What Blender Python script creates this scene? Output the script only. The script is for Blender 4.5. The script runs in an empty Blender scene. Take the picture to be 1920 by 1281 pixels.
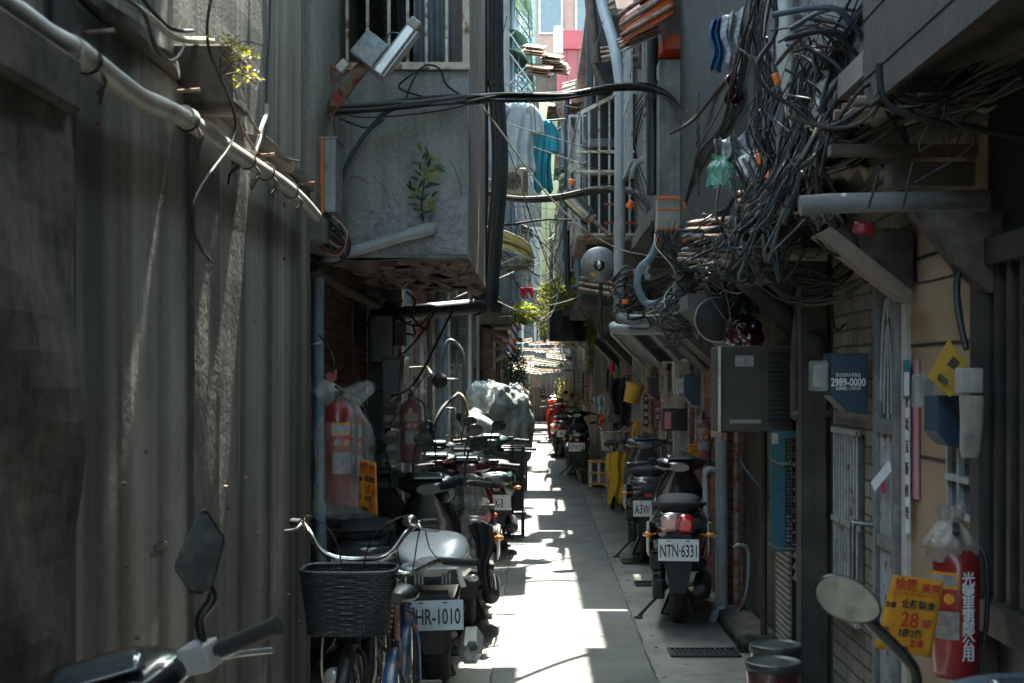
import bpy, bmesh, math, random
from mathutils import Vector, Matrix, Euler, noise as mnoise
R = math.radians
PI = math.pi
rnd = random.Random(7)
scene = bpy.context.scene

# ---------------------------------------------------------------- camera
F = 2666.7; CX = 1006.0; CY = 707.0; EYE = 1.65       # focal length and horizon in photo pixels
cam_d = bpy.data.cameras.new('camera'); cam = bpy.data.objects.new('camera', cam_d)
scene.collection.objects.link(cam); scene.camera = cam
cam.location = (0, 0, EYE); cam.rotation_euler = (R(90), 0, 0)
cam_d.lens = 50; cam_d.sensor_width = 36; cam_d.clip_start = 0.05; cam_d.clip_end = 600
cam_d.shift_x = -(CX-960)/1920; cam_d.shift_y = (CY-640.5)/1920
cam_d.dof.use_dof = True; cam_d.dof.focus_distance = 11.0; cam_d.dof.aperture_fstop = 7.1

# ---------------------------------------------------------------- light
SUN_EL = 65.0; SUN_AZ = 3.0                            # degrees; azimuth from +Y towards +X
w = bpy.data.worlds.new('World'); scene.world = w; w.use_nodes = True
nt = w.node_tree; bg = nt.nodes['Background']
sky = nt.nodes.new('ShaderNodeTexSky'); sky.sky_type = 'NISHITA'; sky.sun_disc = False
sky.sun_elevation = R(SUN_EL); sky.sun_rotation = R(SUN_AZ); sky.dust_density = 2.0; sky.ozone_density = .5
hs = nt.nodes.new('ShaderNodeHueSaturation'); hs.inputs['Saturation'].default_value = .68; nt.links.new(sky.outputs[0], hs.inputs['Color'])
tn = nt.nodes.new('ShaderNodeMix'); tn.data_type = 'RGBA'; tn.blend_type = 'MULTIPLY'; tn.inputs[0].default_value = 1; tn.inputs[7].default_value = (.83, 1, .97, 1)
nt.links.new(hs.outputs[0], tn.inputs[6]); nt.links.new(tn.outputs[2], bg.inputs[0]); bg.inputs[1].default_value = 0.15
sd = bpy.data.lights.new('sun', 'SUN'); so = bpy.data.objects.new('sun', sd)
scene.collection.objects.link(so); sd.energy = 2.6; sd.angle = R(0.5); sd.color = (1.0, 0.955, 0.84)
_d = Vector((math.sin(R(SUN_AZ))*math.cos(R(SUN_EL)), math.cos(R(SUN_AZ))*math.cos(R(SUN_EL)), math.sin(R(SUN_EL))))
so.rotation_euler = _d.to_track_quat('Z', 'Y').to_euler()
scene.view_settings.view_transform = 'Standard'; scene.view_settings.look = 'None'
scene.view_settings.exposure = 3.62; scene.view_settings.gamma = 1.0
scene.render.engine = 'CYCLES'
cy = scene.cycles
cy.max_bounces = 12; cy.diffuse_bounces = 8; cy.glossy_bounces = 3; cy.transparent_max_bounces = 16
cy.transmission_bounces = 4; cy.use_denoising = True; cy.sample_clamp_indirect = 3.0
cy.caustics_reflective = False; cy.caustics_refractive = False

def P(px, py, Y):                                       # photo pixel at distance Y
    return Vector(((px-CX)*Y/F, Y, EYE+(CY-py)*Y/F))
def PX(px, py, X):                                      # photo pixel on the wall plane at X
    return P(px, py, X*F/(px-CX))

# ---------------------------------------------------------------- mesh builder
class MB:
    def __init__(s): s.v = []; s.f = []; s.m = []; s.s = []; s.mi = 0
    def add(s, vs, fs, smooth=False):
        b = len(s.v); s.v += [Vector(v) for v in vs]
        for f in fs: s.f.append([b+i for i in f]); s.m.append(s.mi); s.s.append(smooth)
        return s
    def box(s, x0, x1, y0, y1, z0, z1):
        return s.add([(x0,y0,z0),(x1,y0,z0),(x1,y1,z0),(x0,y1,z0),(x0,y0,z1),(x1,y0,z1),(x1,y1,z1),(x0,y1,z1)],
                     [(3,2,1,0),(4,5,6,7),(0,1,5,4),(1,2,6,5),(2,3,7,6),(3,0,4,7)])
    def obox(s, c, size, rot=None):                     # oriented box
        c = Vector(c); h = Vector(size)/2; M = rot.to_matrix() if hasattr(rot, 'to_matrix') else (rot if rot is not None else Matrix.Identity(3))
        vs = [c+M@Vector((sx*h.x, sy*h.y, sz*h.z)) for sz in (-1,1) for sx, sy in ((-1,-1),(1,-1),(1,1),(-1,1))]
        return s.add(vs, [(3,2,1,0),(4,5,6,7),(0,1,5,4),(1,2,6,5),(2,3,7,6),(3,0,4,7)])
    def ring_loft(s, rings, caps=True, smooth=True, closed=False):
        n = len(rings[0]); vs = [p for r in rings for p in r]; fs = []
        K = len(rings)
        for i in range(K if closed else K-1):
            j = (i+1) % K
            for k in range(n):
                l = (k+1) % n
                fs.append((i*n+k, i*n+l, j*n+l, j*n+k))
        s.add(vs, fs, smooth)
        if caps and not closed:
            s.add(rings[0], [tuple(range(n))[::-1]]); s.add(rings[-1], [tuple(range(n))])
        return s
    def tube(s, pts, r, n=8, smooth_path=True, caps=True, sub=4):
        pts = [Vector(p) for p in pts]
        rad = r if isinstance(r, (list, tuple)) else [r]*len(pts)
        if smooth_path and len(pts) > 2:
            out = []; ro = []
            for i in range(len(pts)-1):
                p0 = pts[max(i-1,0)]; p1 = pts[i]; p2 = pts[i+1]; p3 = pts[min(i+2,len(pts)-1)]
                for k in range(sub):
                    t = k/sub
                    out.append(0.5*((2*p1)+(p2-p0)*t+(2*p0-5*p1+4*p2-p3)*t*t+(3*p1-p0-3*p2+p3)*t**3))
                    ro.append(rad[i]*(1-t)+rad[i+1]*t)
            out.append(pts[-1]); ro.append(rad[-1]); pts = out; rad = ro
        rings = []; up = None
        for i, p in enumerate(pts):
            d = (pts[min(i+1,len(pts)-1)]-pts[max(i-1,0)])
            if d.length < 1e-9: d = Vector((0,0,1))
            d.normalize()
            if up is None:
                a = Vector((0,0,1)) if abs(d.z) < .9 else Vector((1,0,0)); up = (a-d*a.dot(d)).normalized()
            else:
                up = up-d*up.dot(d)
                up = up.normalized() if up.length > 1e-6 else Vector((1,0,0))
            sd_ = d.cross(up)
            rings.append([p+(up*math.cos(2*PI*k/n)+sd_*math.sin(2*PI*k/n))*rad[i] for k in range(n)])
        return s.ring_loft(rings, caps)
    def cyl(s, a, b, r, r2=None, n=16): return s.tube([a, b], [r, r if r2 is None else r2], n, False)
    def lathe(s, prof, c=(0,0,0), rot=None, n=24, smooth=True):   # prof [(r, z)]
        c = Vector(c); M = rot.to_matrix() if rot is not None else Matrix.Identity(3)
        rings = [[c+M@Vector((max(r,1e-4)*math.cos(2*PI*k/n), max(r,1e-4)*math.sin(2*PI*k/n), z)) for k in range(n)] for r, z in prof]
        return s.ring_loft(rings, True, smooth)
    def ell(s, c, size, rot=None, n=14, m=8):
        prof = [(math.sin(PI*i/m), -math.cos(PI*i/m)) for i in range(m+1)]
        c = Vector(c); M = rot.to_matrix() if rot is not None else Matrix.Identity(3)
        rings = [[c+M@Vector((max(r,1e-3)*math.cos(2*PI*k/n)*size[0], max(r,1e-3)*math.sin(2*PI*k/n)*size[1], z*size[2])) for k in range(n)] for r, z in prof]
        return s.ring_loft(rings)
    def torus(s, c, R_, r, axis='X', wx=1.0, N=28, n=10):
        c = Vector(c); rings = []
        for i in range(N):
            a = 2*PI*i/N; ring = []
            for k in range(n):
                b = 2*PI*k/n; rr = R_+r*math.cos(b); h = r*wx*math.sin(b)
                p = Vector((h, rr*math.cos(a), rr*math.sin(a))) if axis == 'X' else (Vector((rr*math.cos(a), h, rr*math.sin(a))) if axis == 'Y' else Vector((rr*math.cos(a), rr*math.sin(a), h)))
                ring.append(c+p)
            rings.append(ring)
        return s.ring_loft(rings, False, True, True)
    def prism(s, poly, d):                              # poly: list of 3D points, d: extrusion vector
        n = len(poly); d = Vector(d); a = [Vector(p) for p in poly]; b = [p+d for p in a]
        s.add(a+b, [tuple(range(n))[::-1], tuple(range(n, 2*n))]+[(i, (i+1) % n, n+(i+1) % n, n+i) for i in range(n)])
        return s
    def grid(s, fn, nu, nv, thick=None, smooth=True):    # fn(u, v) -> point, u, v in 0..1
        vs = [Vector(fn(i/nu, j/nv)) for j in range(nv+1) for i in range(nu+1)]
        q = lambda i, j: j*(nu+1)+i
        fs = [(q(i,j), q(i+1,j), q(i+1,j+1), q(i,j+1)) for j in range(nv) for i in range(nu)]
        if thick is None: return s.add(vs, fs, smooth)
        t = Vector(thick); N = len(vs)
        fs2 = [tuple(N+k for k in f[::-1]) for f in fs]
        for i in range(nu):
            fs2 += [(q(i+1,0), q(i,0), N+q(i,0), N+q(i+1,0)), (q(i,nv), q(i+1,nv), N+q(i+1,nv), N+q(i,nv))]
        for j in range(nv):
            fs2 += [(q(0,j), q(0,j+1), N+q(0,j+1), N+q(0,j)), (q(nu,j+1), q(nu,j), N+q(nu,j), N+q(nu,j+1))]
        return s.add(vs+[v+t for v in vs], fs+fs2, smooth)
    def srings(s, secs, n=20, pw=2.6, smooth=True, axis='Y'):    # superellipse rings: (pos, c_other, c_z, half w, half h)
        rings = []
        for (y, xc, zc, hw, hh) in secs:
            ring = []
            for k in range(n):
                a = 2*PI*k/n; ca = math.cos(a); sa = math.sin(a)
                u = math.copysign(abs(ca)**(2/pw), ca)*hw; v_ = math.copysign(abs(sa)**(2/pw), sa)*hh
                ring.append(Vector((xc+u, y, zc+v_)) if axis == 'Y' else Vector((xc+u, zc+v_, y)))
            rings.append(ring)
        return s.ring_loft(rings, True, smooth)

def mesh_of(name, mb, mats, off=Vector((0,0,0))):
    me = bpy.data.meshes.new(name)
    me.from_pydata([v-off for v in mb.v], [], mb.f)
    for m in (mats if isinstance(mats, (list, tuple)) else [mats]): me.materials.append(m)
    me.polygons.foreach_set('material_index', mb.m); me.polygons.foreach_set('use_smooth', mb.s)
    me.validate(); me.update()
    return me
def tag(o, label=None, cat=None, group=None, kind=None):
    if label: o['label'] = label
    if cat: o['category'] = cat
    if group: o['group'] = group
    if kind: o['kind'] = kind
    return o
def thing(name, label, cat, loc=(0,0,0), rz=0, group=None, rx=0, ry=0):
    o = bpy.data.objects.new(name, None); scene.collection.objects.link(o)
    o.empty_display_size = .1; o.location = loc; o.rotation_euler = (rx, ry, rz)
    return tag(o, label, cat, group)
def bevel(o, wd, seg=2):
    m = o.modifiers.new('bevel', 'BEVEL'); m.width = wd; m.segments = seg; m.limit_method = 'ANGLE'; m.angle_limit = R(40)
    return o
SPLIT = {'batten','bracket','fenders','rails','chain','grouting','wall_bolt','red_bracket','screw','plate_bolts','light_element','tie','stem','bay_front','edge','loose_render','joint','grout_line','nail','collar','end_caps','louvres_','indicator_pair','emblem','rating_label','springs','side_bars','roof_timbers'}
def part(name, mb, mat, parent, bev=0, world=False, label=None, kind=None):
    if name in SPLIT:                                   # one mesh for each loose piece
        n = len(mb.v); up = list(range(n))
        def find(a):
            while up[a] != a: up[a] = up[up[a]]; a = up[a]
            return a
        for f in mb.f:
            r_ = find(f[0])
            for k in f[1:]: up[find(k)] = r_
        key = {}
        for i, v in enumerate(mb.v):                    # weld caps that repeat the same points
            k = (round(v.x,5), round(v.y,5), round(v.z,5))
            if k in key: up[find(i)] = find(key[k])
            else: key[k] = i
        gr = {}
        for fi, f in enumerate(mb.f): gr.setdefault(find(f[0]), []).append(fi)
        if 1 < len(gr) <= 60:
            out = None
            for fs in gr.values():
                q = MB(); mp = {}
                for fi in fs:
                    for k in mb.f[fi]:
                        if k not in mp: mp[k] = len(q.v); q.v.append(mb.v[k].copy())
                    q.f.append([mp[k] for k in mb.f[fi]]); q.m.append(mb.m[fi]); q.s.append(mb.s[fi])
                out = part_(name.rstrip('s') if name.endswith('s') and name != 'chain' else name, q, mat, parent, bev, world, label, kind)
            return out
    return part_(name, mb, mat, parent, bev, world, label, kind)
def part_(name, mb, mat, parent, bev=0, world=False, label=None, kind=None):
    if world:                                           # points given in scene space: bring them under a top-level Empty
        Mi = Matrix.LocRotScale(parent.location, parent.rotation_euler, None).inverted()
        mb.v = [Mi@v for v in mb.v]
    o = bpy.data.objects.new(name, mesh_of(name, mb, mat)); scene.collection.objects.link(o); o.parent = parent
    if bev: bevel(o, bev)
    if label: o['label'] = label
    if kind: o['kind'] = kind
    return o
def single(name, mb, mat, label, cat, group=None, bev=0, kind=None):    # a thing that is one mesh; origin at the middle of its base
    xs = [v.x for v in mb.v]; ys = [v.y for v in mb.v]; zs = [v.z for v in mb.v]
    off = Vector(((min(xs)+max(xs))/2, (min(ys)+max(ys))/2, min(zs)))
    o = bpy.data.objects.new(name, mesh_of(name, mb, mat, off)); scene.collection.objects.link(o); o.location = off
    if bev: bevel(o, bev)
    return tag(o, label, cat, group, kind)
def struct(name, mb, mat, bev=0):
    o = single(name, mb, mat, None, None, bev=bev); o['kind'] = 'structure'; return o
def dup(root, loc, rz=None, label=None):
    r = root.copy(); scene.collection.objects.link(r); r.location = loc
    if rz is not None: r.rotation_euler = (root.rotation_euler.x, root.rotation_euler.y, rz)
    if label: r['label'] = label
    def kids(o, n):
        for ch in [c for c in scene.collection.objects if c.parent == o]:
            c = ch.copy(); scene.collection.objects.link(c); c.parent = n; kids(ch, c)
    kids(root, r); return r

# ---------------------------------------------------------------- materials
MATS = {}
def lin(c): return tuple(((x/255+0.055)/1.055)**2.4 if x/255 > .04045 else x/255/12.92 for x in c)
def pm(name, c1, c2=None, sc=6, rough=.7, metal=0, bump=0.0, streak=0.0, fine=40, sfreq=9, sdet=6, stain=0, transl=0, alpha=1.0, coat=0, spec=.5,
       tile=None, rib=None, rust=0, trans=0, dirt=.25):
    """procedural surface: two colours mixed by a world-space noise, vertical streaks, tiles or ribs, rust spots"""
    if name in MATS: return MATS[name]
    m = bpy.data.materials.new(name); m.use_nodes = True; MATS[name] = m
    t = m.node_tree; N = t.nodes; L = t.links; b = N['Principled BSDF']
    c2 = c2 or tuple(x*.72 for x in c1)
    geo = N.new('ShaderNodeNewGeometry')
    def noise(scale, det=4, vec=None, rg=.6):
        n = N.new('ShaderNodeTexNoise'); n.inputs['Scale'].default_value = scale; n.inputs['Detail'].default_value = det
        n.inputs['Roughness'].default_value = rg; L.new(vec or geo.outputs['Position'], n.inputs['Vector']); return n
    def ramp(src, a, b_):
        r = N.new('ShaderNodeMapRange'); r.inputs[1].default_value = a; r.inputs[2].default_value = b_; L.new(src, r.inputs[0]); return r.outputs[0]
    def mixc(f, A, B, mode='MIX'):
        x = N.new('ShaderNodeMix'); x.data_type = 'RGBA'; x.blend_type = mode
        if isinstance(f, float): x.inputs[0].default_value = f
        else: L.new(f, x.inputs[0])
        for i, q in ((6, A), (7, B)):
            if isinstance(q, tuple): x.inputs[i].default_value = (*q, 1)
            else: L.new(q, x.inputs[i])
        return x.outputs[2]
    col = mixc(ramp(noise(sc).outputs[0], .35, .65), tuple(c1), tuple(c2))
    nf = noise(fine, 3)
    col = mixc(dirt, col, mixc(ramp(nf.outputs[0], .3, .7), (.25,.25,.25), (1,1,1)), 'MULTIPLY')
    h = nf.outputs[0]
    if streak:
        mp = N.new('ShaderNodeMapping'); mp.inputs['Scale'].default_value = (sfreq, sfreq, .35*sfreq/9); L.new(geo.outputs['Position'], mp.inputs[0])
        s1 = noise(1.0, sdet, mp.outputs[0], .7 if sdet > 4 else .5)
        col = mixc(float(streak), col, mixc(ramp(s1.outputs[0], .36, .62), (.13,.135,.14), (1.15,1.12,1.05)), 'MULTIPLY')
    if streak > .7:                                     # brown runs and pale lime runs
        mp2 = N.new('ShaderNodeMapping'); mp2.inputs['Scale'].default_value = (7, 7, .22); mp2.inputs['Location'].default_value = (3, 5, 1); L.new(geo.outputs['Position'], mp2.inputs[0])
        s3 = noise(1.0, 5, mp2.outputs[0], .65); col = mixc(ramp(s3.outputs[0], .60, .74), col, (.16,.085,.04))
        mp3 = N.new('ShaderNodeMapping'); mp3.inputs['Scale'].default_value = (16, 16, .5); mp3.inputs['Location'].default_value = (9, 2, 4); L.new(geo.outputs['Position'], mp3.inputs[0])
        s4 = noise(1.0, 5, mp3.outputs[0], .6); col = mixc(ramp(s4.outputs[0], .64, .80), col, (.42,.41,.37))
    if stain:
        s5 = noise(1.1, 7, None, .72); col = mixc(ramp(s5.outputs[0], .50, .66), col, mixc(float(stain), col, (.03,.028,.025)))
        s6 = noise(55, 2); col = mixc(ramp(s6.outputs[0], .70, .74), col, (.05,.048,.045))
    if rust:
        s2 = noise(14, 5)
        col = mixc(ramp(s2.outputs[0], .62-rust*.25, .70-rust*.2), col, (.16,.055,.02))
    if tile:                                            # (plane, tile width, tile height, gap, gap colour)
        pl, tw, th, gap, gc = tile
        sx = N.new('ShaderNodeSeparateXYZ'); L.new(geo.outputs['Position'], sx.inputs[0])
        cb = N.new('ShaderNodeCombineXYZ'); L.new(sx.outputs['Y' if pl == 'X' else 'X'], cb.inputs[0]); L.new(sx.outputs['Y' if pl == 'Z' else 'Z'], cb.inputs[1])
        wob = noise(3, 2); wv = N.new('ShaderNodeVectorMath'); wv.operation = 'MULTIPLY_ADD'
        wv.inputs[1].default_value = (.015,.015,0); L.new(wob.outputs['Color'], wv.inputs[0]); L.new(cb.outputs[0], wv.inputs[2])
        br = N.new('ShaderNodeTexBrick'); br.inputs['Scale'].default_value = 1.0; br.inputs['Brick Width'].default_value = tw; br.inputs['Row Height'].default_value = th
        br.inputs['Mortar Size'].default_value = gap; br.inputs['Color1'].default_value = (1,1,1,1); br.inputs['Color2'].default_value = (.62,.62,.62,1); br.inputs['Mortar'].default_value = (*gc,1)
        L.new(wv.outputs[0], br.inputs['Vector']); col = mixc(1.0, col, br.outputs[0], 'MULTIPLY'); h = br.outputs[1]
        inv = N.new('ShaderNodeMath'); inv.operation = 'SUBTRACT'; inv.inputs[0].default_value = 1; L.new(h, inv.inputs[1]); h = inv.outputs[0]
    if rib:                                             # (axis, spacing, groove tone); colour darkened along the grooves
        ax, spc, dk = rib
        sx = N.new('ShaderNodeSeparateXYZ'); L.new(geo.outputs['Position'], sx.inputs[0])
        q = N.new('ShaderNodeMath'); q.operation = 'MULTIPLY'; q.inputs[1].default_value = 2*PI/spc; L.new(sx.outputs[ax], q.inputs[0])
        q2 = N.new('ShaderNodeMath'); q2.operation = 'SINE'; L.new(q.outputs[0], q2.inputs[0])
        h = ramp(q2.outputs[0], -1, -.4)
        col = mixc(ramp(q2.outputs[0], -1, -.75), mixc(1.0, col, (dk,dk,dk), 'MULTIPLY'), col)
    L.new(col, b.inputs['Base Color'])
    rr = N.new('ShaderNodeMapRange'); rr.inputs[3].default_value = max(rough-.12, .02); rr.inputs[4].default_value = min(rough+.15, 1)
    L.new(noise(sc*2.3).outputs[0], rr.inputs[0]); L.new(rr.outputs[0], b.inputs['Roughness'])
    b.inputs['Metallic'].default_value = metal; b.inputs['Alpha'].default_value = alpha
    b.inputs['Specular IOR Level'].default_value = spec; b.inputs['Coat Weight'].default_value = coat
    if coat: b.inputs['Coat Roughness'].default_value = .08
    if trans: b.inputs['Transmission Weight'].default_value = trans
    if transl:                                          # thin sheets and leaves let sunlight through
        tb = N.new('ShaderNodeBsdfTranslucent'); L.new(col, tb.inputs[0]); ms = N.new('ShaderNodeMixShader'); ms.inputs[0].default_value = transl
        L.new(b.outputs[0], ms.inputs[1]); L.new(tb.outputs[0], ms.inputs[2]); L.new(ms.outputs[0], N['Material Output'].inputs['Surface'])
    if bump:
        bp = N.new('ShaderNodeBump'); bp.inputs['Strength'].default_value = min(bump, 1); bp.inputs['Distance'].default_value = .004*max(1, bump)
        L.new(h, bp.inputs['Height']); L.new(bp.outputs[0], b.inputs['Normal'])
    return m
def plastic_film(name, col, op, rough=.18):
    if name in MATS: return MATS[name]
    m = bpy.data.materials.new(name); m.use_nodes = True; MATS[name] = m
    t = m.node_tree; N = t.nodes; L = t.links; b = N['Principled BSDF']
    b.inputs['Base Color'].default_value = (*col, 1); b.inputs['Roughness'].default_value = rough; b.inputs['Specular IOR Level'].default_value = .9
    tr = N.new('ShaderNodeBsdfTransparent'); mx = N.new('ShaderNodeMixShader')
    n = N.new('ShaderNodeTexNoise'); n.inputs['Scale'].default_value = 9; n.inputs['Detail'].default_value = 5
    g = N.new('ShaderNodeNewGeometry'); L.new(g.outputs['Position'], n.inputs['Vector'])
    mr = N.new('ShaderNodeMapRange'); mr.inputs[1].default_value = .35; mr.inputs[2].default_value = .75; mr.inputs[3].default_value = op*.6; mr.inputs[4].default_value = min(op*1.7, 1)
    L.new(n.outputs[0], mr.inputs[0]); L.new(mr.outputs[0], mx.inputs[0]); L.new(tr.outputs[0], mx.inputs[1]); L.new(b.outputs[0], mx.inputs[2])
    L.new(mx.outputs[0], N['Material Output'].inputs['Surface'])
    bp = N.new('ShaderNodeBump'); bp.inputs['Strength'].default_value = .8; bp.inputs['Distance'].default_value = .02
    n2 = N.new('ShaderNodeTexNoise'); n2.inputs['Scale'].default_value = 16; n2.inputs['Detail'].default_value = 3; n2.inputs['Distortion'].default_value = 1.5
    L.new(g.outputs['Position'], n2.inputs['Vector']); L.new(n2.outputs[0], bp.inputs['Height']); L.new(bp.outputs[0], b.inputs['Normal'])
    return m

asphalt = pm('asphalt', (.21,.208,.20), (.155,.155,.15), 1.5, .8, bump=.8, fine=160, spec=.4, stain=.45, dirt=.5)
concrete = pm('pavement_concrete', (.28,.265,.235), (.18,.17,.15), 1.8, .75, bump=.4, fine=70, spec=.4, stain=.55, dirt=.4)
wall_plaster = pm('stained_plaster', (.26,.262,.25), (.165,.168,.16), 1.2, .85, bump=.4, streak=.9, fine=30, sfreq=4, sdet=4)
wall_upper = pm('weathered_boards', (.37,.37,.34), (.24,.245,.235), 2.0, .85, bump=.6, streak=.8, fine=60)
rough_conc = pm('rough_concrete', (.15,.125,.10), (.035,.032,.03), 4, .95, bump=1.0, fine=18, dirt=.6)
brown_conc = pm('brown_mortar', (.14,.125,.11), (.085,.08,.072), 4, .95, bump=.8, fine=30, dirt=.5)
balc = pm('balcony_render', (.36,.36,.345), (.26,.26,.25), 2.2, .88, bump=.5, streak=.35, fine=45, dirt=.4)
soffit_m = pm('spalled_concrete', (.30,.24,.19), (.05,.045,.04), 9, .98, bump=2.0, fine=24, dirt=.7)
brick = pm('old_brick', (.20,.12,.095), (.14,.09,.075), 5, .9, bump=.5, tile=('X', .21, .065, .008, (.32,.3,.28)))
pinktile = pm('pink_tile', (.62,.31,.26), (.52,.26,.22), 3, .5, bump=.4, tile=('X', .24, .12, .007, (.12,.1,.1)), dirt=.15)
greytile = pm('grey_tile', (.58,.60,.59), (.45,.47,.46), 3, .5, bump=.4, tile=('X', .11, .055, .005, (.35,.35,.35)), dirt=.2)
whitebrick = pm('whitewashed_brick', (.40,.35,.29), (.27,.23,.19), 4, .85, bump=.9, tile=('X', .23, .075, .006, (.28,.26,.23)), dirt=.35)
ribtile = pm('ribbed_cream_tile', (.40,.28,.17), (.33,.23,.14), 3, .6, bump=.5, rib=('Y', .022, .55), dirt=.15)
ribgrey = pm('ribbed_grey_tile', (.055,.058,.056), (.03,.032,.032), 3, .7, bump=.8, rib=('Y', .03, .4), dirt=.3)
render_w = pm('pale_render', (.66,.66,.63), (.50,.51,.50), 1.5, .85, bump=.3, streak=.45)
render_g = pm('grey_render', (.19,.19,.185), (.11,.11,.11), 1.7, .88, bump=.4, streak=.5)
render_b = pm('brown_render', (.13,.105,.085), (.07,.058,.05), 1.7, .88, bump=.4, streak=.5)
render_t = pm('teal_render', (.20,.30,.30), (.15,.22,.22), 1.7, .8, bump=.3, streak=.4)
darkm = pm('dark_metal', (.035,.037,.04), (.02,.02,.022), 8, .45, .3, bump=.1)
blackpipe = pm('black_pipe', (.022,.027,.032), (.014,.017,.02), 5, .5)
black = pm('black_plastic', (.018,.018,.02), (.012,.012,.013), 10, .38, dirt=.1)
blackm = pm('matt_black_plastic', (.03,.03,.032), (.02,.02,.022), 10, .7)
gloss_black = pm('gloss_black_paint', (.012,.013,.016), (.01,.01,.012), 6, .22, coat=.5, dirt=.2)
rubber = pm('tyre_rubber', (.022,.022,.022), (.035,.033,.03), 12, .85, bump=.3)
chrome = pm('chrome', (.60,.60,.58), (.32,.29,.25), 24, .22, 1.0, dirt=.4)
steel = pm('stainless_steel', (.42,.42,.41), (.26,.26,.25), 10, .28, 1.0, dirt=.25)
galv = pm('galvanised', (.30,.32,.325), (.20,.21,.215), 9, .5, .5, dirt=.4)
rusty = pm('rusty_steel', (.23,.15,.11), (.32,.27,.23), 12, .8, .2, bump=.5, rust=.5)
cream_iron = pm('rusty_cream_iron', (.62,.55,.44), (.45,.37,.28), 9, .6, rust=.35, bump=.2)
grey_iron = pm('grey_iron', (.40,.42,.42), (.3,.3,.29), 9, .55, rust=.2)
pvc = pm('grey_pvc', (.34,.37,.385), (.27,.29,.3), 4, .42, streak=.2)
pvc_l = pm('pale_pvc', (.52,.50,.46), (.40,.38,.34), 4, .4, streak=.25)
pvc_bl = pm('blue_grey_pvc', (.20,.29,.34), (.15,.21,.25), 4, .45, streak=.2)
cable_k = pm('black_cable', (.014,.016,.017), (.022,.022,.022), 9, .6, spec=.3)
cable_g = pm('grey_cable', (.11,.105,.098), (.06,.058,.054), 9, .65, spec=.3)
cable_w = pm('white_cable', (.55,.52,.46), (.38,.35,.3), 9, .5)
cable_b = pm('blue_cable', (.035,.06,.085), (.025,.04,.055), 9, .5)
cable_t = pm('brown_cable', (.085,.068,.055), (.05,.04,.032), 9, .7, spec=.3)
orange = pm('orange_tag', (.85,.20,.03), (.7,.16,.03), 8, .6)
orange_corr = pm('orange_sheet', (.75,.14,.025), (.5,.09,.02), 3, .35, rust=.15, transl=.5)
yellow_p = pm('yellow_paper', (.72,.30,.015), (.60,.24,.012), 9, .85, dirt=.35)
ink_r = pm('red_ink', (.55,.03,.02), None, 5, .7, dirt=0.0)
ink_k = pm('black_ink', (.035,.03,.025), None, 5, .7, dirt=0.0)
white_ink = pm('white_ink', (.8,.8,.78), None, 5, .7, dirt=.1)
red_ext = pm('extinguisher_red', (.26,.016,.016), (.17,.012,.012), 4, .35, coat=.3, dirt=.15)
white_paint = pm('white_paint', (.68,.69,.68), (.50,.51,.50), 4, .3, coat=.3, dirt=.15)
plate_w = pm('plate_white', (.74,.76,.75), (.66,.68,.68), 6, .4, dirt=.15)
red_lens = pm('red_lens', (.8,.015,.03), (.7,.012,.025), 20, .15, coat=1, spec=.8)
clear_lens = pm('clear_lens', (.55,.52,.50), (.35,.33,.32), 25, .12, coat=1, spec=.8)
pink_lens = pm('pink_lens', (.72,.38,.34), (.65,.3,.28), 25, .15, coat=1)
amber_lens = pm('amber_lens', (.8,.25,.03), None, 20, .2, coat=1)
mirror_m = pm('mirror_glass', (.17,.185,.185), (.09,.1,.1), 9, .25, 1.0, dirt=.4)
label_m = pm('faded_label', (.34,.32,.29), (.22,.21,.19), 30, .8, dirt=.4)
glassy = pm('dusty_glass', (.06,.075,.08), (.04,.05,.05), 4, .12, spec=.9)
silver = pm('silver_paint', (.50,.50,.49), (.42,.42,.41), 5, .3, .6, coat=.3)
maroon = pm('maroon_paint', (.075,.012,.018), (.05,.01,.014), 5, .25, coat=.7)
teal_paint = pm('teal_paint', (.02,.14,.17), (.015,.10,.12), 5, .4)
blue_box = pm('blue_box_paint', (.014,.05,.085), (.01,.035,.06), 4, .5, dirt=.3)
blue_paint = pm('blue_paint', (.015,.07,.17), (.01,.04,.10), 9, .4, rust=.4, dirt=.4)
green_paint = pm('green_paint', (.014,.055,.047), (.01,.035,.03), 5, .35)
red_paint = pm('red_paint', (.34,.025,.03), (.25,.018,.022), 5, .35)
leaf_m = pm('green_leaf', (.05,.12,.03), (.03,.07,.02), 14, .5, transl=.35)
leaf_y = pm('yellow_lit_leaf', (.42,.38,.05), (.25,.28,.04), 14, .5, transl=.5)  # yellow leaves; on lit plants this colour stands in for sunlight
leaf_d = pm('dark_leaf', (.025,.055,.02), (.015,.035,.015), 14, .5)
bark = pm('bark', (.12,.085,.06), (.07,.05,.04), 14, .9)
wood = pm('weathered_wood', (.42,.24,.11), (.25,.13,.06), 9, .8, bump=.5, dirt=.5)
yellow_cloth = pm('yellow_raincoat', (.70,.40,.02), (.55,.30,.015), 4, .5)
teal_cloth = pm('teal_cloth', (.01,.20,.26), (.008,.14,.19), 5, .8)
white_cloth = pm('white_cloth', (.42,.46,.47), (.30,.33,.34), 5, .85)
blue_cloth = pm('blue_cloth', (.02,.10,.24), (.015,.07,.16), 5, .8)
grey_cloth = pm('striped_grey_cloth', (.36,.36,.38), (.22,.22,.24), 5, .9, rib=('Z', .035, .5))
red_cloth = pm('red_cloth', (.65,.015,.04), (.45,.01,.03), 5, .7)
black_cloth = pm('black_cloth', (.02,.022,.028), (.012,.012,.015), 5, .9)
cream_cloth = pm('cream_canvas', (.52,.49,.43), (.42,.39,.34), 5, .9)
acw = pm('aged_white_casing', (.40,.37,.32), (.28,.26,.22), 4, .55, streak=.3)
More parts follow.
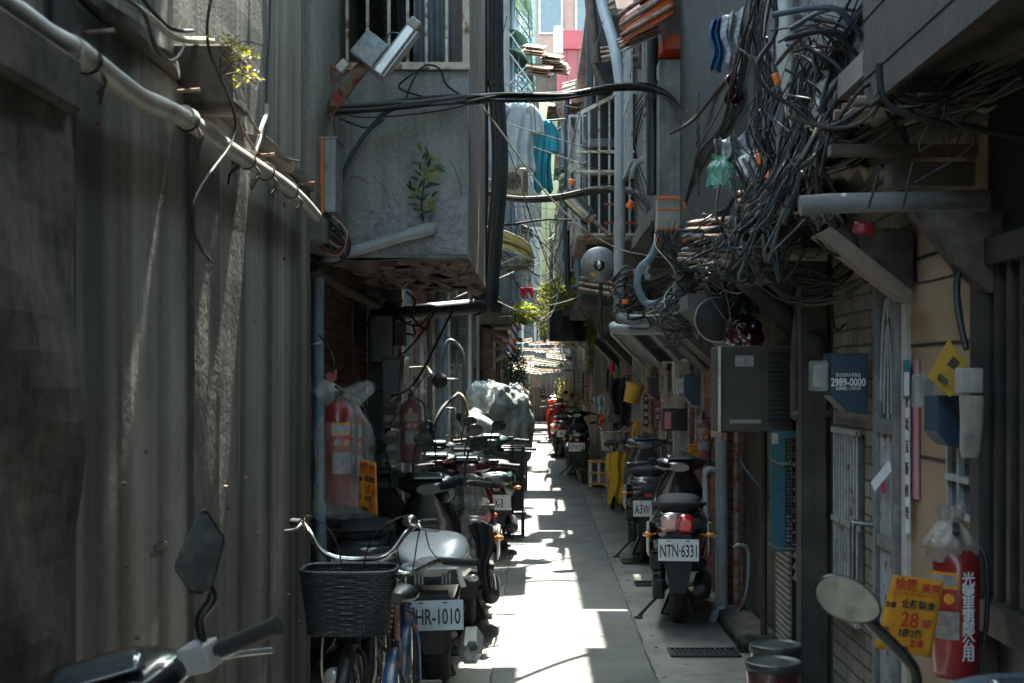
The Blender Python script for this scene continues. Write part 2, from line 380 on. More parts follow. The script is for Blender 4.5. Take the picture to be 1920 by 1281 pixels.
acb = pm('brown_grey_casing', (.065,.052,.043), (.04,.033,.028), 4, .7, streak=.3)
green_corr = pm('pale_green_fibreglass', (.40,.52,.40), (.28,.36,.28), 3, .45, dirt=.35, transl=.5)
beige_corr = pm('dirty_cream_sheet', (.50,.47,.40), (.34,.30,.25), 3, .6, streak=.3, transl=.15)
olive_corr = pm('olive_fibreglass', (.30,.30,.18), (.2,.2,.13), 3, .5, transl=.5)
zinc = pm('weathered_zinc', (.35,.35,.34), (.2,.19,.18), 3, .5, .5, rust=.25)
pinkw = pm('salmon_render', (.36,.22,.165), (.28,.17,.13), 2, .8)
redw = pm('red_metal_cladding', (.25,.04,.045), (.21,.034,.04), 2, .5, rib=('X', .45, .5))
yelw = pm('yellow_metal_cladding', (.42,.39,.20), (.34,.31,.16), 2, .5, rib=('X', .5, .6))
tealw = pm('pale_teal_cladding', (.20,.33,.30), (.16,.27,.25), 2, .5, rib=('Z', .28, .6))
fence_m = pm('fence_sheet', (.50,.39,.32), (.36,.29,.24), 2, .7, streak=.6, rib=('X', .16, .55))
pink_p = pm('pink_plastic', (.62,.20,.24), (.5,.16,.2), 4, .45)
yellow_pl = pm('yellow_plastic', (.75,.42,.05), (.6,.33,.04), 4, .45)
film = plastic_film('clear_film', (.62,.68,.68), .13, .10)
film2 = plastic_film('milky_film', (.60,.65,.63), .62, .3)
meter_glass = plastic_film('meter_cover', (.45,.5,.5), .3, .08)

# ---------------------------------------------------------------- lettering
def lettering(text, size, M, mat, parent, name='lettering', ext=.0006, off=0.0, world=False, sx=1.0, label=None, fit=None):
    cu = bpy.data.curves.new('t', 'FONT'); cu.body = text; cu.size = size; cu.extrude = ext; cu.offset = off
    cu.align_x = 'CENTER'; cu.align_y = 'CENTER'; cu.resolution_u = 3; cu.space_line = .86
    ob = bpy.data.objects.new('t', cu); scene.collection.objects.link(ob)
    bpy.context.view_layer.update()
    me = bpy.data.meshes.new_from_object(ob.evaluated_get(bpy.context.evaluated_depsgraph_get()))
    bpy.data.objects.remove(ob); bpy.data.curves.remove(cu)
    if fit: xs = [v.co.x for v in me.vertices]; sx = fit/(max(xs)-min(xs)); me.transform(Matrix.Translation((-(max(xs)+min(xs))/2, 0, 0)))
    me.transform(M@Matrix.Diagonal((sx, 1, 1, 1)))
    if world: me.transform(Matrix.LocRotScale(parent.location, parent.rotation_euler, None).inverted())
    me.materials.clear(); me.materials.append(mat)
    o = bpy.data.objects.new(name, me); scene.collection.objects.link(o); o.parent = parent
    if label: o['label'] = label
    return o
def frame(o, xdir, ydir):                               # matrix whose x, y axes run along a surface
    x = Vector(xdir).normalized(); z = x.cross(Vector(ydir)).normalized(); y = z.cross(x)
    M = Matrix((x, y, z)).transposed().to_4x4(); M.translation = Vector(o); return M
# ================================================================ the setting
g = MB(); g.add([(-60,-15,0),(60,-15,0),(60,140,0),(-60,140,0)], [(0,1,2,3)]); struct('ground', g, concrete)
g = MB()                                                # the asphalt strip with its ragged edges
NA = 150; L_ = []; R_ = []
for i in range(NA+1):
    y = 2+ (52.6-2)*(i/NA)**1.6
    L_.append((-.245+.006*math.sin(i*1.9)+rnd.uniform(-.006,.006), y, .004)); R_.append((.655+.007*math.sin(i*1.3)+rnd.uniform(-.008,.008), y, .004))
g.add(L_+R_, [(i, NA+1+i, NA+2+i, i+1) for i in range(NA)]); struct('road', g, asphalt)
g = MB()                                                # seams across the lane
for y, a, b in ((9.02,-.9,.66),(14.3,-.24,.65),(20.2,-.24,.65)):
    pts = [(a+(b-a)*k/12, y+rnd.uniform(-.008,.008), .0075) for k in range(13)]
    g.add([Vector(p)+Vector((0,-.006,0)) for p in pts]+[Vector(p)+Vector((0,.006,0)) for p in pts], [(k,k+1,14+k,13+k) for k in range(12)])
for X_ in (.655, -.245):                                # broken line where asphalt meets the concrete gutter
    pts = [(X_+rnd.uniform(-.006,.006), 3+.16*k, .0078) for k in range(310)]; wd_ = [rnd.uniform(.001,.009) for _ in pts]
    g.add([Vector(p)+Vector((-w_,0,0)) for p, w_ in zip(pts, wd_)]+[Vector(p)+Vector((w_,0,0)) for p, w_ in zip(pts, wd_)], [(k,310+k,311+k,k+1) for k in range(309)])
for (x, y, n_) in ((.1,9.8,14),(.45,11.4,12),(-.1,13.6,12),(.9,9.6,10),(.95,12.6,9),(.3,16,14)):      # cracks
    pts = [Vector((x,y,.0078))]; a = rnd.uniform(-.5,.5)
    for k in range(n_): a += rnd.uniform(-.7,.7); pts.append(pts[-1]+Vector((math.cos(a)*.05,math.sin(a)*.08,0)))
    g.add([p+Vector((0,-.0025,0)) for p in pts]+[p+Vector((0,.0025,0)) for p in pts], [(k,k+1,n_+2+k,n_+1+k) for k in range(n_)])
struct('pavement_joints', g, blackm)
for i, (x0, x1, y0, y1, lb) in enumerate(((.79,1.21,8.36,8.62,'long iron drain grate across the right pavement near the barrels'),
      (.78,1.05,11.2,11.45,'small iron drain grate beside the nearest right scooter'),
      (.76,1.02,12.5,12.85,'dark drain cover between the two parked right scooters'),
      (-.52,-.38,8.4,8.65,'small grate in the left kerb by the white scooter'))):
    g = MB(); g.box(x0,x1,y0,y0+.02,.003,.012); g.box(x0,x1,y1-.02,y1,.003,.012); g.box(x0,x0+.02,y0+.02,y1-.02,.003,.012); g.box(x1-.02,x1,y0+.02,y1-.02,.003,.012)
    k = x0+.04
    while k < x1-.03: g.box(k,k+.012,y0+.02,y1-.02,.003,.011); k += .03
    g.mi = 1; g.add([(x0,y0,.0025),(x1,y0,.0025),(x1,y1,.0025),(x0,y1,.0025)], [(0,1,2,3)])
    single('drain_grate', g, [darkm, black], lb, 'drain grate', 'drain grates in the pavement')

# ================================================================ vehicles
def wheel(par, c, Ro, tw, name='wheel', steer=0, spokes=0, disc=True, rimm=None):
    t = MB(); t.torus((0,0,0), Ro-tw*.5, tw*.5, 'X', 1.05, 36, 12)
    for k in range(44):                                 # tread blocks
        a = 2*PI*k/44; u = Vector((0, math.cos(a), math.sin(a)))
        for sx in (-1,1):
            t.obox(Vector((sx*tw*.22,0,0))+u*(Ro+.0005), (tw*.2,.009,.005), Euler((a+PI/2, 0, sx*.5)))
    M = Matrix.Translation(c)@Matrix.Rotation(steer,4,'Z')
    t.v = [M@v for v in t.v]; o = part(name, t, rubber, par)
    r = MB(); ri = Ro-tw*.85
    r.torus((0,0,0), ri, .010, 'X', max(1,tw*3.2), 30, 8)
    r.tube([(-tw*.45,0,0),(tw*.45,0,0)], .028, 12, False)
    if spokes:
        for k in range(spokes):
            a = 2*PI*k/spokes; r.tube([(.02 if k%2 else -.02,.02*math.cos(a+.6),.02*math.sin(a+.6)),(0,ri*math.cos(a),ri*math.sin(a))], .0013, 4, False)
    else:
        for k in range(5):
            a = 2*PI*k/5+.3; r.obox((0,ri*.52*math.cos(a),ri*.52*math.sin(a)), (.03,ri,.022), Euler((a,0,0)))
        if disc: r.torus((tw*.42,0,0), .075, .012, 'X', .25, 24, 6)
    r.v = [M@v for v in r.v]; part('rim', r, rimm or galv, o)
    return o

def scooter(label, loc, yaw=0, lean=0, body=gloss_black, trim=None, seatm=blackm, plate=None, plate_sz=(.26,.14), sharp=False,
            split_lens=False, wide=1.0, mirrors=(1,1), stand=-1, psize=.088, plate_z=.50, steer=0, mshape='oval', headm=None, frontm=None, plate_m=None, category='scooter', group='scooters and motorcycles parked along the alley', clip=None):
    t = thing('scooter', label, category, loc, yaw, group, ry=lean)
    tw = .105*wide
    wheel(t, (0,0,.235), .235, tw, 'rear_wheel'); wheel(t, (0,1.22,.235), .235, .095, 'front_wheel', steer)
    b = MB()
    if sharp:
        b.srings([(-.46,0,.735,.075,.02),(-.42,0,.69,.15,.045),(-.3,0,.68,.185,.075),(-.12,0,.67,.215,.105),(.1,0,.63,.185,.14),(.4,0,.56,.17,.15),(.58,0,.45,.15,.12)], 24, 2.3)
    else:
        b.srings([(-.44,0,.68,.07,.04),(-.42,0,.68,.135,.085),(-.33,0,.67,.175,.115),(-.15,0,.655,.198,.14),(.1,0,.62,.195,.17),(.35,0,.56,.18,.17),(.52,0,.48,.165,.15),(.58,0,.42,.14,.10)], 24, 2.6)
    part('body', b, body, t)
    if trim:
        for sx in (-1,1):
            q = MB(); q.grid(lambda u,v: (sx*(.185+.022*math.sin(PI*u)+.002), -.4+.75*u, .66+.045*(1-v)-.17*v*(1-u*.5)*1.0-.06*u), 12, 4, (sx*.008,0,0))
            part('side_panel', q, trim, t)
    s_ = MB()
    if sharp:
        s_.srings([(-.02,0,.75,.06,.03),(.05,0,.755,.11,.05),(.3,0,.75,.13,.05),(.5,0,.74,.10,.05),(.56,0,.73,.05,.02)], 22, 2.5)
        cw = MB(); cw.srings([(-.43,0,.715,.10,.012),(-.37,0,.74,.17,.045),(-.2,0,.755,.20,.065),(-.05,0,.77,.19,.07),(.06,0,.775,.12,.05)], 22, 2.4); part('seat_cowl', cw, body, t)
        cw = MB(); cw.srings([(-.43,0,.698,.10,.012),(-.38,0,.70,.165,.02),(-.1,0,.70,.20,.02)], 22, 2.4); part('cowl_stripe', cw, black, t)
    else: s_.srings([(-.36,0,.80,.06,.02),(-.33,0,.805,.115,.045),(-.15,0,.825,.145,.055),(.05,0,.81,.15,.055),(.12,0,.79,.15,.05),(.3,0,.785,.145,.05),(.48,0,.77,.11,.05),(.56,0,.755,.06,.025)], 22, 2.5); part('seat', s_, seatm, t)
    q = MB(); gz = -.09 if sharp else 0
    if not sharp: q.tube([(-.15,-.05,.79),(-.17,-.25,.82),(-.13,-.40,.83),(0,-.46,.835),(.13,-.40,.83),(.17,-.25,.82),(.15,-.05,.79)], .013, 8); part('grab_rail', q, blackm, t)
    q = MB()
    q = MB(); q.box(-.17,.17,.5,1.0,.27,.33); q.box(-.19,.19,.42,.62,.31,.36); part('floorboard', q, blackm, t, .015)
    q = MB(); q.srings([(.29,0,1.0,.17,.05),(.45,0,1.03,.20,.055),(.62,0,1.06,.21,.06),(.78,0,1.04,.19,.06),(.92,0,1.0,.12,.055),(.98,0,.99,.08,.05)], 20, 2.8, axis='Z'); part('leg_shield', q, frontm or body, t)
    q = MB()
    q.grid(lambda u,v: ((v-.5)*.15, 1.22+math.cos(R(20+150*u))*.275, .235+math.sin(R(20+150*u))*(.275-.02*abs(v-.5)*2)), 14, 4, (0,0,.006)); part('front_fender', q, body, t)
    q = MB()
    for sx in (-1,1): q.tube([(sx*.075,1.22,.235),(sx*.07,1.12,.52)], .017, 8, False)
    part('fork', q, silver, t)
    h = MB(); h.srings([(.84,0,.985,.07,.03),(.88,0,1.0,.15,.045),(.96,0,1.01,.19,.06),(1.04,0,1.0,.17,.07),(1.1,0,.97,.11,.06),(1.13,0,.95,.05,.03)], 22, 2.3)
    hs = part('headset', h, frontm or body, t)
    if headm:
        q = MB(); q.grid(lambda u,v: ((u-.5)*.34, .885+.012*v+.09*(2*u-1)**2, 1.035+.02*v-.05*(2*u-1)**2), 16, 3, (0,0,.006)); part('cowl_trim', q, silver, hs)
    q = MB(); q.grid(lambda u,v: ((u-.5)*.2*(1-.3*v), .86+.14*v, 1.036+.03*math.sin(PI*v)+.008), 8, 5, (0,0,.008)); part('dashboard', q, glassy, hs)
    q = MB(); q.ell((0,1.10,.965), (.085,.035,.045)); part('headlight', q, clear_lens, hs)
    gk = .05 if mshape == 'kite' else 0
    for sx in (-1,1):
        q = MB(); q.tube([(sx*.17,.97,1.01),(sx*.26,.94,1.01+.4*gk),(sx*.36,.89,1.0+gk)], .012, 8); q.tube([(sx*.25,.945,1.01+.3*gk),(sx*.365,.888,1.0+gk)], .019, 10, False); q.tube([(sx*.365,.888,1.0+gk),(sx*.385,.878,.998+gk*1.1)], .021, 10, False); part('grip', q, blackm, t)
        q = MB(); q.tube([(sx*.21,.99,1.0),(sx*.28,1.0,.995),(sx*.36,.955,.99)], .007, 6); part('brake_lever', q, silver, t)
        q = MB(); q.obox((sx*.205,.955,1.02), (.05,.055,.05) if not headm else (.07,.075,.06), Euler((0,0,-sx*.4))); sb = part('switch_box', q, headm or black, t, .006)
        if headm: q = MB(); q.obox((sx*.205,.945,1.053), (.022,.022,.01), Euler((0,0,-sx*.4))); part('switch', q, white_paint, sb, .003)
        if mirrors[0 if sx < 0 else 1]:
            c = Vector((sx*.30,.915,1.245)); rot = Euler((R(8), 0, sx*R(12)))
            if mshape == 'kite': c = Vector((sx*.262,.925,1.245)); rot = Euler((0, R(2), R(6)))
            if mshape == 'long': c = Vector((sx*.36,.93,1.235)); rot = Euler((0, R(24), R(-14)))
            q = MB(); q.tube([(sx*.22,.955,1.035),(sx*.225,.945,1.10),c+Vector((-sx*(.0 if mshape == 'kite' else .055),.02,-.05 if mshape != 'kite' else -.11)),c+Vector((-sx*(.0 if mshape=='kite' else .03),.02,-.02 if mshape != 'kite' else -.07))], .0065 if mshape == 'oval' else [.009,.011,.012,.008], 8); st = part('mirror_stem', q, black, t)
            mh = MB()
            if mshape == 'long': prof = [(math.cos(2*PI*k/24)*.066*(1+.10*math.cos(2*PI*k/24)), math.sin(2*PI*k/24)*.040) for k in range(24)]
            elif mshape == 'kite': prof = [(-.038,-.082),(-.004,-.092),(.006,-.088),(.056,.008),(.057,.022),(.034,.083),(.024,.091),(.014,.086),(-.056,-.012),(-.058,-.026)]
            else: prof = [(math.cos(2*PI*k/20)*.062*(1+.12*math.sin(2*PI*k/20)), math.sin(2*PI*k/20)*.046) for k in range(20)]
            if mshape == 'kite': prof = [(x, y) for x, y in prof]
            Mr = rot.to_matrix(); ring = lambda k_, d: [c+Mr@Vector((x*k_, d, y*k_)) for x, y in prof]
            mh.ring_loft([ring(.35,.03),ring(.8,.022),ring(1,.006),ring(1,-.004),ring(.93,-.004)]); mo = part('mirror_housing', mh, gloss_black, t)
            mg = MB(); rr = ring(.92,-.006); mg.add(rr, [tuple(range(len(rr)))]); part('mirror_glass', mg, mirror_m, mo)
    # tail
    tl = MB()
    if sharp:
        tl.prism([(-.115,-.435,.68),(.115,-.435,.68),(.135,-.40,.60),(-.135,-.40,.60)][::-1], (0,.03,0)); ts = part('tail_light', tl, glassy, t, .004)
        q = MB()
        for sx in (-1,1):
            for k in range(3): q.box(sx*(.05+.018*k)-.005, sx*(.05+.018*k)+.005, -.449, -.441, .612, .665)
            for k in range(-1,2): q.box(k*.014-.004, k*.014+.004, -.449,-.441,.603,.608)
        part('light_element', q, galv, ts)
        q = MB()
        fr = [(-.135,-.425,.70),(.135,-.425,.70),(.17,-.385,.59),(.14,-.39,.585),(.118,-.43,.685),(-.118,-.43,.685),(-.14,-.39,.585),(-.17,-.385,.59)]
        q.prism(fr, (0,-.03,.0)); part('tail_surround', q, body, t, .004)
    else:
        q = MB(); q.srings([(-.465,0,.70,.06,.025),(-.455,0,.70,.11,.045),(-.43,0,.70,.145,.058),(-.38,0,.70,.165,.062),(-.3,0,.70,.188,.05)], 20, 2.2); ts = part('tail_light', q, glassy, t)
        if split_lens:
            q = MB(); q.srings([(-.474,.045,.70,.036,.034),(-.464,.045,.70,.046,.052),(-.432,.045,.70,.055,.066)], 16, 3); part('red_lens', q, red_lens, ts)
            q = MB(); q.srings([(-.472,-.055,.705,.036,.03),(-.463,-.055,.705,.05,.044),(-.432,-.055,.705,.064,.056)], 16, 3.5); part('pink_lens', q, pink_lens, ts)
        q = MB(); q.box(-.035,.035,-.452,-.438,.60,.628); part('reflector', q, red_lens, t, .002)
    pw, ph = plate_sz
    q = MB(); q.box(-pw/2,pw/2,-.4795,-.475,plate_z-ph/2,plate_z+ph/2); pl = part('number_plate', q, plate_m or plate_w, t, .001)
    if plate:
        lettering(plate, psize*1.3, frame((0,-.4805,plate_z-.010), (1,0,0), (0,0,1)), ink_k, pl, off=.0015, fit=pw*.9 if len(plate) > 4 else pw*.11*len(plate))
        q = MB()
        for sx in (-1,1): q.obox((sx*.06,-.481,plate_z+ph/2-.012),(.022,.004,.006))
        part('plate_bolts', q, darkm, pl)
    q = MB(); q.prism([(-.085,-.47,plate_z+.09),(.085,-.47,plate_z+.09),(.09,-.46,plate_z-.1),(.05,-.44,.255),(-.05,-.44,.255),(-.09,-.46,plate_z-.1)][::-1], (0,.02,0)); q.box(-.08,.08,-.47,-.3,plate_z+.02,plate_z+.1); part('mudguard', q, blackm, t, .004)
    # drive unit, damper, exhaust, stand
    q = MB(); q.obox((-.135,.08,.27), (.085,.5,.15), Euler((R(6),0,0))); q.obox((-.15,-.02,.42), (.09,.26,.12)); q.obox((-.10,.22,.40),(.12,.2,.14)); part('engine_case', q, darkm, t, .02)
    q = MB(); pts = [Vector((-.13+.026*math.cos(k*.7),-.12+.026*math.sin(k*.7),.30+.0032*k)) for k in range(84)]; q.tube(pts, .0055, 6, False); q.cyl((-.13,-.12,.25),(-.13,-.1,.62),.011); part('shock_absorber', q, galv, t)
    q = MB()
    if sharp: q.lathe([(.035,-.2),(.062,-.19),(.062,.12),(.035,.2)], (.2,-.12,.25), Euler((R(-84),0,R(-4))), 6, False)
    else: q.lathe([(.0,-.26),(.045,-.26),(.058,-.24),(.06,.1),(.03,.2)], (.16,-.02,.27), Euler((R(-84),0,R(-2))), 16)
    q.tube([(.12,.15,.25),(.06,.35,.2),(0,.4,.25)], .018, 8); ex = part('exhaust', q, darkm if not sharp else silver, t)
    if sharp:
        q = MB(); q.lathe([(.036,0),(.036,.02),(.024,.02),(.02,0)], (.2,-.325,.272), Euler((R(96),0,0)), 6, False); part('exhaust_tip', q, galv, ex)
    q = MB(); q.tube([(stand*.08,.25,.2),(stand*.2,.16,.09),(stand*.27,.1,.02)], [.012,.011,.013], 8, False); q.obox((stand*.275,.1,.01),(.06,.045,.012)); q.tube([(-.06,.3,.15),(-.12,.2,.02)],.01,6,False); q.tube([(.06,.3,.15),(.12,.2,.02)],.01,6,False); q.tube([(-.12,.2,.02),(.12,.2,.02)],.009,6,False); part('stand', q, darkm, t)
    for sx in (-1,1):
        q = MB(); q.tube([(sx*.12,-.36,.64),(sx*.17,-.40,.63)], .006, 6, False); q.ell((sx*.20,-.41,.632),(.032,.018,.018)) ; part('indicator', q, amber_lens if not sharp else clear_lens, t)
    return t

def bicycle(label, loc, yaw=0, lean=0, fr=black, basket=None, saddle=True, lamp=False, bars='cruiser', bell=False, wr=.30, barm=chrome, group='bicycles in the alley', post=chrome):
    t = thing('bicycle', label, 'bicycle', loc, yaw, group, ry=lean)
    wheel(t, (0,0,wr), wr, .04, 'rear_wheel', 0, 28, False, chrome); wheel(t, (0,.98,wr), wr, .04, 'front_wheel', 0, 28, False, chrome)
    bb = (0,.40,.27); st = (0,.22,.62); hd = (0,.80,.66)
    q = MB(); q.tube([bb, st], .016, 10, False); q.tube([(0,.83,.58),(0,.62,.38),bb], .02, 10); q.tube([st,(0,.10,.45),(0.0,0,wr)], .009, 8)
    for sx in (-1,1): q.tube([bb,(sx*.05,.1,wr),(sx*.055,0,wr)], .009, 8); q.tube([(0,.25,.55),(sx*.05,.08,.42),(sx*.055,0,wr)], .007, 8)
    q.tube([(0,.84,.55),(0,.79,.72)], .019, 10, False); part('frame', q, fr, t)
    q = MB()
    for sx in (-1,1): q.tube([(0,.84,.60),(sx*.045,.86,.53),(sx*.05,.98,wr)], .011, 8)
    part('fork', q, fr, t)
    q = MB()
    for yc, a0, a1 in ((0,20,200),(.98,-10,150)):
        q.grid(lambda u,v: ((v-.5)*.05, yc-math.cos(R(a0+(a1-a0)*u))*(-1)*(wr+.03), wr+math.sin(R(a0+(a1-a0)*u))*(wr+.03-.012*abs(v-.5)*2)), 18, 3, (0,0,.002))
    part('fenders', q, fr, t)
    q = MB(); q.tube([(0,.79,.72),(0,.785,.93 if bars == 'cruiser' else .80)], .013, 8, False)
    if bars == 'cruiser':
        hb = [(-.28,.58,1.055),(-.235,.66,1.06),(-.19,.75,1.03),(-.12,.79,.95),(0,.79,.93),(.12,.79,.95),(.19,.75,1.03),(.235,.66,1.06),(.28,.58,1.055)]
    else: hb = [(-.28,.70,.86),(-.15,.76,.86),(0,.78,.80),(.15,.76,.86),(.28,.70,.86)]
    q.tube(hb, .012, 12); ho = part('handlebar', q, barm, t)
    for sx in (-1,1):
        e = Vector(hb[0 if sx < 0 else -1]); e2 = Vector(hb[1 if sx < 0 else -2]); e3 = e2+(e2-e)*.0
        q = MB(); q.tube([e+(e-e2)*.25, e+(e2-e)*.9], .0165, 12, False); part('grip', q, blackm, t)
        q = MB(); q.tube([e2+Vector((0,.03,0)), e2+Vector((sx*.02,.05,-.02)), e+Vector((sx*.03,.05,-.03))], .006, 6); part('brake_lever', q, silver, t)
        q = MB(); q.tube([e2, e2+Vector((-sx*.05,.12,.04)),(sx*.06,.90,1.0),(0,.88,.6)], .003, 5); part('brake_cable', q, cable_k, t)
    if bell:
        q = MB(); q.lathe([(.0,.03),(.018,.028),(.03,.014),(.032,0),(.028,-.012),(.01,-.016)], (-.205,.72,1.07), None, 20); part('bell', q, chrome, t)
    if saddle:
        q = MB(); q.tube([st,(0,.17,.78)], .0125, 10, False); part('seat_post', q, post, t)
        q = MB(); q.srings([(-.02,0,.82,.04,.02),(.02,0,.825,.085,.035),(.08,0,.825,.095,.04),(.14,0,.82,.07,.035),(.2,0,.815,.04,.026),(.27,0,.812,.024,.02),(.30,0,.81,.012,.01)], 20, 2.2); sd_ = part('saddle', q, black, t)
        q = MB()
        for sx in (-.05,.05):
            pts = [Vector((sx+.014*math.cos(k*.9),.05+.014*math.sin(k*.9),.755+.0022*k)) for k in range(24)]; q.tube(pts, .003, 5, False)
        part('springs', q, darkm, sd_)
    q = MB()
    for sx, a in ((1,.8),(-1,.8+PI)):
        q.tube([(sx*.04,.40,.27),(sx*.07,.40+.16*math.cos(a),.27+.16*math.sin(a))], .009, 8, False)
    q.torus((.035,.40,.27), .075, .006, 'X', .5, 24, 6); part('crank', q, steel, t)
    for sx, a in ((1,.8),(-1,.8+PI)):
        c = Vector((sx*.12,.40+.16*math.cos(a),.27+.16*math.sin(a)))
        q = MB(); q.box(c.x-.045,c.x+.045,c.y-.03,c.y+.03,c.z-.011,c.z+.011); pd = part('pedal', q, blackm, t, .003)
        for s2 in (-1,1):
            q = MB(); q.box(c.x-.03,c.x+.03,c.y+s2*.032-.002,c.y+s2*.032+.002,c.z-.007,c.z+.007); part('pedal_reflector', q, amber_lens, pd)
    if lamp:
        q = MB(); q.lathe([(.015,-.05),(.034,-.02),(.038,.01)], (.07,.95,.50), Euler((R(-90),0,0)), 18); lo = part('headlamp', q, chrome, t)
        q = MB(); q.ell((.07,.962,.50), (.036,.012,.036)); part('lamp_lens', q, clear_lens, lo)
    if basket:
        bk = MB(); zc = .685; hB = .235; n = 44; x0, x1, y0, y1 = -.175,.175,.86,1.12
        def rr(z, k):
            f = .84+.16*z; a = 2*PI*k/n; ca = math.cos(a); sa = math.sin(a)
            return Vector((math.copysign(abs(ca)**.45, ca)*.178*f, .99+math.copysign(abs(sa)**.45, sa)*.135*f, zc+hB*z))
        for j in range(24):
            z = j/23; off = .0025 if j % 2 else -.0025
            pts = [rr(z, k)*1.0+((Vector((rr(z,k).x, rr(z,k).y-.99, 0)).normalized())*(off if k % 2 else -off)) for k in range(n+1)]
            bk.tube(pts, .0046 if j < 23 else .009, 5, False, False)
        for k in range(0, n): bk.tube([rr(0,k), rr(.5,k), rr(1,k)], .003, 4, False)
        bk.box(-.145,.145,.885,1.095,zc-.004,zc)
        part('basket', bk, basket, t)
        q = MB()
        for sx in (-1,1): q.tube([(sx*.10,1.0,zc-.004),(sx*.10,1.03,.52),(sx*.06,1.02,.42),(sx*.06,.98,wr)], .0045, 6)
        part('basket_stay', q, cream_iron, t)
    q = MB(); q.tube([(-.05,.0,wr),(-.12,-.03,.012)], .007, 6, False); part('kickstand', q, steel, t)
    return t

# ================================================================ street goods
def extinguisher(label, loc, r=.075, h=.46, yaw=0, bag='clear', text=None):
    """fire extinguisher; loc = bottom centre, its printed face towards -Y turned by yaw"""
    t = thing('fire_extinguisher', label, 'fire extinguisher', loc, yaw, 'fire extinguishers hung along the walls')
    q = MB(); q.lathe([(r*.5,0),(r*.9,.004),(r,.02),(r,h*.83),(r*.93,h*.88),(r*.7,h*.94),(r*.3,h*.98),(r*.3,h)], (0,0,0), None, 28); part('cylinder', q, red_ext, t)
    q = MB(); q.cyl((0,0,h),(0,0,h+.035),r*.25); q.obox((0,-.03,h+.045),(.022,.11,.012),Euler((R(14),0,0))); q.obox((0,-.03,h+.02),(.018,.10,.008),Euler((R(-18),0,0))); part('valve_handle', q, black, t, .002)
    q = MB(); q.tube([(r*.3,0,h+.01),(r*1.2,-.01,h*.9),(r*1.3,-.01,h*.5),(r*1.15,-.01,h*.25)], .008, 8); part('hose', q, black, t)
    def patch(x0, x1, z0, z1, m, nm, e=.0012):
        if text: x0 -= .04; x1 -= .04
        q = MB(); q.grid(lambda u,v: ((r+e)*math.sin((x0+(x1-x0)*u)/r), -(r+e)*math.cos((x0+(x1-x0)*u)/r), z0+(z1-z0)*v), 10, 1); return part(nm, q, m, t)
    lb = patch(-.05,.045,h*.52,h*.78,yellow_p,'sticker'); patch(-.05,.045,h*.52,h*.66,red_paint,'sticker',.0018)
    patch(-.045,.04,h*.68,h*.76,label_m,'sticker',.002)
    for x, m in ((-.022,label_m),(.02,yellow_p)):
        q = MB(); n = 18; c = []; 
        for k in range(n): 
            a = 2*PI*k/n; u = (x-(.04 if text else 0)+.016*math.cos(a)); c.append(((r+.0026)*math.sin(u/r), -(r+.0026)*math.cos(u/r), h*.59+.016*math.sin(a)))
        q.add(c, [tuple(range(n))]); part('sticker', q, m, t)
    patch(-.045,.05,h*.30,h*.50,label_m,'label'); 
    for k in range(5): patch(-.038,.03+.01*(k%2),h*(.33+.032*k),h*(.34+.032*k),galv,'label_line',.002)
    if text: lettering('\n'.join(text), h*.105, frame((r*.52,-r*.90,h*.46),(1,.55,0),(0,0,1)), white_ink, t, off=.0006)
    return t
def film_bag(label, c, r, h, mat=None, seed=0, top=.35, flare=.6, cat='plastic bag', group='plastic bags over the extinguishers', flat=1.0, rot=0, lean=0):
    """crumpled plastic bag draped over something, gathered near the top; c = bottom centre"""
    rn = random.Random(seed); ph = [rn.uniform(0,6.3) for _ in range(6)]; q = MB(); nu, nv = 48, 26
    def f(u, v):
        a = 2*PI*u
        if v < 1-top: rad = r*(1.12+.05*math.sin(9*v+ph[0]))
        else:
            w_ = (v-(1-top))/top; rad = r*(1.12*(1-w_)**.7*(.7)+.36+flare*w_**2*1.0) if w_ < .95 else r*(.36+flare)
            rad = r*(1.12+( .42-1.12)*min(1,w_*1.6)**1.3 + flare*max(0,w_-.55)/.45)
        fold = 1+.07*math.sin(7*a+ph[1]+5*v)+.05*math.sin(13*a+ph[2]-9*v)+.04*math.sin(23*a+ph[3]+17*v)
        if v > .55: fold += .14*(v-.55)*math.sin(5*a+ph[4])+.16*(v-.55)*math.sin(11*a+ph[5])
        x = rad*fold*math.cos(a+rot); y = rad*fold*math.sin(a+rot)*flat
        return (c[0]+x+lean*v*v, c[1]+y, c[2]+h*v*(1+.03*math.sin(4*a+ph[2])))
    q.grid(f, nu, nv)
    return single('plastic_bag', q, mat or film, label, cat, group)

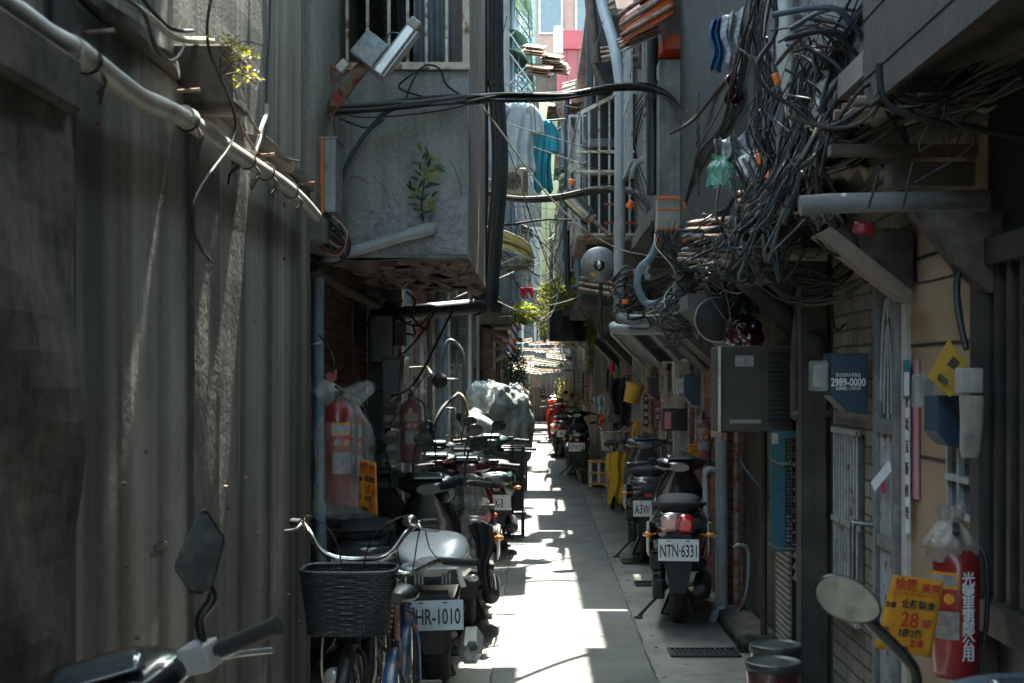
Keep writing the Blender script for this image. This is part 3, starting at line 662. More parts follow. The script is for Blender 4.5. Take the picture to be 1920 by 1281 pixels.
def notice(label, corners, par=None, small=False):
    """hand-lettered yellow sale notice; corners = TL, TR, BR, BL"""
    c = [Vector(p) for p in corners]; ctr = sum(c, Vector())/4
    t = thing('sale_notice', label, 'notice', ctr, 0, 'yellow flat-for-sale notices')
    bil = lambda u, v: c[0]*(1-u)*(1-v)+c[1]*u*(1-v)+c[2]*u*v+c[3]*(1-u)*v
    nrm = (c[1]-c[0]).cross(c[3]-c[0]).normalized()
    if nrm.y > 0: nrm = -nrm
    q = MB(); q.grid(lambda u,v: bil(u,v)-nrm*.0, 8, 10, -nrm*.0012); part('paper', q, yellow_p, t, world=True)
    xd = (c[1]-c[0]); yd = (c[0]-c[3]); Wd = xd.length; Hd = yd.length
    def line(s, u, v, size, m, sx=1.0): lettering(s, size*Hd, frame(bil(u,v)+nrm*.003, xd, yd), m, t, world=True, off=.0006, sx=sx*Wd/Hd*1.3)
    line('徐匯', .30, .12, .17, ink_r); line('美寓', .78, .13, .14, ink_r)
    line('全新裝潢', .60, .36, .125, ink_k); line('左側', .10, .40, .08, ink_k)
    line('28', .50, .57, .27, ink_r); line('坪', .82, .60, .15, ink_r)
    line('3房2衛', .55, .74, .12, ink_k); line('另', .12, .76, .12, ink_k); line('急售', .70, .86, .11, ink_r); line('0958.78', .40, .95, .09, ink_k)
    q = MB(); q.tube([bil(.1+.06*k, .225+.008*(-1)**k)+nrm*.003 for k in range(14)], .0012*Hd/.25, 4, False); part('underline', q, ink_r, t, world=True)
    return t

def leaves(q, c, r, n, size, rn, mats=1, droop=.3, flat=1.0):
    for _ in range(n):
        while True:
            d = Vector((rn.uniform(-1,1), rn.uniform(-1,1), rn.uniform(-1,1)))
            if .2 < d.length < 1: break
        p = Vector(c)+Vector((d.x*r[0], d.y*r[1], d.z*r[2])); s = size*rn.uniform(.6,1.3)
        M = Euler((rn.uniform(-1.2,1.2), rn.uniform(-1.2,1.2), rn.uniform(0,6.3))).to_matrix()
        q.mi = rn.randrange(mats)
        q.add([p+M@Vector(v) for v in ((0,-s,0),(s*.42,-.1*s,s*.08),(0,s,-s*droop*.5),(-s*.42,-.1*s,s*.08))], [(0,1,2),(0,2,3)])
def awning(name, label, p0, p1, depth, drop, mat, wave=.09, amp=.012, group=None, cat='awning', thick=.004, curve=0, legs=True):
    """corrugated sheet: p0->p1 along the wall (upper edge), reaching out by 'depth' (vector) and down by 'drop'"""
    p0 = Vector(p0); p1 = Vector(p1); dv = Vector(depth); L0 = (p1-p0).length
    t = thing(name, label, cat, (p0+p1)/2, 0, group)
    nu = max(8, min(90, int(L0/wave*6)))
    def f(u, v):
        z = -drop*v if not curve else drop*(-(v**2))-.0
        p = p0+(p1-p0)*u+dv*(v if not curve else math.sin(v*PI/2))+Vector((0,0,z+amp*math.sin(2*PI*u*L0/wave)))
        return p
    q = MB(); q.grid(f, nu, 6 if curve else 3, (0,0,-thick)); part('sheet', q, mat, t, world=True)
    if legs:
        q = MB()
        for u in (.04,.5,.96):
            a = p0+(p1-p0)*u+Vector((0,0,-.03)); b = a+dv+Vector((0,0,-drop)); q.tube([a,b], .011, 6, False); q.tube([p0+(p1-p0)*u+Vector((0,0,-drop-.28)), a+dv*.85+Vector((0,0,-drop*.85))], .009, 6, False)
        part('bracket', q, grey_iron, t, world=True)
    return t
# ================================================================ buildings
def wb(t, name, m, x0, x1, y0, y1, z0, z1, bev=0, label=None):
    q = MB(); q.box(min(x0,x1), max(x0,x1), y0, y1, z0, z1); return part(name, q, m, t, bev, True, label)
def cage(t, xo, xi, y0, y1, z0, z1, m, sp=.13, name='window_cage'):
    q = MB(); r = .012
    for z in (z0, (z0+z1)/2, z1):
        q.box(min(xo,xi), max(xo,xi), y0-.012, y0+.012, z-.012, z+.012); q.box(xo-.012, xo+.012, y0+.013, y1, z-.012, z+.012)
    n = max(2, int(abs(xi-xo)/sp))
    for k in range(n+1): x = xo+(xi-xo)*k/n; q.box(x-.007, x+.007, y0-.009, y0+.005, z0+.01, z1)
    n = max(2, int((y1-y0)/sp))
    for k in range(1, n+1): y = y0+(y1-y0)*k/n; q.box(xo-.008, xo+.006, y-.007, y+.007, z0, z1)
    return part(name, q, m, t, 0, True)
def door(t, side, xf, y0, y1, z1, m, frm=grey_iron, handle=True):
    x = xf-side*.03
    q = MB(); q.box(min(x,xf), max(x,xf), y0-.06, y0, 0, z1+.06); q.box(min(x,xf), max(x,xf), y1, y1+.06, 0, z1+.06); q.box(min(x,xf), max(x,xf), y0, y1, z1, z1+.06); part('door_frame', q, frm, t, 0, True)
    q = MB(); x2 = xf-side*.012; q.box(min(x2,xf-side*.001), max(x2,xf-side*.001), y0, y1, 0.01, z1)
    for k in range(1, 4): zz = z1*k/4; q.box(min(x,x2), max(x,x2), y0+.02, y1-.02, zz-.02, zz+.02)
    d = part('door', q, m, t, 0, True)
    if handle:
        q = MB(); hx = xf-side*.09; q.tube([(xf-side*.02,y0+.08,.85),(hx,y0+.08,.87),(hx,y0+.08,1.2),(xf-side*.02,y0+.08,1.22)], .012, 8); q.v = [Matrix.LocRotScale(t.location, t.rotation_euler, None).inverted()@v for v in q.v]
        part('door_handle', q, steel, d)
def house(name, label, side, y0, y1, xf, xu, zu, zt, m1, m2, door_=None, depth=3.0, upper=True, zl=None):
    """side -1 left, +1 right; xf ground-floor face, xu upper-floor face"""
    t = thing(name, label, 'house', (side*abs(xf), y0, 0))
    wb(t, 'wall', m1, xf, xf+side*depth, y0+.004, y1-.004, 0, zu if upper else zt)
    if upper:
        wb(t, 'upper_floor', m2, xu, xf+side*depth, y0+.01, y1-.01, zu+.12, zt)
        wb(t, 'floor_slab', render_g, xu-side*.05, xf+side*(depth-.05), y0+.005, y1-.005, zu, zu+.118)
        wb(t, 'roof', zinc, xu-side*.12, xf+side*(depth+.1), y0-.05+.05, y1, zt+.002, zt+.08)
    return t

# ---- left: long stained wall nearest the camera
HL = []
lw = thing('concrete_wall', 'tall stained concrete wall filling the left side of the alley mouth', 'wall', (-1.1, 4, 0))
rn = random.Random(3); bnd = [-15.0]
while bnd[-1] < 6.9: bnd.append(bnd[-1]+rn.choice((.05,.09,.13,.2,.3)))
dep = [rn.choice((0,0,.001,.002,-.001)) for _ in bnd]
def relief(y):
    for i in range(len(bnd)-1):
        if bnd[i] <= y < bnd[i+1]: return dep[i]
    return 0
def wallgrid(x, z0, z1, y0, y1, ys, amp=1.0, lip=0):
    q = MB(); n = int((y1-y0)/ys)
    q.grid(lambda u,v: (x+amp*relief(y0+(y1-y0)*u)+.001*math.sin(3*u*n*.02+5*v)+(lip*max(0,1-abs(v-1)*6) if lip else 0)+.0007*math.sin(40*v+u*9), y0+(y1-y0)*u, z0+(z1-z0)*v), n, 14, (-.24,0,0), False); return q
part('wall', wallgrid(-1.1, 0, 2.55, -14, 6.9, .04), wall_plaster, lw, 0, True)
part('upper_wall', wallgrid(-1.13, 2.551, 4.3, -14, 6.895, .04, 2.0), wall_upper, lw, 0, True)
q = MB(); q.grid(lambda u,v: (-1.125+.05*v*(1+.4*math.sin(57*u)+.3*math.sin(131*u)), -3+9.9*u, 2.55+.012*math.sin(80*u)+.012*v), 160, 2, (0,0,.03), False); part('ledge', q, brown_conc, lw, 0, True)
q = MB(); q.grid(lambda u,v: (-1.082+.0015*math.sin(9*v+7*u)+.001*math.sin(31*v), 4.50+.36*u, 2.5*v), 6, 30, (-.03,0,0), False); part('pilaster', q, brown_conc, lw, 0, True)
q = MB(); q.grid(lambda u,v: (-1.02+.02*math.sin(7*v+3*u)+.012*math.sin(23*v+11*u), 1.6+1.52*u, 2.22*v), 14, 30, (-.1,0,0), False); part('column', q, rough_conc, lw, 0, True)
wb(lw, 'column_cap', rough_conc, -1.14, -.99, 1.55, 3.10, 2.222, 2.34, .01)
wb(lw, 'groove_strip', pm('black_streak', (.05,.05,.05), (.02,.02,.022), 5, .95, streak=.8), -1.13, -1.088, 3.20, 3.36, 0, 2.54)
q = MB(); q.box(-1.2,-.945,4.42,4.66,2.50,2.685); part('beam_end', q, rough_conc, lw, .012, True)
q = MB()
for px, py in ((158,62),(330,172),(480,292),(560,345)): a = PX(px, py, -1.1); q.cyl(a, a+Vector((.075,-.01,.004)), .006, None, 6)
part('wall_bolt', q, rusty, lw, 0, True)

# fixings, patches and cracks on the stained wall
rn = random.Random(15); q = MB()
for k in range(26):
    y = rn.uniform(2.9,6.7); z = rn.uniform(.5,2.4); q.cyl((-1.1,y,z),(-1.088,y,z),.006,None,6)
part('nail', q, rusty, lw, 0, True)
for (px, py, sx_, sz_) in ((300,1025,.16,.02),):
    a = PX(px, py, -1.1); q = MB(); n = 16; pts = []
    for k in range(n): t_ = 2*PI*k/n; e = 1+rn.uniform(-.25,.25); pts.append((-1.0955, a.y+sx_*.5*math.cos(t_)*e, a.z+sz_*.5*math.sin(t_)*e))
    q.prism(pts, (-.02,0,0)); part('render_patch', q, rough_conc if px in (300,520) else balc, lw, 0, True)

# ---- left: first house behind it, with the concrete bay
h1 = house('brick_house', 'dark brick house with a projecting concrete bay and barred window on the left', -1, 6.92, 10.62, -1.27, -1.1, 2.32, 5.2, brick, balc)
M_ = h1
wb(M_, 'bay_front', balc, -1.24, -.385, 8.0, 8.12, 2.32, 3.37)
wb(M_, 'bay_front', balc, -1.24, -1.165, 8.0, 8.12, 3.371, 4.5); wb(M_, 'bay_front', balc, -.40, -.385, 8.0, 8.12, 3.371, 4.5); wb(M_, 'bay_front', balc, -1.24, -.385, 8.0, 8.12, 4.501, 4.9)
q = MB(); q.grid(lambda u,v: (-.384+.004*math.sin(30*u), 8.121+2.63*u, 2.32+2.58*v), 20, 6, (-.1,0,0), False); part('bay_side', q, pm('ribbed_mortar', (.21,.17,.145), (.13,.11,.095), 5, .95, bump=1.2, rib=('Y',.05,.5), dirt=.5), M_, 0, True)
wb(M_, 'bay_back', balc, -1.24, -.49, 10.6, 10.74, 2.32, 4.9); wb(M_, 'bay_floor', soffit_m, -1.24, -.49, 8.122, 10.598, 2.33, 2.42)
wb(M_, 'bay_roof', render_g, -1.26, -.34, 7.94, 10.8, 4.902, 4.98)
rn = random.Random(5); q = MB()                         # spalled slab under the bay
def sp(u, v):
    x = -1.22+.83*u; y = 8.0+2.7*v; d = .02*math.sin(9*u+4)+.03*math.sin(17*v+6*u)+.02*math.sin(37*u*v+2)+rn.uniform(-.012,.012)
    return (x, y, 2.315-max(0,d)*(.2 if min(u,1-u,v,1-v) < .02 else 1))
q.grid(sp, 34, 60, (0,0,.004), False)
part('spalled_soffit', q, soffit_m, M_, 0, True)
q = MB()
for _ in range(34):
    x = rn.uniform(-1.15,-.45); y = rn.uniform(8.05,10.3); a = rn.uniform(.04,.13)
    q.obox((x,y,2.285+rn.uniform(-.02,.02)), (a,a*rn.uniform(.6,1.6),.012), Euler((rn.uniform(-.4,.4), rn.uniform(-.4,.4), rn.uniform(0,3))))
part('loose_render', q, pm('flaked_render', (.27,.22,.18), (.16,.13,.11), 8, .95, dirt=.4), M_, 0, True)
q = MB(); q.grid(lambda u,v: (-1.23+.84*u, 7.988-.004*math.sin(40*u), 2.32+.02+.28*v*(1-.12*math.sin(5*u))), 20, 6, (0,.012,0), False)
part('pebble_band', q, pm('pebble_render', (.40,.41,.41), (.22,.23,.23), 30, .95, bump=1.6, fine=90, dirt=.5), M_, 0, True)
rn = random.Random(52)
for (px,py,n_,dx,dz) in ((700,330,16,.006,-.012),(735,360,14,.004,-.014),(655,330,12,.012,-.004),(640,400,16,.012,.001),(845,300,14,.003,-.016),(660,150,10,-.004,-.014),(820,440,10,.012,-.006)):
    p = P(px,py,7.995); pts = [p]; q = MB()
    for k in range(n_): pts.append(pts[-1]+Vector((dx+rn.uniform(-.010,.010),0,dz+rn.uniform(-.008,.008))))
    q.tube(pts, [.0022*rn.uniform(.3,1) for _ in pts], 4, False); part('crack', q, black, M_, 0, True)
wf = MB(); y = 7.985; zb = 3.375; zt_ = 4.5; xs = [(px-CX)*8/F for px in (615,652,690,730,765,800,838,874)]
for i, x in enumerate(xs):
    wd = .019 if i in (0, 7) else .0085; wf.box(x-wd, x+wd, y-.012, y+.012, zb+.04, zt_)
wf.box(xs[0]-.02, xs[-1]+.02, y-.016, y+.016, zb, zb+.04); wf.box(xs[0]-.019, xs[-1]+.019, y-.014, y+.014, 3.95, 3.965)
win = part('window', wf, cream_iron, M_, 0, True)
def curtain(x0, x1, yc, z0, z1, m, n=6, amp=.03, par=win, nm='curtain'):
    q = MB(); q.grid(lambda u,v: (x0+(x1-x0)*u, yc+amp*math.sin(2*PI*n*u+2*v)*(0.5+.5*v), z0+(z1-z0)*v), 60, 6, (0,.004,0))
    Mi = (Matrix.LocRotScale(M_.location, M_.rotation_euler, None)).inverted(); q.v = [Mi@v for v in q.v]; part(nm, q, m, par)
curtain(-.72, -.46, 8.3, 3.4, 4.5, pm('slate_curtain', (.20,.24,.28), (.13,.155,.18), 4, .9), 4)
curtain(-.90, -.75, 8.45, 3.3, 4.5, pm('dark_curtain', (.05,.055,.065), None, 4, .9), 3)
q = MB(); q.tube([(-.865,8.22,3.48),(-.865,8.22,4.3)], .018, 8, False)
for k in range(0, 30, 2): q.torus((-.865,8.22,3.50+.026*k), .022, .009, 'Z', 1, 14, 6)
Mi = (Matrix.LocRotScale(M_.location, M_.rotation_euler, None)).inverted(); q.v = [Mi@v for v in q.v]; part('ribbed_hose', q, blackm, win)
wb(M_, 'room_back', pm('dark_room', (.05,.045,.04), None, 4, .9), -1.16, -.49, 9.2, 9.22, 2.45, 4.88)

# ---- left row behind the bay: materials, faces, heights and details differ from house to house
def detail(t, side, y0, y1, xf, xu, zu, zt, seed, ground=True):
    rn = random.Random(seed); L = y1-y0; s = side
    if ground:
        y = y0+.15
        while y < y1-.5:
            k = rn.random()
            if k < .34:
                wd = rn.uniform(.7,.95)
                if y+wd < y1-.1: door(t, s, xf, y+.07, y+wd, rn.uniform(1.95,2.1), rn.choice((galv, teal_paint, acb, red_paint, darkm, render_w)))
                y += wd+.25
            elif k < .62:
                wd = rn.uniform(.6,1.0)
                if y+wd < y1-.1:
                    wb(t, 'window', glassy, xf-s*.012, xf-s*.001, y, y+wd, 1.05, 1.75); cage(t, xf-s*.13, xf-s*.01, y, y+wd, 1.0, 1.8, rn.choice((grey_iron, cream_iron, darkm)), .12)
                y += wd+.15
            elif k < .8:
                r = rn.uniform(.03,.06); q = MB(); q.cyl((xf-s*(r+.02), y+.1, .02), (xf-s*(r+.02), y+.1, zu-.01), r); part('downpipe', q, rn.choice((pvc, pvc_bl, pvc_l)), t, 0, True); y += .3
            else:
                wb(t, 'post', rn.choice((render_g, render_w, pinktile, greytile)), xf-s*.14, xf-s*.002, y, y+.16, 0, zu-.01); y += .35
    if zt-zu > 1.5:
        y = y0+.3; 
        while y < y1-1.0:
            wd = rn.uniform(.9,1.4); z0 = zu+.5; 
            if y+wd > y1-.1: break
            lv = 0
            while z0+1.2 < zt and lv < 4:
                wb(t, 'upper_window', glassy, xu-s*.012, xu-s*.001, y+.05, y+wd-.05, z0+.05, z0+1.05)
                cage(t, xu-s*rn.uniform(.18,.3), xu-s*.01, y, y+wd, z0, z0+1.1, rn.choice((grey_iron, cream_iron, galv)), .12); z0 += 2.4; lv += 1
            y += wd+rn.uniform(.3,.8)
        q = MB(); yy = y0+rn.uniform(.1,.3); r = rn.uniform(.035,.055); q.cyl((xu-s*(r+.01), yy, zu+.2), (xu-s*(r+.01), yy, zt), r); part('downpipe', q, rn.choice((pvc, pvc_bl, blackpipe)), t, 0, True)
Lr = [ # y0, y1, xf, xu, zu, zt, ground material, upper material, label
 (10.64,13.5,-1.17,-1.02,2.75,6.2,greytile,render_w,'white tiled house behind the bay with steel door and hanging extinguisher'),
 (13.5,17.0,-1.15,-.98,2.6,7.6,pinktile,render_w,'house with salmon tiled ground floor and pale upper wall on the left'),
 (17.0,21.0,-1.12,-.85,2.7,9.2,render_t,render_w,'teal grey house on the left behind the bagged bundle'),
 (21.0,26.0,-1.10,-.40,2.6,10.0,render_w,render_g,'pale rendered house with grey upper floors on the left near the barber pole'),
 (26.0,32.0,-1.02,-.38,2.7,11.4,render_b,render_w,'brown rendered house on the left above the lit potted plants'),
 (32.0,40.0,-.98,-.70,2.6,12.7,greytile,pinkw,'house with salmon upper floors far down the left side'),
 (40.0,52.8,-.95,-.85,2.7,12.6,render_g,render_t,'last grey house on the left before the end fence')]
for i, (a, b, xf, xu, zu, zt, m1, m2, lb) in enumerate(Lr):
    t = house('house', lb, -1, a, b, xf, xu, zu, zt, m1, m2); detail(t, -1, a, b, xf, xu, zu, zt, 30+i); HL.append(t)
    if i == 0:
        door(t, -1, xf, 10.95, 11.75, 2.05, galv, grey_iron); wb(t, 'post', greytile, xf+.002, xf+.16, 10.66, 10.84, 0, 2.7)
Rr = [
 (11.2,14.4,1.46,.98,2.9,6.5,pinktile,render_g,'house with red tiles behind the nearest right scooter'),
 (14.4,19.0,1.46,.62,2.75,5.3,render_b,render_g,'brown house on the right above the yellow raincoat'),
 (19.0,24.0,1.44,.60,2.6,5.4,whitebrick,render_t,'whitewashed brick house on the right with red door couplets'),
 (24.0,31.0,1.40,.50,2.7,6.2,render_g,render_b,'grey house on the right behind the dark tarpaulin'),
 (31.0,40.0,1.40,.85,2.6,7.5,render_b,render_w,'pale upper walled house far down the right side'),
 (40.0,52.8,1.35,1.1,2.7,9.0,greytile,render_b,'last brown house on the right before the end fence')]
for i, (a, b, xf, xu, zu, zt, m1, m2, lb) in enumerate(Rr):
    t = house('house', lb, 1, a, b, xf, xu, zu, zt, m1, m2); detail(t, 1, a, b, xf, xu, zu, zt, 60+i)

# ---- right: the two nearest houses
r0 = thing('house', 'nearest right house with cream tiled and whitewashed brick ground floor', 'house', (1.45, 1, 0))
wb(r0, 'shutter_wall', darkm, 1.46, 4.4, -14, 4.60, 0, 3.5)
q = MB()
for k in range(17): y = 2.6+.12*k; q.box(1.425, 1.459, y, y+.035, .95, 2.0)
q.box(1.40,1.459,2.4,4.58,.85,.95); q.box(1.40,1.459,2.4,4.58,2.0,2.08); q.box(1.40,1.459,4.50,4.595,0,.849); q.box(1.40,1.459,4.50,4.595,.951,1.999)
part('slatted_shutter', q, pm('brown_black_metal', (.045,.035,.03), (.022,.019,.017), 6, .5), r0, 0, True)
wb(r0, 'tiled_wall', ribtile, 1.45, 4.4, 4.602, 5.50, 0, 2.48); wb(r0, 'brick_wall', whitebrick, 1.455, 4.4, 5.502, 6.98, 0, 2.9)
q = MB()
for y, z in ((4.605,1.77),(4.605,1.35),(4.605,.82),(4.605,2.1)): q.box(1.446,1.452,y,5.5,z-.006,z+.006)
part('grout_line', q, darkm, r0, 0, True)
q = MB(); wy0, wy1, wz0, wz1 = 4.66, 4.97, 1.17, 1.44
q.box(1.43,1.449,wy0,wy1,wz0,wz0+.02); q.box(1.43,1.449,wy0,wy1,wz1-.02,wz1); q.box(1.43,1.449,wy0,wy0+.02,wz0+.02,wz1-.02); q.box(1.43,1.449,wy1-.02,wy1,wz0+.02,wz1-.02); q.box(1.425,1.448,(wy0+wy1)/2-.01,(wy0+wy1)/2+.01,wz0+.02,wz1-.02); q.box(1.42,1.447,wy0+.02,wy1-.02,(wz0+wz1)/2-.01,(wz0+wz1)/2+.01)
wn = part('window', q, grey_iron, r0, 0, True)
wb(r0, 'window_pane', glassy, 1.447, 1.4495, wy0+.02, wy1-.02, wz0+.02, wz1-.02)
# steel gate with bars and arched top, handle
rn = random.Random(14)
for k in range(3): pass
q = MB(); y0, y1 = 5.60, 5.97
q.box(1.41,1.453,y0,y0+.05,0,2.12); q.box(1.41,1.453,y1-.05,y1,0,2.12); q.box(1.41,1.453,y0+.05,y1-.05,2.06,2.12); q.box(1.415,1.452,y0+.05,y1-.05,1.42,1.48); q.box(1.415,1.452,y0+.05,y1-.05,.95,1.0); q.box(1.415,1.452,y0+.05,y1-.05,.0,.12)
gt = part('gate', q, galv, r0, 0, True)
q = MB()
for k in range(1, 10): y = y0+.05+k*.027; q.cyl((1.43,y,.12),(1.43,y,.95),.006,None,6); q.cyl((1.43,y,1.0),(1.43,y,1.42),.006,None,6)
for k in range(13):
    a = PI*k/12
q.tube([(1.43,y0+.185-.11*math.cos(PI*k/12),1.55+.42*math.sin(PI*k/12)) for k in range(13)], .008, 6); q.tube([(1.43,y0+.185-.06*math.cos(PI*k/12),1.5+.36*math.sin(PI*k/12)) for k in range(13)], .006, 6); q.cyl((1.43,y0+.185,1.48),(1.43,y0+.185,2.06),.006,None,6)
q.v = [v-r0.location for v in q.v]; part('gate_bars', q, grey_iron, gt)
wb(r0, 'gate_backing', glassy, 1.449, 1.4535, y0+.05, y1-.05, .12, 2.06)
q = MB(); q.tube([(1.415,5.95,1.03),(1.33,5.96,1.04),(1.325,5.96,1.02),(1.325,5.96,.78),(1.33,5.96,.76),(1.415,5.95,.75)], .013, 10); q.v = [v-r0.location for v in q.v]; part('gate_handle', q, steel, gt)
q = MB()
for k in range(9): y = 6.30+k*.06; q.cyl((1.42,y,.55),(1.42,y,1.40),.007,None,6)
for z in (.55,.98,1.40): q.box(1.41,1.43,6.28,6.82,z-.012,z+.012)
part('window_bars', q, grey_iron, r0, 0, True); wb(r0, 'window_pane', glassy, 1.446, 1.4545, 6.30, 6.80, .56, 1.39)
wb(r0, 'door_jamb', pm('white_tile_strip', (.55,.52,.46), (.45,.42,.37), 4, .7), 1.43, 1.4495, 5.50, 5.575, 0, 2.2)
# upper floor, slab and brackets over the doorways
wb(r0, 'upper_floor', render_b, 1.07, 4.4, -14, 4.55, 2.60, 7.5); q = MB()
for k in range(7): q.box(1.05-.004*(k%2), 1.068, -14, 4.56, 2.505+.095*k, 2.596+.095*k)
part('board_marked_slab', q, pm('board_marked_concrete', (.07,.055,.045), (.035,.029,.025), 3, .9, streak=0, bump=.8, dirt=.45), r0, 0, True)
wb(r0, 'soffit', pm('dim_plaster', (.26,.22,.19), (.17,.15,.13), 2, .9), 1.05, 1.6, 4.57, 6.97, 2.62, 2.70)
wb(r0, 'upper_floor', render_g, 1.10, 4.4, 4.58, 6.97, 2.72, 7.5); wb(r0, 'lintel', brown_conc, 1.3, 4.4, 4.58, 6.97, 2.485, 2.618)
q = MB(); a = [P(1714,395,4.45), P(1920,395,4.45), P(1920,560,4.45), P(1850,545,4.45), P(1800,500,4.45)]; q.prism(a, (0,.10,0)); part('bracket', q, rough_conc, r0, .006, True)
q = MB(); a = [P(1530,440,5.25), P(1560,425,5.25), P(1712,545,5.25), P(1712,568,5.25), P(1690,562,5.25)]; q.prism(a, (0,.12,0)); part('bracket', q, pm('pale_concrete', (.26,.215,.17), (.17,.145,.12), 5, .9), r0, .004, True)
q = MB(); a = [P(1560,428,5.4), P(1712,428,5.4), P(1712,546,5.4)]; q.prism(a, (0,.2,0)); part('bracket_web', q, rough_conc, r0, 0, True)
q = MB(); a = [P(1712,400,5.0), P(1840,400,4.7), P(1840,640,4.7), P(1712,640,5.0)]; 

r2 = thing('house', 'dark house on the right behind the nearest scooters with ribbed grey upper wall', 'house', (1.45, 7, 0))
wb(r2, 'wall', render_b, 1.45, 4.4, 7.0, 11.18, 0, 2.45)
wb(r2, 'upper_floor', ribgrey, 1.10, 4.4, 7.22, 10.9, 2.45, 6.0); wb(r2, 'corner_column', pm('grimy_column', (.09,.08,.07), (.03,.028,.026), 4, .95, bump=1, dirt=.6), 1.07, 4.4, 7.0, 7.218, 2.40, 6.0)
wb(r2, 'brick_wall', pm('red_brick', (.27,.10,.07), (.19,.075,.055), 5, .9, bump=.6, tile=('X', .21, .07, .008, (.35,.33,.3)), dirt=.4), 1.44, 1.449, 9.9, 11.15, 0, 2.2)
wb(r2, 'brick_pier', MATS['red_brick'], 1.36, 1.438, 10.3, 11.1, 0, 1.35)
q = MB()
for k in range(26): z = .55+k*.062; q.obox((1.435,7.72,z),(.012,.36,.05),Euler((0,R(24),0)))
part('louvre_shutter', q, galv, r2, 0, True)
wb(r2, 'shutter_frame', darkm, 1.42, 1.449, 7.50, 7.535, 0, 2.2); wb(r2, 'shutter_frame', darkm, 1.42, 1.449, 7.905, 7.94, 0, 2.2)
wb(r2, 'post', pm('grimy_post', (.085,.075,.068), (.045,.04,.037), 5, .9, streak=.4), 1.30, 1.42, 6.99, 7.12, 0, 2.35)
q = MB()
for k in range(22): z = .12+k*.035; q.box(1.415,1.43,7.98,8.42,z,z+.02)
part('shoe_rack_slats', q, pm('pale_slats', (.4,.37,.33), None, 5, .8), r2, 0, True)
for (x, y, lb) in ((1.0,9.4,0),(.98,10.9,0)):
    q = MB(); q.prism([(x,y,2.20),(1.449,y,2.20),(1.449,y,1.72),(1.40,y,1.72),(x,y,2.10)], (0,.55,0)); part('corbel', q, render_g, r2, .005, True)
for i, (y, d, m) in enumerate(((11.6,.7,'brown_mortar'),(13.0,.5,'grey_render'),(15.0,.8,'dark_metal'),(17.2,.6,'pale_render'),(19.6,.9,'brown_render'),(22.5,.7,'dark_metal'))):
    awt = thing('sloped_canopy', ['tile-edged concrete canopy sloping to the wall above the nearest scooters','grey rendered canopy right of the round lamp','black sheet canopy over the second right scooter','pale concrete canopy over the yellow raincoat bicycle','brown canopy over the pink stool','small dark canopy behind the hanging vine'][i], 'canopy', (1.2,y,1.7))
    q = MB(); q.prism([(.92,y,2.26),(1.45,y,2.26),(1.45,y,1.72),(1.38,y,1.72),(.92,y,2.18)], (0,d,0)); part('underside', q, MATS[m], awt, .004, True)
    q = MB(); q.prism([(.915,y-.02,2.17),(.94,y-.02,2.17),(1.40,y-.02,1.70),(1.36,y-.02,1.70)], (0,.018,0)); part('edge_strip', q, grey_iron, awt, 0, True)

rn = random.Random(41); q = MB()                        # dry leaves and scraps gathered along the gutters
for _ in range(150):
    s = rn.choice((-1,1,1)); x = rn.uniform(.60,1.25) if s > 0 else rn.uniform(-.7,-.22); y = rn.uniform(7.6,22); a = rn.uniform(.006,.018)
    if rn.random() < .5: x = .66+abs(rn.gauss(0,.05)) if s > 0 else -.25-abs(rn.gauss(0,.04))
    M = Matrix.Rotation(rn.uniform(0,6.3),3,'Z')@Matrix.Rotation(rn.uniform(-.3,.3),3,'X'); q.mi = rn.randrange(3)
    q.add([Vector((x,y,.012))+M@Vector(v) for v in ((-a,0,0),(0,-a*.5,.003),(a*1.2,0,0),(0,a*.5,.003))], [(0,1,2,3)])
o_ = single('fallen_leaves', q, [brown_conc, leaf_d, pm('paper_scraps', (.45,.42,.36), None, 5, .9)], 'dry leaves and paper scraps scattered along the gutters', 'leaves', kind='stuff')
# ---- the end of the alley
ef = thing('sheet_fence', 'tall ribbed sheet fence closing the far end of the alley', 'fence', (0, 53, 0))
q = MB(); q.grid(lambda u,v: (-1.5+3.6*u, 53+.02*math.sin(2*PI*u*22), 2.2*v), 200, 1, (0,.01,0)); part('sheets', q, fence_m, ef, 0, True)
q = MB(); q.box(-1.5,2.1,52.93,52.97,2.2,2.28); part('top_rail', q, grey_iron, ef, 0, True)
q = MB(); a = P(1003,713,52.9); q.add([P(997,704,52.9),P(1014,704,52.9),P(1014,727,52.9),P(997,727,52.9)][::-1]+[], [(0,1,2,3)]); q.v = [v for v in q.v]
nb = MB(); nb.prism([P(997,704,52.9),P(1014,704,52.9),P(1014,727,52.9),P(997,727,52.9)], (0,.01,0)); single('wall_poster', nb, pm('pink_poster', (.62,.45,.38), None, 5, .8), 'pale pink poster on the end fence', 'poster')
nb = MB(); nb.prism([P(996,729,52.88),P(1000,729,52.88),P(1000,739,52.88),P(996,739,52.88)], (0,.01,0)); single('wall_notice', nb, pm('orange_slip', (.7,.32,.12), None, 5, .8), 'small orange slip below the pink poster on the end fence', 'notice')
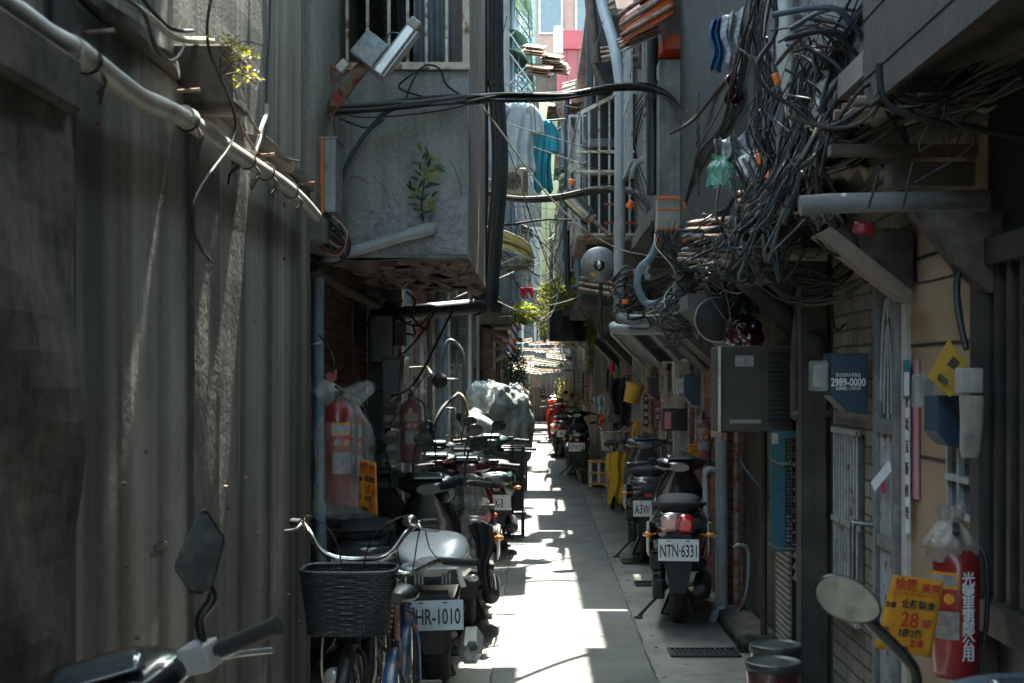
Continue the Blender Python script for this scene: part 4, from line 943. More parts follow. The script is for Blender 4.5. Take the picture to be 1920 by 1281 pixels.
def block(name, label, x0, x1, y0, y1, z0, z1, m, trim=None, wins=()):
    t = thing(name, label, 'building', ((x0+x1)/2, y0, 0)); wb(t, 'wall', m, x0, x1, y0, y1, 0 if z0 is None else z0, z1)
    if trim: q = MB(); q.box(x0-.1,x1+.1,y0-.14,y0-.002,z1-.7,z1+.05); part('parapet', q, trim, t, 0, True)
    for (a, b, c, d) in wins:
        q = MB(); q.box(a,b,y0-.03,y0-.003,c,d); w_ = part('window', q, glassy, t, 0, True)
        q = MB(); q.box(a-.1,a,y0-.08,y0-.031,c,d); q.box(b,b+.1,y0-.08,y0-.031,c,d); q.box(a-.1,b+.1,y0-.08,y0-.031,c-.1,c); q.box(a-.1,b+.1,y0-.08,y0-.031,d,d+.1)
        q.v = [v-t.location for v in q.v]; part('frame', q, pvc_l, w_)
    return t
block('apartment_building', 'salmon pink apartment block far behind the red metal shed', -6, 9, 70, 78, 0, 26, pinkw, None, [(0.2,1.2,18.6,20.5),(2.0,3.4,18.4,20.4),(-2.2,-.8,15,17)])
block('metal_shed', 'red metal clad rooftop shed at the top of the alley view', .85, 6, 58, 62, 10.4, 15.7, redw, red_paint)
block('building', 'brown building carrying the red metal shed', -.9, 7, 60.2, 67, 0, 15.2, render_b, None, [(-.4,.3,9,10.2),(.5,1.2,12.5,13.6)])
block('metal_shed', 'pale yellow metal clad shed below the red one', .2, 5, 55, 60, 5.0, 12.2, yelw, pm('yellow_trim', (.62,.58,.3), None, 3, .5))
block('metal_shed', 'pale teal clad wall panel left of the red shed', -1.1, -.05, 50.0, 52, 11.6, 15.5, tealw)
block('building', 'grey building behind the end fence', -5, 5, 56.5, 60.1, 0, 9.4, render_g, None, [(-.5,-.1,2.8,4.3),(.15,.7,2.8,4.0),(-.3,.15,5.2,7.5),(.5,1.0,5.2,7.5),(1.1,1.6,3.0,4.6)])
q = MB(); q.tube([P(1047,50,56),P(1047,85,56),P(1047,100,56)], .18, 10, False); single('drain_pipe', q, pvc_l, 'pale vertical pipe beside the red shed', 'pipe')
for i,(x0,x1,y0,y1,z) in enumerate(((-1.09,-.06,.5,5.45,5.2),(.2,1.05,-9,6.4,5.2),(-.80,-.06,5.9,10.4,5.25),(.42,1.05,6.5,11.1,5.3),(-.9,.02,8.6,10.45,5.15),(.55,1.05,11.2,12.6,5.6),(.47,.98,13.0,15.9,6.3),(-.41,.6,23.5,24.9,9.2),(-.39,.2,29.9,31.5,11.2))):  # out-of-view awnings added to cast shade bands on the ground
    s = 1 if (x0+x1) > 0 else -1; xi = x1 if s > 0 else x0; xo = x0 if s > 0 else x1
    awning('awning', 'unseen corrugated awning added to shade the lane, %s from the camera on the %s side' % (['first','first','second','second','third','third','fourth','fourth','fifth','sixth','seventh','eighth','ninth','tenth','eleventh'][i+(2 if i > 6 else 0)], 'right' if s > 0 else 'left'), (xi, y0, z+.03), (xi, y1, z+.03), (xo-xi,0,0), .06, (zinc, beige_corr, green_corr)[i%3], .12, .012, 'unseen awnings added to shade the lane')
# ================================================================ left wall dressing
def cable(name, label, pts, r, m, group=None, cat='cable', n=6):
    q = MB(); q.tube(pts, r, n); return single(name, q, m, label, cat, group)
gp = thing('wall_pipe', 'thick pale grey plastic pipe slanting down along the stained wall', 'pipe', PX(300,190,-1.02))
pts = [PX(px, py, -1.03) for px, py in ((-160,-75),(-60,-30),(30,25),(90,68),(150,100),(215,150),(262,184),(300,200),(345,222),(380,245),(430,280),(480,312),(530,345),(565,375),(592,405))]
q = MB(); q.tube(pts, .028, 16); part('pipe', q, pvc_l, gp, 0, True)
for px, py in ((140,98),(350,222)):
    c = PX(px, py, -1.03); d = (PX(px+8,py+5.6,-1.03)-c).normalized(); q = MB(); q.tube([c-d*.035, c+d*.035], .034, 16, False); part('pipe_joint', q, pvc_l, gp, 0, True)
rn = random.Random(11)
for px, py in ((162,112),(352,226),(462,300),(498,322),(545,358)):
    c = PX(px, py, -1.03); q = MB()
    for k in range(3):
        o = rn.uniform(-.01,.01); q.tube([c+Vector((.033*math.cos(a), o+.006*math.sin(2*a+k), .033*math.sin(a))) for a in [2*PI*j/10 for j in range(11)]], .0022, 5)
    for k in range(4): q.tube([c+Vector((.03,0,-.02)), c+Vector((.035+rn.uniform(0,.02),rn.uniform(-.02,.02),-.05)), c+Vector((.02,rn.uniform(-.04,.04),-.06-rn.uniform(.01,.05)))], .0022, 5)
    part('tie_wire', q, cable_t, gp, 0, True)
cable('cable_bundle', 'pale taped cables looping along the top of the stained wall', [PX(x,y,-1.06) for x,y in ((180,-30),(230,0),(262,18),(290,40),(318,64),(345,74),(385,76),(400,78))], .011, cable_w, None, 'cable')
cable('cable', 'thin grey cable sagging below the pale taped cables', [PX(x,y,-1.05) for x,y in ((225,-10),(270,25),(285,70),(300,100),(318,115),(335,105),(345,85)) ], .006, cable_g)
cable('cable', 'black cable running down to the corner of the concrete beam end', [PX(x,y,-1.06) for x,y in ((262,-8),(290,25),(315,50),(340,58),(362,58))], .006, cable_k)
cable('cable', 'long black cable dangling in loops down the stained wall', [PX(x,y,-.93) for x,y in ((400,-20),(389,40),(392,95),(410,140),(432,190),(442,235),(430,275),(405,310),(380,345),(362,385),(362,430),(378,468),(398,492))], .0045, cable_k)
cable('cable', 'thin teal cable hanging straight beside the lit leaves', [PX(x,y,-1.06) for x,y in ((507,-20),(505,60),(500,140),(499,192))], .004, cable_b)
cable('cable_bundle', 'white taped cable joint above the slanting grey pipe', [PX(x,y,-1.05) for x,y in ((500,195),(499,215),(490,240),(487,258),(478,285))], .009, cable_w)
for i,(lb,pl,m) in enumerate((('thin brown cable from the beam end to the pipe, nearest of three',((440,185),(447,225),(465,262),(482,285)),cable_t),('grey cable falling from the beam end behind the pipe',((455,190),(470,225),(487,250)),cable_g),('thin root-like cord creeping from the white joint to the wall end',((496,255),(515,272),(535,295),(562,303)),cable_t),('short dark cord curling under the slanting pipe',((440,290),(436,305),(446,312),(432,325),(428,345)),cable_k))):
    cable('cable', lb, [PX(x,y,-1.05) for x,y in pl], .005, m)
q = MB(); rn = random.Random(4)                          # sprouting plant lit by the sun
pl = thing('wall_plant', 'sunlit yellow green plant sprouting from the concrete beam end', 'plant', (-.92,4.6,2.6))
for k in range(12):
    a = PX(412+rn.uniform(-6,14), 90+rn.uniform(0,60), -.93); b = a+Vector((rn.uniform(.02,.13), rn.uniform(-.12,.02), rn.uniform(-.05,.07))); q.tube([a,(a+b)/2+Vector((0,0,.02)),b], .0018, 4)
    m_ = MB()
part('stems', q, bark, pl, 0, True)
q = MB()
for c, n in (((408,66),10),((432,82),40),((452,95),60),((470,100),40),((440,112),40),((462,135),50),((478,143),25),((452,152),20)): leaves(q, PX(*c,-.88), (.030,.05,.022), int(n*.8), .0095, rn, 2)
part('leaves', q, [leaf_y, pm('pale_lit_leaf', (.45,.42,.10), None, 10, .5)], pl, 0, True)  # pale yellow tones put the sunlight into the leaf colour

# ---- bay dressing
pb = thing('meter_cabinet', 'grey cabinet at the end of the stained wall with pink and orange strips', 'cabinet', P(602,400,7.2))
S = 7.2/F; bx = lambda x: (x-CX)*S; bz = lambda y: EYE+(CY-y)*S
wb(pb, 'casing', galv, bx(568), bx(630), 7.2, 7.45, bz(398), bz(260), .004)
wb(pb, 'lid', galv, bx(566), bx(634), 7.19, 7.47, bz(260), bz(257))
q = MB(); q.tube([P(605,258,7.17),P(603,320,7.17),P(604,402,7.17)], .009, 8, False); part('orange_conduit', q, orange, pb, 0, True)
q = MB(); q.tube([P(596,260,7.18),P(594,310,7.18),P(598,365,7.18)], .008, 8, False); part('pink_conduit', q, pm('pink_tube', (.6,.22,.2), None, 5, .5), pb, 0, True)
sl = thing('street_lamp', 'slanted rusty pole street lamp with a long grey lamp head', 'street lamp', P(585,250,7.5))
q = MB(); q.tube([P(585,252,7.6),P(625,195,7.5),P(660,150,7.42),P(690,112,7.38)], .034, 14, False); part('pole', q, rusty, sl, 0, True)
for a, b in (((631,188),(640,176)),((668,140),(675,131))): q = MB(); q.tube([P(*a,7.48),P(*b,7.46)], .0375, 14, False); part('red_tape', q, pm('faded_red_tape', (.5,.13,.11), None, 5, .6), sl, 0, True)
def dirbox(a, b, w_, dpt, Y):                            # bar from pixel a to pixel b, width w_ metres, depth dpt
    A = P(*a, Y); B = P(*b, Y); x = (B-A).normalized(); yv = Vector((0,1,0)); z = x.cross(yv); q = MB()
    q.obox((A+B)/2, ((B-A).length, dpt, w_), Matrix((x, yv, z)).transposed()); return q
part('driver_box', dirbox((679,118),(713,77),.155,.11,7.35), galv, sl, .006, True)
part('driver_box_rib', dirbox((684,121),(718,80),.10,.135,7.35), galv, sl, .004, True)
part('lamp_head', dirbox((708,143),(780,47),.062,.14,7.33), silver, sl, .012, True)
part('lamp_diffuser', dirbox((719,146),(784,62),.018,.11,7.33), white_paint, sl, .004, True)
part('end_cap', dirbox((771,58),(784,42),.066,.146,7.33), acw, sl, .01, True)
q = MB(); q.cyl(P(672,80,7.35),P(686,92,7.35),.008); q.cyl(P(662,96,7.35),P(676,106,7.35),.008); part('screw', q, steel, sl, 0, True)
q = MB(); q.tube([P(722,78,7.3),P(732,62,7.28),P(752,64,7.28)], .005, 6); part('wire', q, cable_b, sl, 0, True)
jb = thing('junction_box', 'small white junction box with loose wires beside the lamp pole', 'junction box', P(643,125,7.6)); part('box', dirbox((634,132),(650,116),.045,.04,7.6), white_paint, jb, .003, True)
q = MB(); rn = random.Random(8)
for k in range(9): a = P(632+rn.uniform(-6,10),128+rn.uniform(-8,14),7.6); q.tube([a, a+Vector((rn.uniform(-.08,.02),rn.uniform(-.05,.05),rn.uniform(-.03,.05))), a+Vector((rn.uniform(-.08,.05),0,rn.uniform(-.1,0)))], .003, 5)
part('wires', q, pm('red_wire', (.4,.1,.08), (.3,.25,.2), 9, .5), jb, 0, True)
dp = thing('drain_pipe', 'grey plastic drain pipe slanting across the foot of the concrete bay', 'pipe', P(710,460,7.93))
q = MB(); q.tube([P(600,492,7.93),P(640,478,7.93),P(780,436,7.93)], .031, 16, False); part('pipe', q, pvc, dp, 0, True)
q = MB(); q.tube([P(768,440,7.93),P(806,429,7.93)], .036, 16, False); q.ell(P(808,429,7.93),(.034,.034,.034)); part('end_cap', q, pvc, dp, 0, True)
q = MB(); rn = random.Random(21)                        # wall plant on the bay
wp = thing('wall_plant', 'small leafy fig growing out of the grey concrete bay', 'plant', P(793,412,7.95))
q.tube([P(793,415,7.97),P(791,380,7.93),P(796,330,7.9),P(800,285,7.88)], [.008,.006,.004,.002], 6); part('stem', q, bark, wp, 0, True)
for i, (x, y, a, s) in enumerate(((788,275,115,.05),(797,290,60,.045),(800,288,95,.055),(815,298,40,.04),(822,312,-10,.045),(780,307,170,.045),(812,318,20,.05),(826,318,-30,.045),(778,335,160,.04),(806,332,35,.055),(772,352,150,.05),(803,350,20,.045),(785,358,140,.04),(797,372,50,.05),(776,385,170,.045),(806,388,15,.04),(770,345,100,.04),(790,312,80,.04),(793,330,120,.04),(812,345,-5,.05),(784,372,150,.045),(808,378,25,.04),(782,392,165,.04),(800,398,10,.045),(775,362,120,.035),(815,365,40,.04),(788,345,70,.04),(796,315,100,.045),(806,305,70,.05),(783,325,140,.04),(817,330,30,.045),(772,372,175,.035),(790,402,60,.035),(810,392,-20,.035))):
    q = MB(); c = P(x, y, 7.88+.04*math.sin(i*2.3)); s *= .85; M = Matrix.Rotation(R(-a), 3, 'Y')@Matrix.Rotation(rn.uniform(-.7,.7), 3, 'X')
    q.add([c+M@Vector(v) for v in ((-s*.8,0,0),(-s*.3,-.006,s*.26),(s*.3,-.01,s*.24),(s,.006,0),(s*.3,-.01,-s*.24),(-s*.3,-.006,-s*.26),(0,-.016,0))], [(0,6,1),(1,6,2),(2,6,3),(3,6,4),(4,6,5),(5,6,0)], True); part('leaf', q, leaf_m if i % 3 else leaf_y, wp, 0, True)
def strands(name, label, paths, r, m, jit, n, seed, group=None, cat='cable', pn='cable', rv=None, mats=None):
    rn = random.Random(seed); t = thing(name, label, cat, paths[0], 0, group)
    for k in range(n):
        ph = rn.uniform(0, 6); am = rn.uniform(.2, 1)*jit
        pts = [Vector(p)+Vector((am*.7*math.sin(ph+i*1.3), am*math.cos(ph*2+i*.9), am*math.sin(ph*3+i*1.1))) for i, p in enumerate(paths)]
        q = MB(); q.tube(pts, r*rn.uniform(.6,1.3), 6); part(pn, q, m if not mats else rn.choice(mats), t, 0, True)
    return t
strands('cable_bundle', 'thick bundle of black cables strung across the alley from the bay to the duct column', [P(583,214,7.6),P(640,208,7.75),P(740,196,7.86),P(850,187,7.9),P(890,185,7.92),P(950,183,8.9),P(1060,180,9.8),P(1150,165,10.4),P(1205,163,10.7),P(1250,180,10.8),P(1280,220,10.8),P(1298,280,10.7),P(1302,350,10.7),P(1290,440,10.8)], .012, cable_k, .028, 9, 1, mats=[cable_k,cable_k,cable_k,cable_g])
strands('cable_bundle', 'second cable bundle strung lower across the alley, lit brown on top', [P(905,358,12.2),P(960,372,12.8),P(1040,372,13),P(1110,358,13),P(1165,356,12.9),P(1200,368,12.6),P(1222,410,12.3),P(1226,460,12.2)], .014, cable_k, .03, 8, 2, mats=[cable_k,cable_k,cable_t,cable_g])
strands('cable_bundle', 'pair of thin dark cables strung just above the round lamp', [P(900,412,12),P(950,422,13),P(1020,413,14),P(1090,416,14.5),P(1105,430,14.5)], .008, cable_k, .012, 3, 3)
cable('cable', 'dark blue cable branching down from the bundle across the bay', [P(752,199,7.9),P(722,212,7.9),P(700,235,7.9),P(672,270,7.9),P(650,310,7.9),P(637,350,7.95)], .013, pm('scuffed_blue_cable', (.05,.09,.12), (.03,.05,.07), 9, .5))
cable('cable', 'white cable running diagonally down to the right from the black pipe', [P(905,200,9.8),P(950,262,10.3),P(1010,345,11),P(1060,400,11.6),P(1110,440,12),P(1170,470,12.1),P(1240,483,12.1)], .006, cable_w)
for i,(lb,pl,r) in enumerate((('thin wire arching over the bay window sill',((815,185),(770,175),(748,160),(790,128),(805,122),(825,130),(838,160),(870,182)),.006),('thin wire hanging from the sill loop to the bundle',((760,190),(770,160),(785,135),(805,127)),.005),('loose wires sagging under the bundle on the bay',((620,212),(650,228),(690,240),(720,225)),.005),('slim wire sagging across the middle of the bay',((640,205),(670,220),(760,216),(840,205),(900,190)),.004),('black vertical cable down the corner beside the bay window',((575,-20),(577,60),(578,130),(582,200),(583,225)),.012))):
    cable('cable', lb, [P(x,y,7.92) for x,y in pl], r, cable_k)
bp_ = thing('drain_pipe', 'big black drain pipe running down beside the bay and bending left', 'pipe', P(918,575,10.9))
q = MB(); q.tube([P(928,-260,10.9),P(929,0,10.9),P(930,150,10.9),P(938,300,10.9),P(930,420,10.9),P(919,545,10.9)], .062, 18); part('pipe', q, blackpipe, bp_, 0, True)
q = MB(); q.tube([P(928,150,10.9),P(929,162,10.9)], .069, 18, False); q.tube([P(920,530,10.9),P(918,552,10.9)], .071, 18, False); q.tube([P(919,545,10.9),P(917,566,10.9),P(905,574,10.9),P(893,576,10.85)], .064, 16); part('joint', q, blackpipe, bp_, 0, True)
q = MB(); q.tube([P(905,573,10.88),P(800,583,10.7),P(700,594,10.5)], .058, 16, False); part('cross_pipe', q, blackpipe, bp_, 0, True)
for i,(x,r,m,lb) in enumerate(((888,.02,pvc_bl,'thin blue pipe at the corner of the bay, left of the black pipe'),(896,.018,cable_k,'black cable run down the corner of the bay'),(903,.022,cable_b,'teal cable run between the bay and the black pipe'),(911,.016,cable_k,'thin black cable just left of the black pipe'))):
    cable('cable' if i else 'thin_pipe', lb, [P(x,-260,10.85),P(x,100,10.85),P(x+2,300,10.85),P(x-2,480,10.85),P(x-4,560,10.85)], r*.8, m, None, 'cable' if i else 'pipe', 8)
cable('gas_pipe', 'blue grey pipe standing against the brick wall at the stained wall end', [P(597,520,7.3),P(596,640,7.3),P(598,800,7.3),P(604,1180,7.3)], .03, pvc_bl, None, 'pipe', 12)
cable('waste_pipe', 'old brown pipe running under the bay into the dark', [P(588,500,7.7),P(620,525,8.0),P(660,550,8.6),P(705,572,9.6)], .03, cable_t, None, 'pipe', 12)
cable('conduit', 'thin vertical conduit on the dark brick wall', [P(660,560,8.6),P(661,700,8.6)], .008, cable_t, None, 'pipe')
wc_ = strands('cable_tangle', 'tangle of black and red wires below the grey cabinet', [P(595,402,7.3),P(600,425,7.25),P(615,450,7.2),P(632,470,7.2),P(640,450,7.2),P(625,425,7.2)], .007, cable_k, .06, 14, 6, mats=[cable_k,cable_k,cable_t,cable_g,pm('red_wire',(.4,.1,.08))])
cable('cable', 'dark loop of cable hanging by the end of the grey drain pipe', [P(608,405,7.2),P(648,440,7.2),P(655,465,7.2),P(640,490,7.2),P(600,495,7.2),P(586,480,7.2)], .009, cable_k)
# meter boxes and dark boxes under the bay
mb_ = thing('meter_box', 'tall black meter box under the bay, upper of two', 'meter box', P(715,670,9.9)); wb(mb_, 'casing', gloss_black, P(692,0,9.9).x, P(738,0,9.9).x, 9.9, 10.2, P(0,680,9.9).z, P(0,590,9.9).z, .008)
wb(mb_, 'label_panel', acb, P(738,0,9.9).x+.003, P(756,0,9.9).x, 9.92, 10.15, P(0,648,9.9).z, P(0,604,9.9).z, .004)
m2_ = thing('meter_box', 'black wedge-bottomed box below the tall meter box', 'meter box', P(730,760,9.8)); q = MB(); q.prism([P(716,674,9.7),P(752,672,9.7),P(749,735,9.7),P(728,755,9.7),P(716,755,9.7)], (0,.25,0)); part('casing', q, black, m2_, .006, True)
q = MB(); q.prism([P(718,668,9.68),P(754,666,9.68),P(752,673,9.68),P(718,675,9.68)], (0,.28,0)); part('lid', q, darkm, m2_, .003, True)
wb(thing('post', 'black steel post between the two hanging extinguishers', 'post', P(704,1100,10.3)), 'post', darkm, P(690,0,10.3).x, P(716,0,10.3).x, 10.3, 10.4, 0, P(0,590,10.3).z)
cable('cable', 'long black cable swooping from the bay to the second extinguisher', [P(850,580,10.4),P(820,640,10),P(795,690,9.8),P(768,728,9.7),P(735,742,9.7),P(705,728,9.9)], .008, cable_k)
cable('cable', 'brown cable slanting from the bay down to the black box', [P(815,585,10.4),P(790,625,10.1),P(765,655,9.9),P(742,672,9.8)], .008, cable_t)
cable('cable', 'thin black cord slanting behind the second extinguisher', [P(800,700,9.5),P(765,750,9.4),P(728,798,9.3)], .004, cable_k)
cr = thing('cable_clump', 'dark clump of old cable ends under the bay corner', 'cable', P(745,560,10.2)); rn = random.Random(12)
for k in range(12):
    a = P(720+rn.uniform(0,60), 545+rn.uniform(0,40), 10.2+rn.uniform(-.3,.3)); q = MB(); q.tube([a, a+Vector((rn.uniform(-.1,.1),.02,-.08)), a+Vector((rn.uniform(-.2,.2),0,-.18)), a+Vector((rn.uniform(-.1,.2),0,-.1))], .008, 5); part('cable', q, cable_k, cr, 0, True)
# red tag with string
tg = MB(); tg.prism([P(611,700,7.0),P(632,692,7.0),P(631,712,7.0),P(618,719,7.0),P(612,712,7.0)], (0,.004,0)); single('red_tag', tg, red_paint, 'small red tag hanging above the first pair of extinguishers', 'tag')
cable('cord', 'black cord looping down to the small red tag', [P(598,628,7.1),P(615,650,7.1),P(627,680,7.0),P(622,700,7.0)], .004, cable_k)
cable('cord', 'short white cord across the blue grey pipe', [P(580,646,7.15),P(592,645,7.1),P(604,641,7.1)], .004, cable_w)

# ---- hanging extinguishers, bags and notices
def ext_px(label, x, ytop, ybot, wpx, Y, **k):
    r = wpx*Y/F/2; h = (ybot-ytop)*Y/F; return extinguisher(label, P(x, ybot, Y), r, h, **k)
ext_px('red extinguisher in a clear bag at the end of the stained wall', 634,748,946,52,6.65, yaw=R(25))
ext_px('red extinguisher behind the yellow notice, right of the hanging pair', 664,752,952,34,6.95, yaw=R(5))
e3 = ext_px('red extinguisher with stickers in a clear bag beside the steel door handle', 770,748,868,42,9.2, yaw=R(12))
film_bag('crumpled clear bag over the hanging pair of extinguishers', P(645,968,6.69), .122, .62, film, 1, .36, .75, flat=.9)
film_bag('tall clear bag over the extinguisher beside the steel handle', P(773,888,9.2), .092, .56, film, 2, .25, .2, flat=.8)
notice('yellow sale notice taped beside the first pair of extinguishers', [P(675,860,6.6),P(705,868,6.5),P(708,967,6.5),P(671,952,6.6)])
q = MB(); q.tube([P(724,812,9.5),P(726,806,9.4),P(745,806,9.4),P(748,815,9.4),P(748,862,9.4),P(744,873,9.4),P(728,873,9.4),P(724,868,9.5)], .011, 10); part('pull_handle', q, chrome, h1, 0, True)
wm = thing('water_meter', 'round black water meter on a pipe by the salmon tiles', 'meter', P(825,714,14)); q = MB(); q.lathe([(.0,-.05),(.06,-.045),(.075,-.02),(.075,.03),(.03,.05)], P(825,714,14), Euler((R(90),0,0)), 24); part('dial_case', q, blackm, wm, 0, True)
q = MB(); q.tube([P(826,690,14),P(840,640,14),P(862,652,14),P(870,690,14),P(868,800,14)], .018, 10); q.tube([P(838,712,14),P(858,712,14)], .014, 8, False); part('pipe', q, pvc_bl, wm, 0, True)
for i,(x,w_,Y,m,zt,lb) in enumerate(((806,10,14,render_g,2.6,'narrow grey post right of the second extinguisher'),(826,17,15,pvc_bl,2.6,'thick blue grey post left of the salmon tiles'),(841,6,15,pvc_l,2.6,'pale thin pipe against the salmon tiles'),(880,8,18,render_w,2.7,'pale post right of the salmon tiles'),(895,6,19,pvc,2.7,'slim grey pipe before the bagged bundle'))):
    q = MB(); r = w_*Y/F/2; q.cyl(P(x,0,Y)*1.0-Vector((0,0,P(x,0,Y).z)), (P(x,0,Y).x,Y,zt), r, None, 12); single('pole', q, m, lb, 'post')
cable('hose', 'brown garden hose arching down beside the black water meter', [P(858,738,13.5),P(868,745,13.4),P(877,780,13.4),P(876,815,13.4)], .016, pm('ochre_hose', (.3,.2,.1), None, 5, .5), None, 'hose')
cable('hose', 'dark grey hose curving down past the second extinguisher', [P(857,740,13.4),P(830,765,13.2),P(815,800,13.1),P(812,850,13.1)], .018, cable_g, None, 'hose')
q = MB(); q.tube([P(836,766,13.8),P(853,766,13.7),P(853,818,13.7),P(836,818,13.8)], .012, 8, False); part('pull_handle', q, steel, HL[1], 0, True)
q = MB(); q.prism([P(766,688,11),P(800,686,11),P(808,700,11),P(800,708,11),P(768,704,11)], (0,.2,0)); single('paper_bag', q, cream_cloth, 'folded pale bag on a ledge above the second extinguisher', 'bag', bev=.008)
# bagged bundle and things around it
bn = thing('bagged_bundle', 'big round heap wrapped in grey plastic sacks at the left edge of the lane', 'bundle', (-.45,17.2,0)); rn = random.Random(2)
def sack(c, r, ph, m, nm='sack', par=bn):
    q = MB()
    def f(u, v):
        a = 2*PI*u; b = PI*v; d = Vector((math.sin(b)*math.cos(a), math.sin(b)*math.sin(a), math.cos(b)))
        n1 = mnoise.noise(d*2.2+Vector((ph,0,0))); n2 = abs(mnoise.noise(d*4.5+Vector((0,ph*3,0)))); n3 = abs(mnoise.noise(Vector((d.x*11,d.y*11,d.z*4))+Vector((ph*2,0,0))))
        k = 1+.22*n1-.10*n2-.02*n3-.035*abs(math.sin(4*a+3*d.z+ph))
        if d.z > .75: k *= 1-.5*(d.z-.75)*abs(math.sin(7*a+ph))
        return (c[0]+r[0]*k*d.x, c[1]+r[1]*k*d.y, c[2]+r[2]*k*d.z)
    q.grid(f, 90, 50, None, True); part(nm, q, m, par, 0, True)
sackm = pm('grey_sack', (.24,.265,.255), (.15,.165,.16), 5, .5, bump=.4, fine=20)
sack((P(960,0,17.2).x,17.2,P(0,790,17.2).z), (.26,.3,.46), 1, sackm); sack((P(920,0,17).x,17,P(0,752,17).z), (.30,.28,.24), 2, sackm); sack((P(975,0,17.3).x,17.3,P(0,800,17).z), (.17,.25,.5), 3, pm('brown_sack', (.20,.18,.15), (.13,.12,.10), 5, .5)); sack((P(900,0,16.6).x,16.6,P(0,745,16.6).z), (.17,.17,.2), 4, film2, 'clear_sack')
q = MB(); q.obox(P(950,880,17.2)+Vector((0,0,.0)), (.5,.5,.5)); part('crate', q, acb, bn, .01, True)
for i,(c,e,lb) in enumerate(((P(895,800,15.2),(.15,.25,.13),'white plastic canister lying on the left scooters'),)):
    ct = thing('canister', lb, 'container', c)
    q = MB(); q.lathe([(.05,-.22),(.125,-.2),(.135,-.1),(.135,.16),(.08,.22),(.06,.23),(.06,.27)], (0,0,0), Euler((R(60),R(-60),0)), 24); part('body', q, pm('white_hdpe', (.55,.58,.57), (.45,.48,.47), 4, .4), ct)
    q = MB(); q.lathe([(.0,.272),(.066,.27),(.066,.30),(.0,.302)], (0,0,0), Euler((R(60),R(-60),0)), 24); part('cap', q, galv, ct)
bk = thing('bucket', 'upturned pale bucket beside the grey sacks', 'bucket', P(897,775,15.8)); q = MB(); q.lathe([(.09,0),(.125,.2),(.13,.2),(.13,.18),(.095,.0)], (0,0,0), Euler((R(150),R(30),0)), 24); part('body', q, pm('grey_pail', (.42,.47,.46), None, 4, .5), bk)
# poster of goods on the left further back
bpz = thing('barber_pole', 'striped red, white, orange and blue barber pole on the left', 'barber pole', P(955,662,19.5), group=None, ry=R(14))
q = MB(); n, m_ = 28, 60; r = .055; Hh = .44
mats_b = [red_paint, white_paint, pm('orange_stripe', (.75,.25,.03), None, 4, .4), white_paint, pm('navy_stripe', (.03,.07,.2), None, 4, .4), white_paint]
for j in range(m_):
    for k in range(n):
        a0 = 2*PI*k/n; a1 = 2*PI*(k+1)/n; z0 = Hh*j/m_; z1 = Hh*(j+1)/m_; q.mi = int(((k/n)+j/m_*1.6)*6/1.0) % 6
        q.add([(r*math.cos(a0),r*math.sin(a0),z0),(r*math.cos(a1),r*math.sin(a1),z0),(r*math.cos(a1),r*math.sin(a1),z1),(r*math.cos(a0),r*math.sin(a0),z1)], [(0,1,2,3)])
part('striped_cylinder', q, mats_b, bpz)
q = MB(); q.lathe([(.0,Hh),(.065,Hh),(.065,Hh+.03),(.03,Hh+.05),(.0,Hh+.05)], (0,0,0), None, 20); q.lathe([(.0,-.05),(.03,-.05),(.065,-.03),(.065,0),(.0,0)], (0,0,0), None, 20); part('end_caps', q, chrome, bpz)
q = MB(); q.tube([(0,0,Hh+.04),(-.1,0,Hh+.05),(-.25,0,Hh)], .012, 8, False); part('bracket', q, darkm, bpz)

# ================================================================ left upper clutter
def arched(label, x, y0, y1, z, dx, dz, mat):
    return awning('awning', label, (x,y0,z), (x,y1,z), (dx,0,0), dz, mat, .09, .006, 'curved awnings on the left houses', curve=1)
arched('upper pale green curved awning high on the left', -.42, 21.0, 22.4, P(0,68,21.5).z, .37, .55, green_corr)
arched('lower pale green curved awning high on the left, under the other one', -.42, 21.0, 22.6, P(0,105,21.5).z, .40, .55, green_corr)
arched('topmost green curved awning at the top edge of the picture', -.42, 21.0, 22.4, P(0,-12,21.5).z, .36, .5, green_corr)
arched('dirty olive curved awning beside the black pipe', -.80, 12.0, 13.6, P(0,430,12.5).z, .78, .28, olive_corr)
wd = thing('wooden_slat_bundle', 'sunlit stack of weathered wooden slats high on the left', 'wood', P(1020,120,17)); rn = random.Random(9)
for c in ((1003,95,17),(1035,112,17.3),(1012,132,16.8),(1045,128,17.4)):
    for k in range(9):
        a = P(*c); q = MB(); q.obox(a+Vector((0,rn.uniform(-.1,.1),-.012*k+.05)), (.26+rn.uniform(-.06,.06),.5,.01), Euler((R(16),R(8),rn.uniform(-.1,.1)))); part('slat', q, wood if k % 3 else rusty, wd, 0, True)
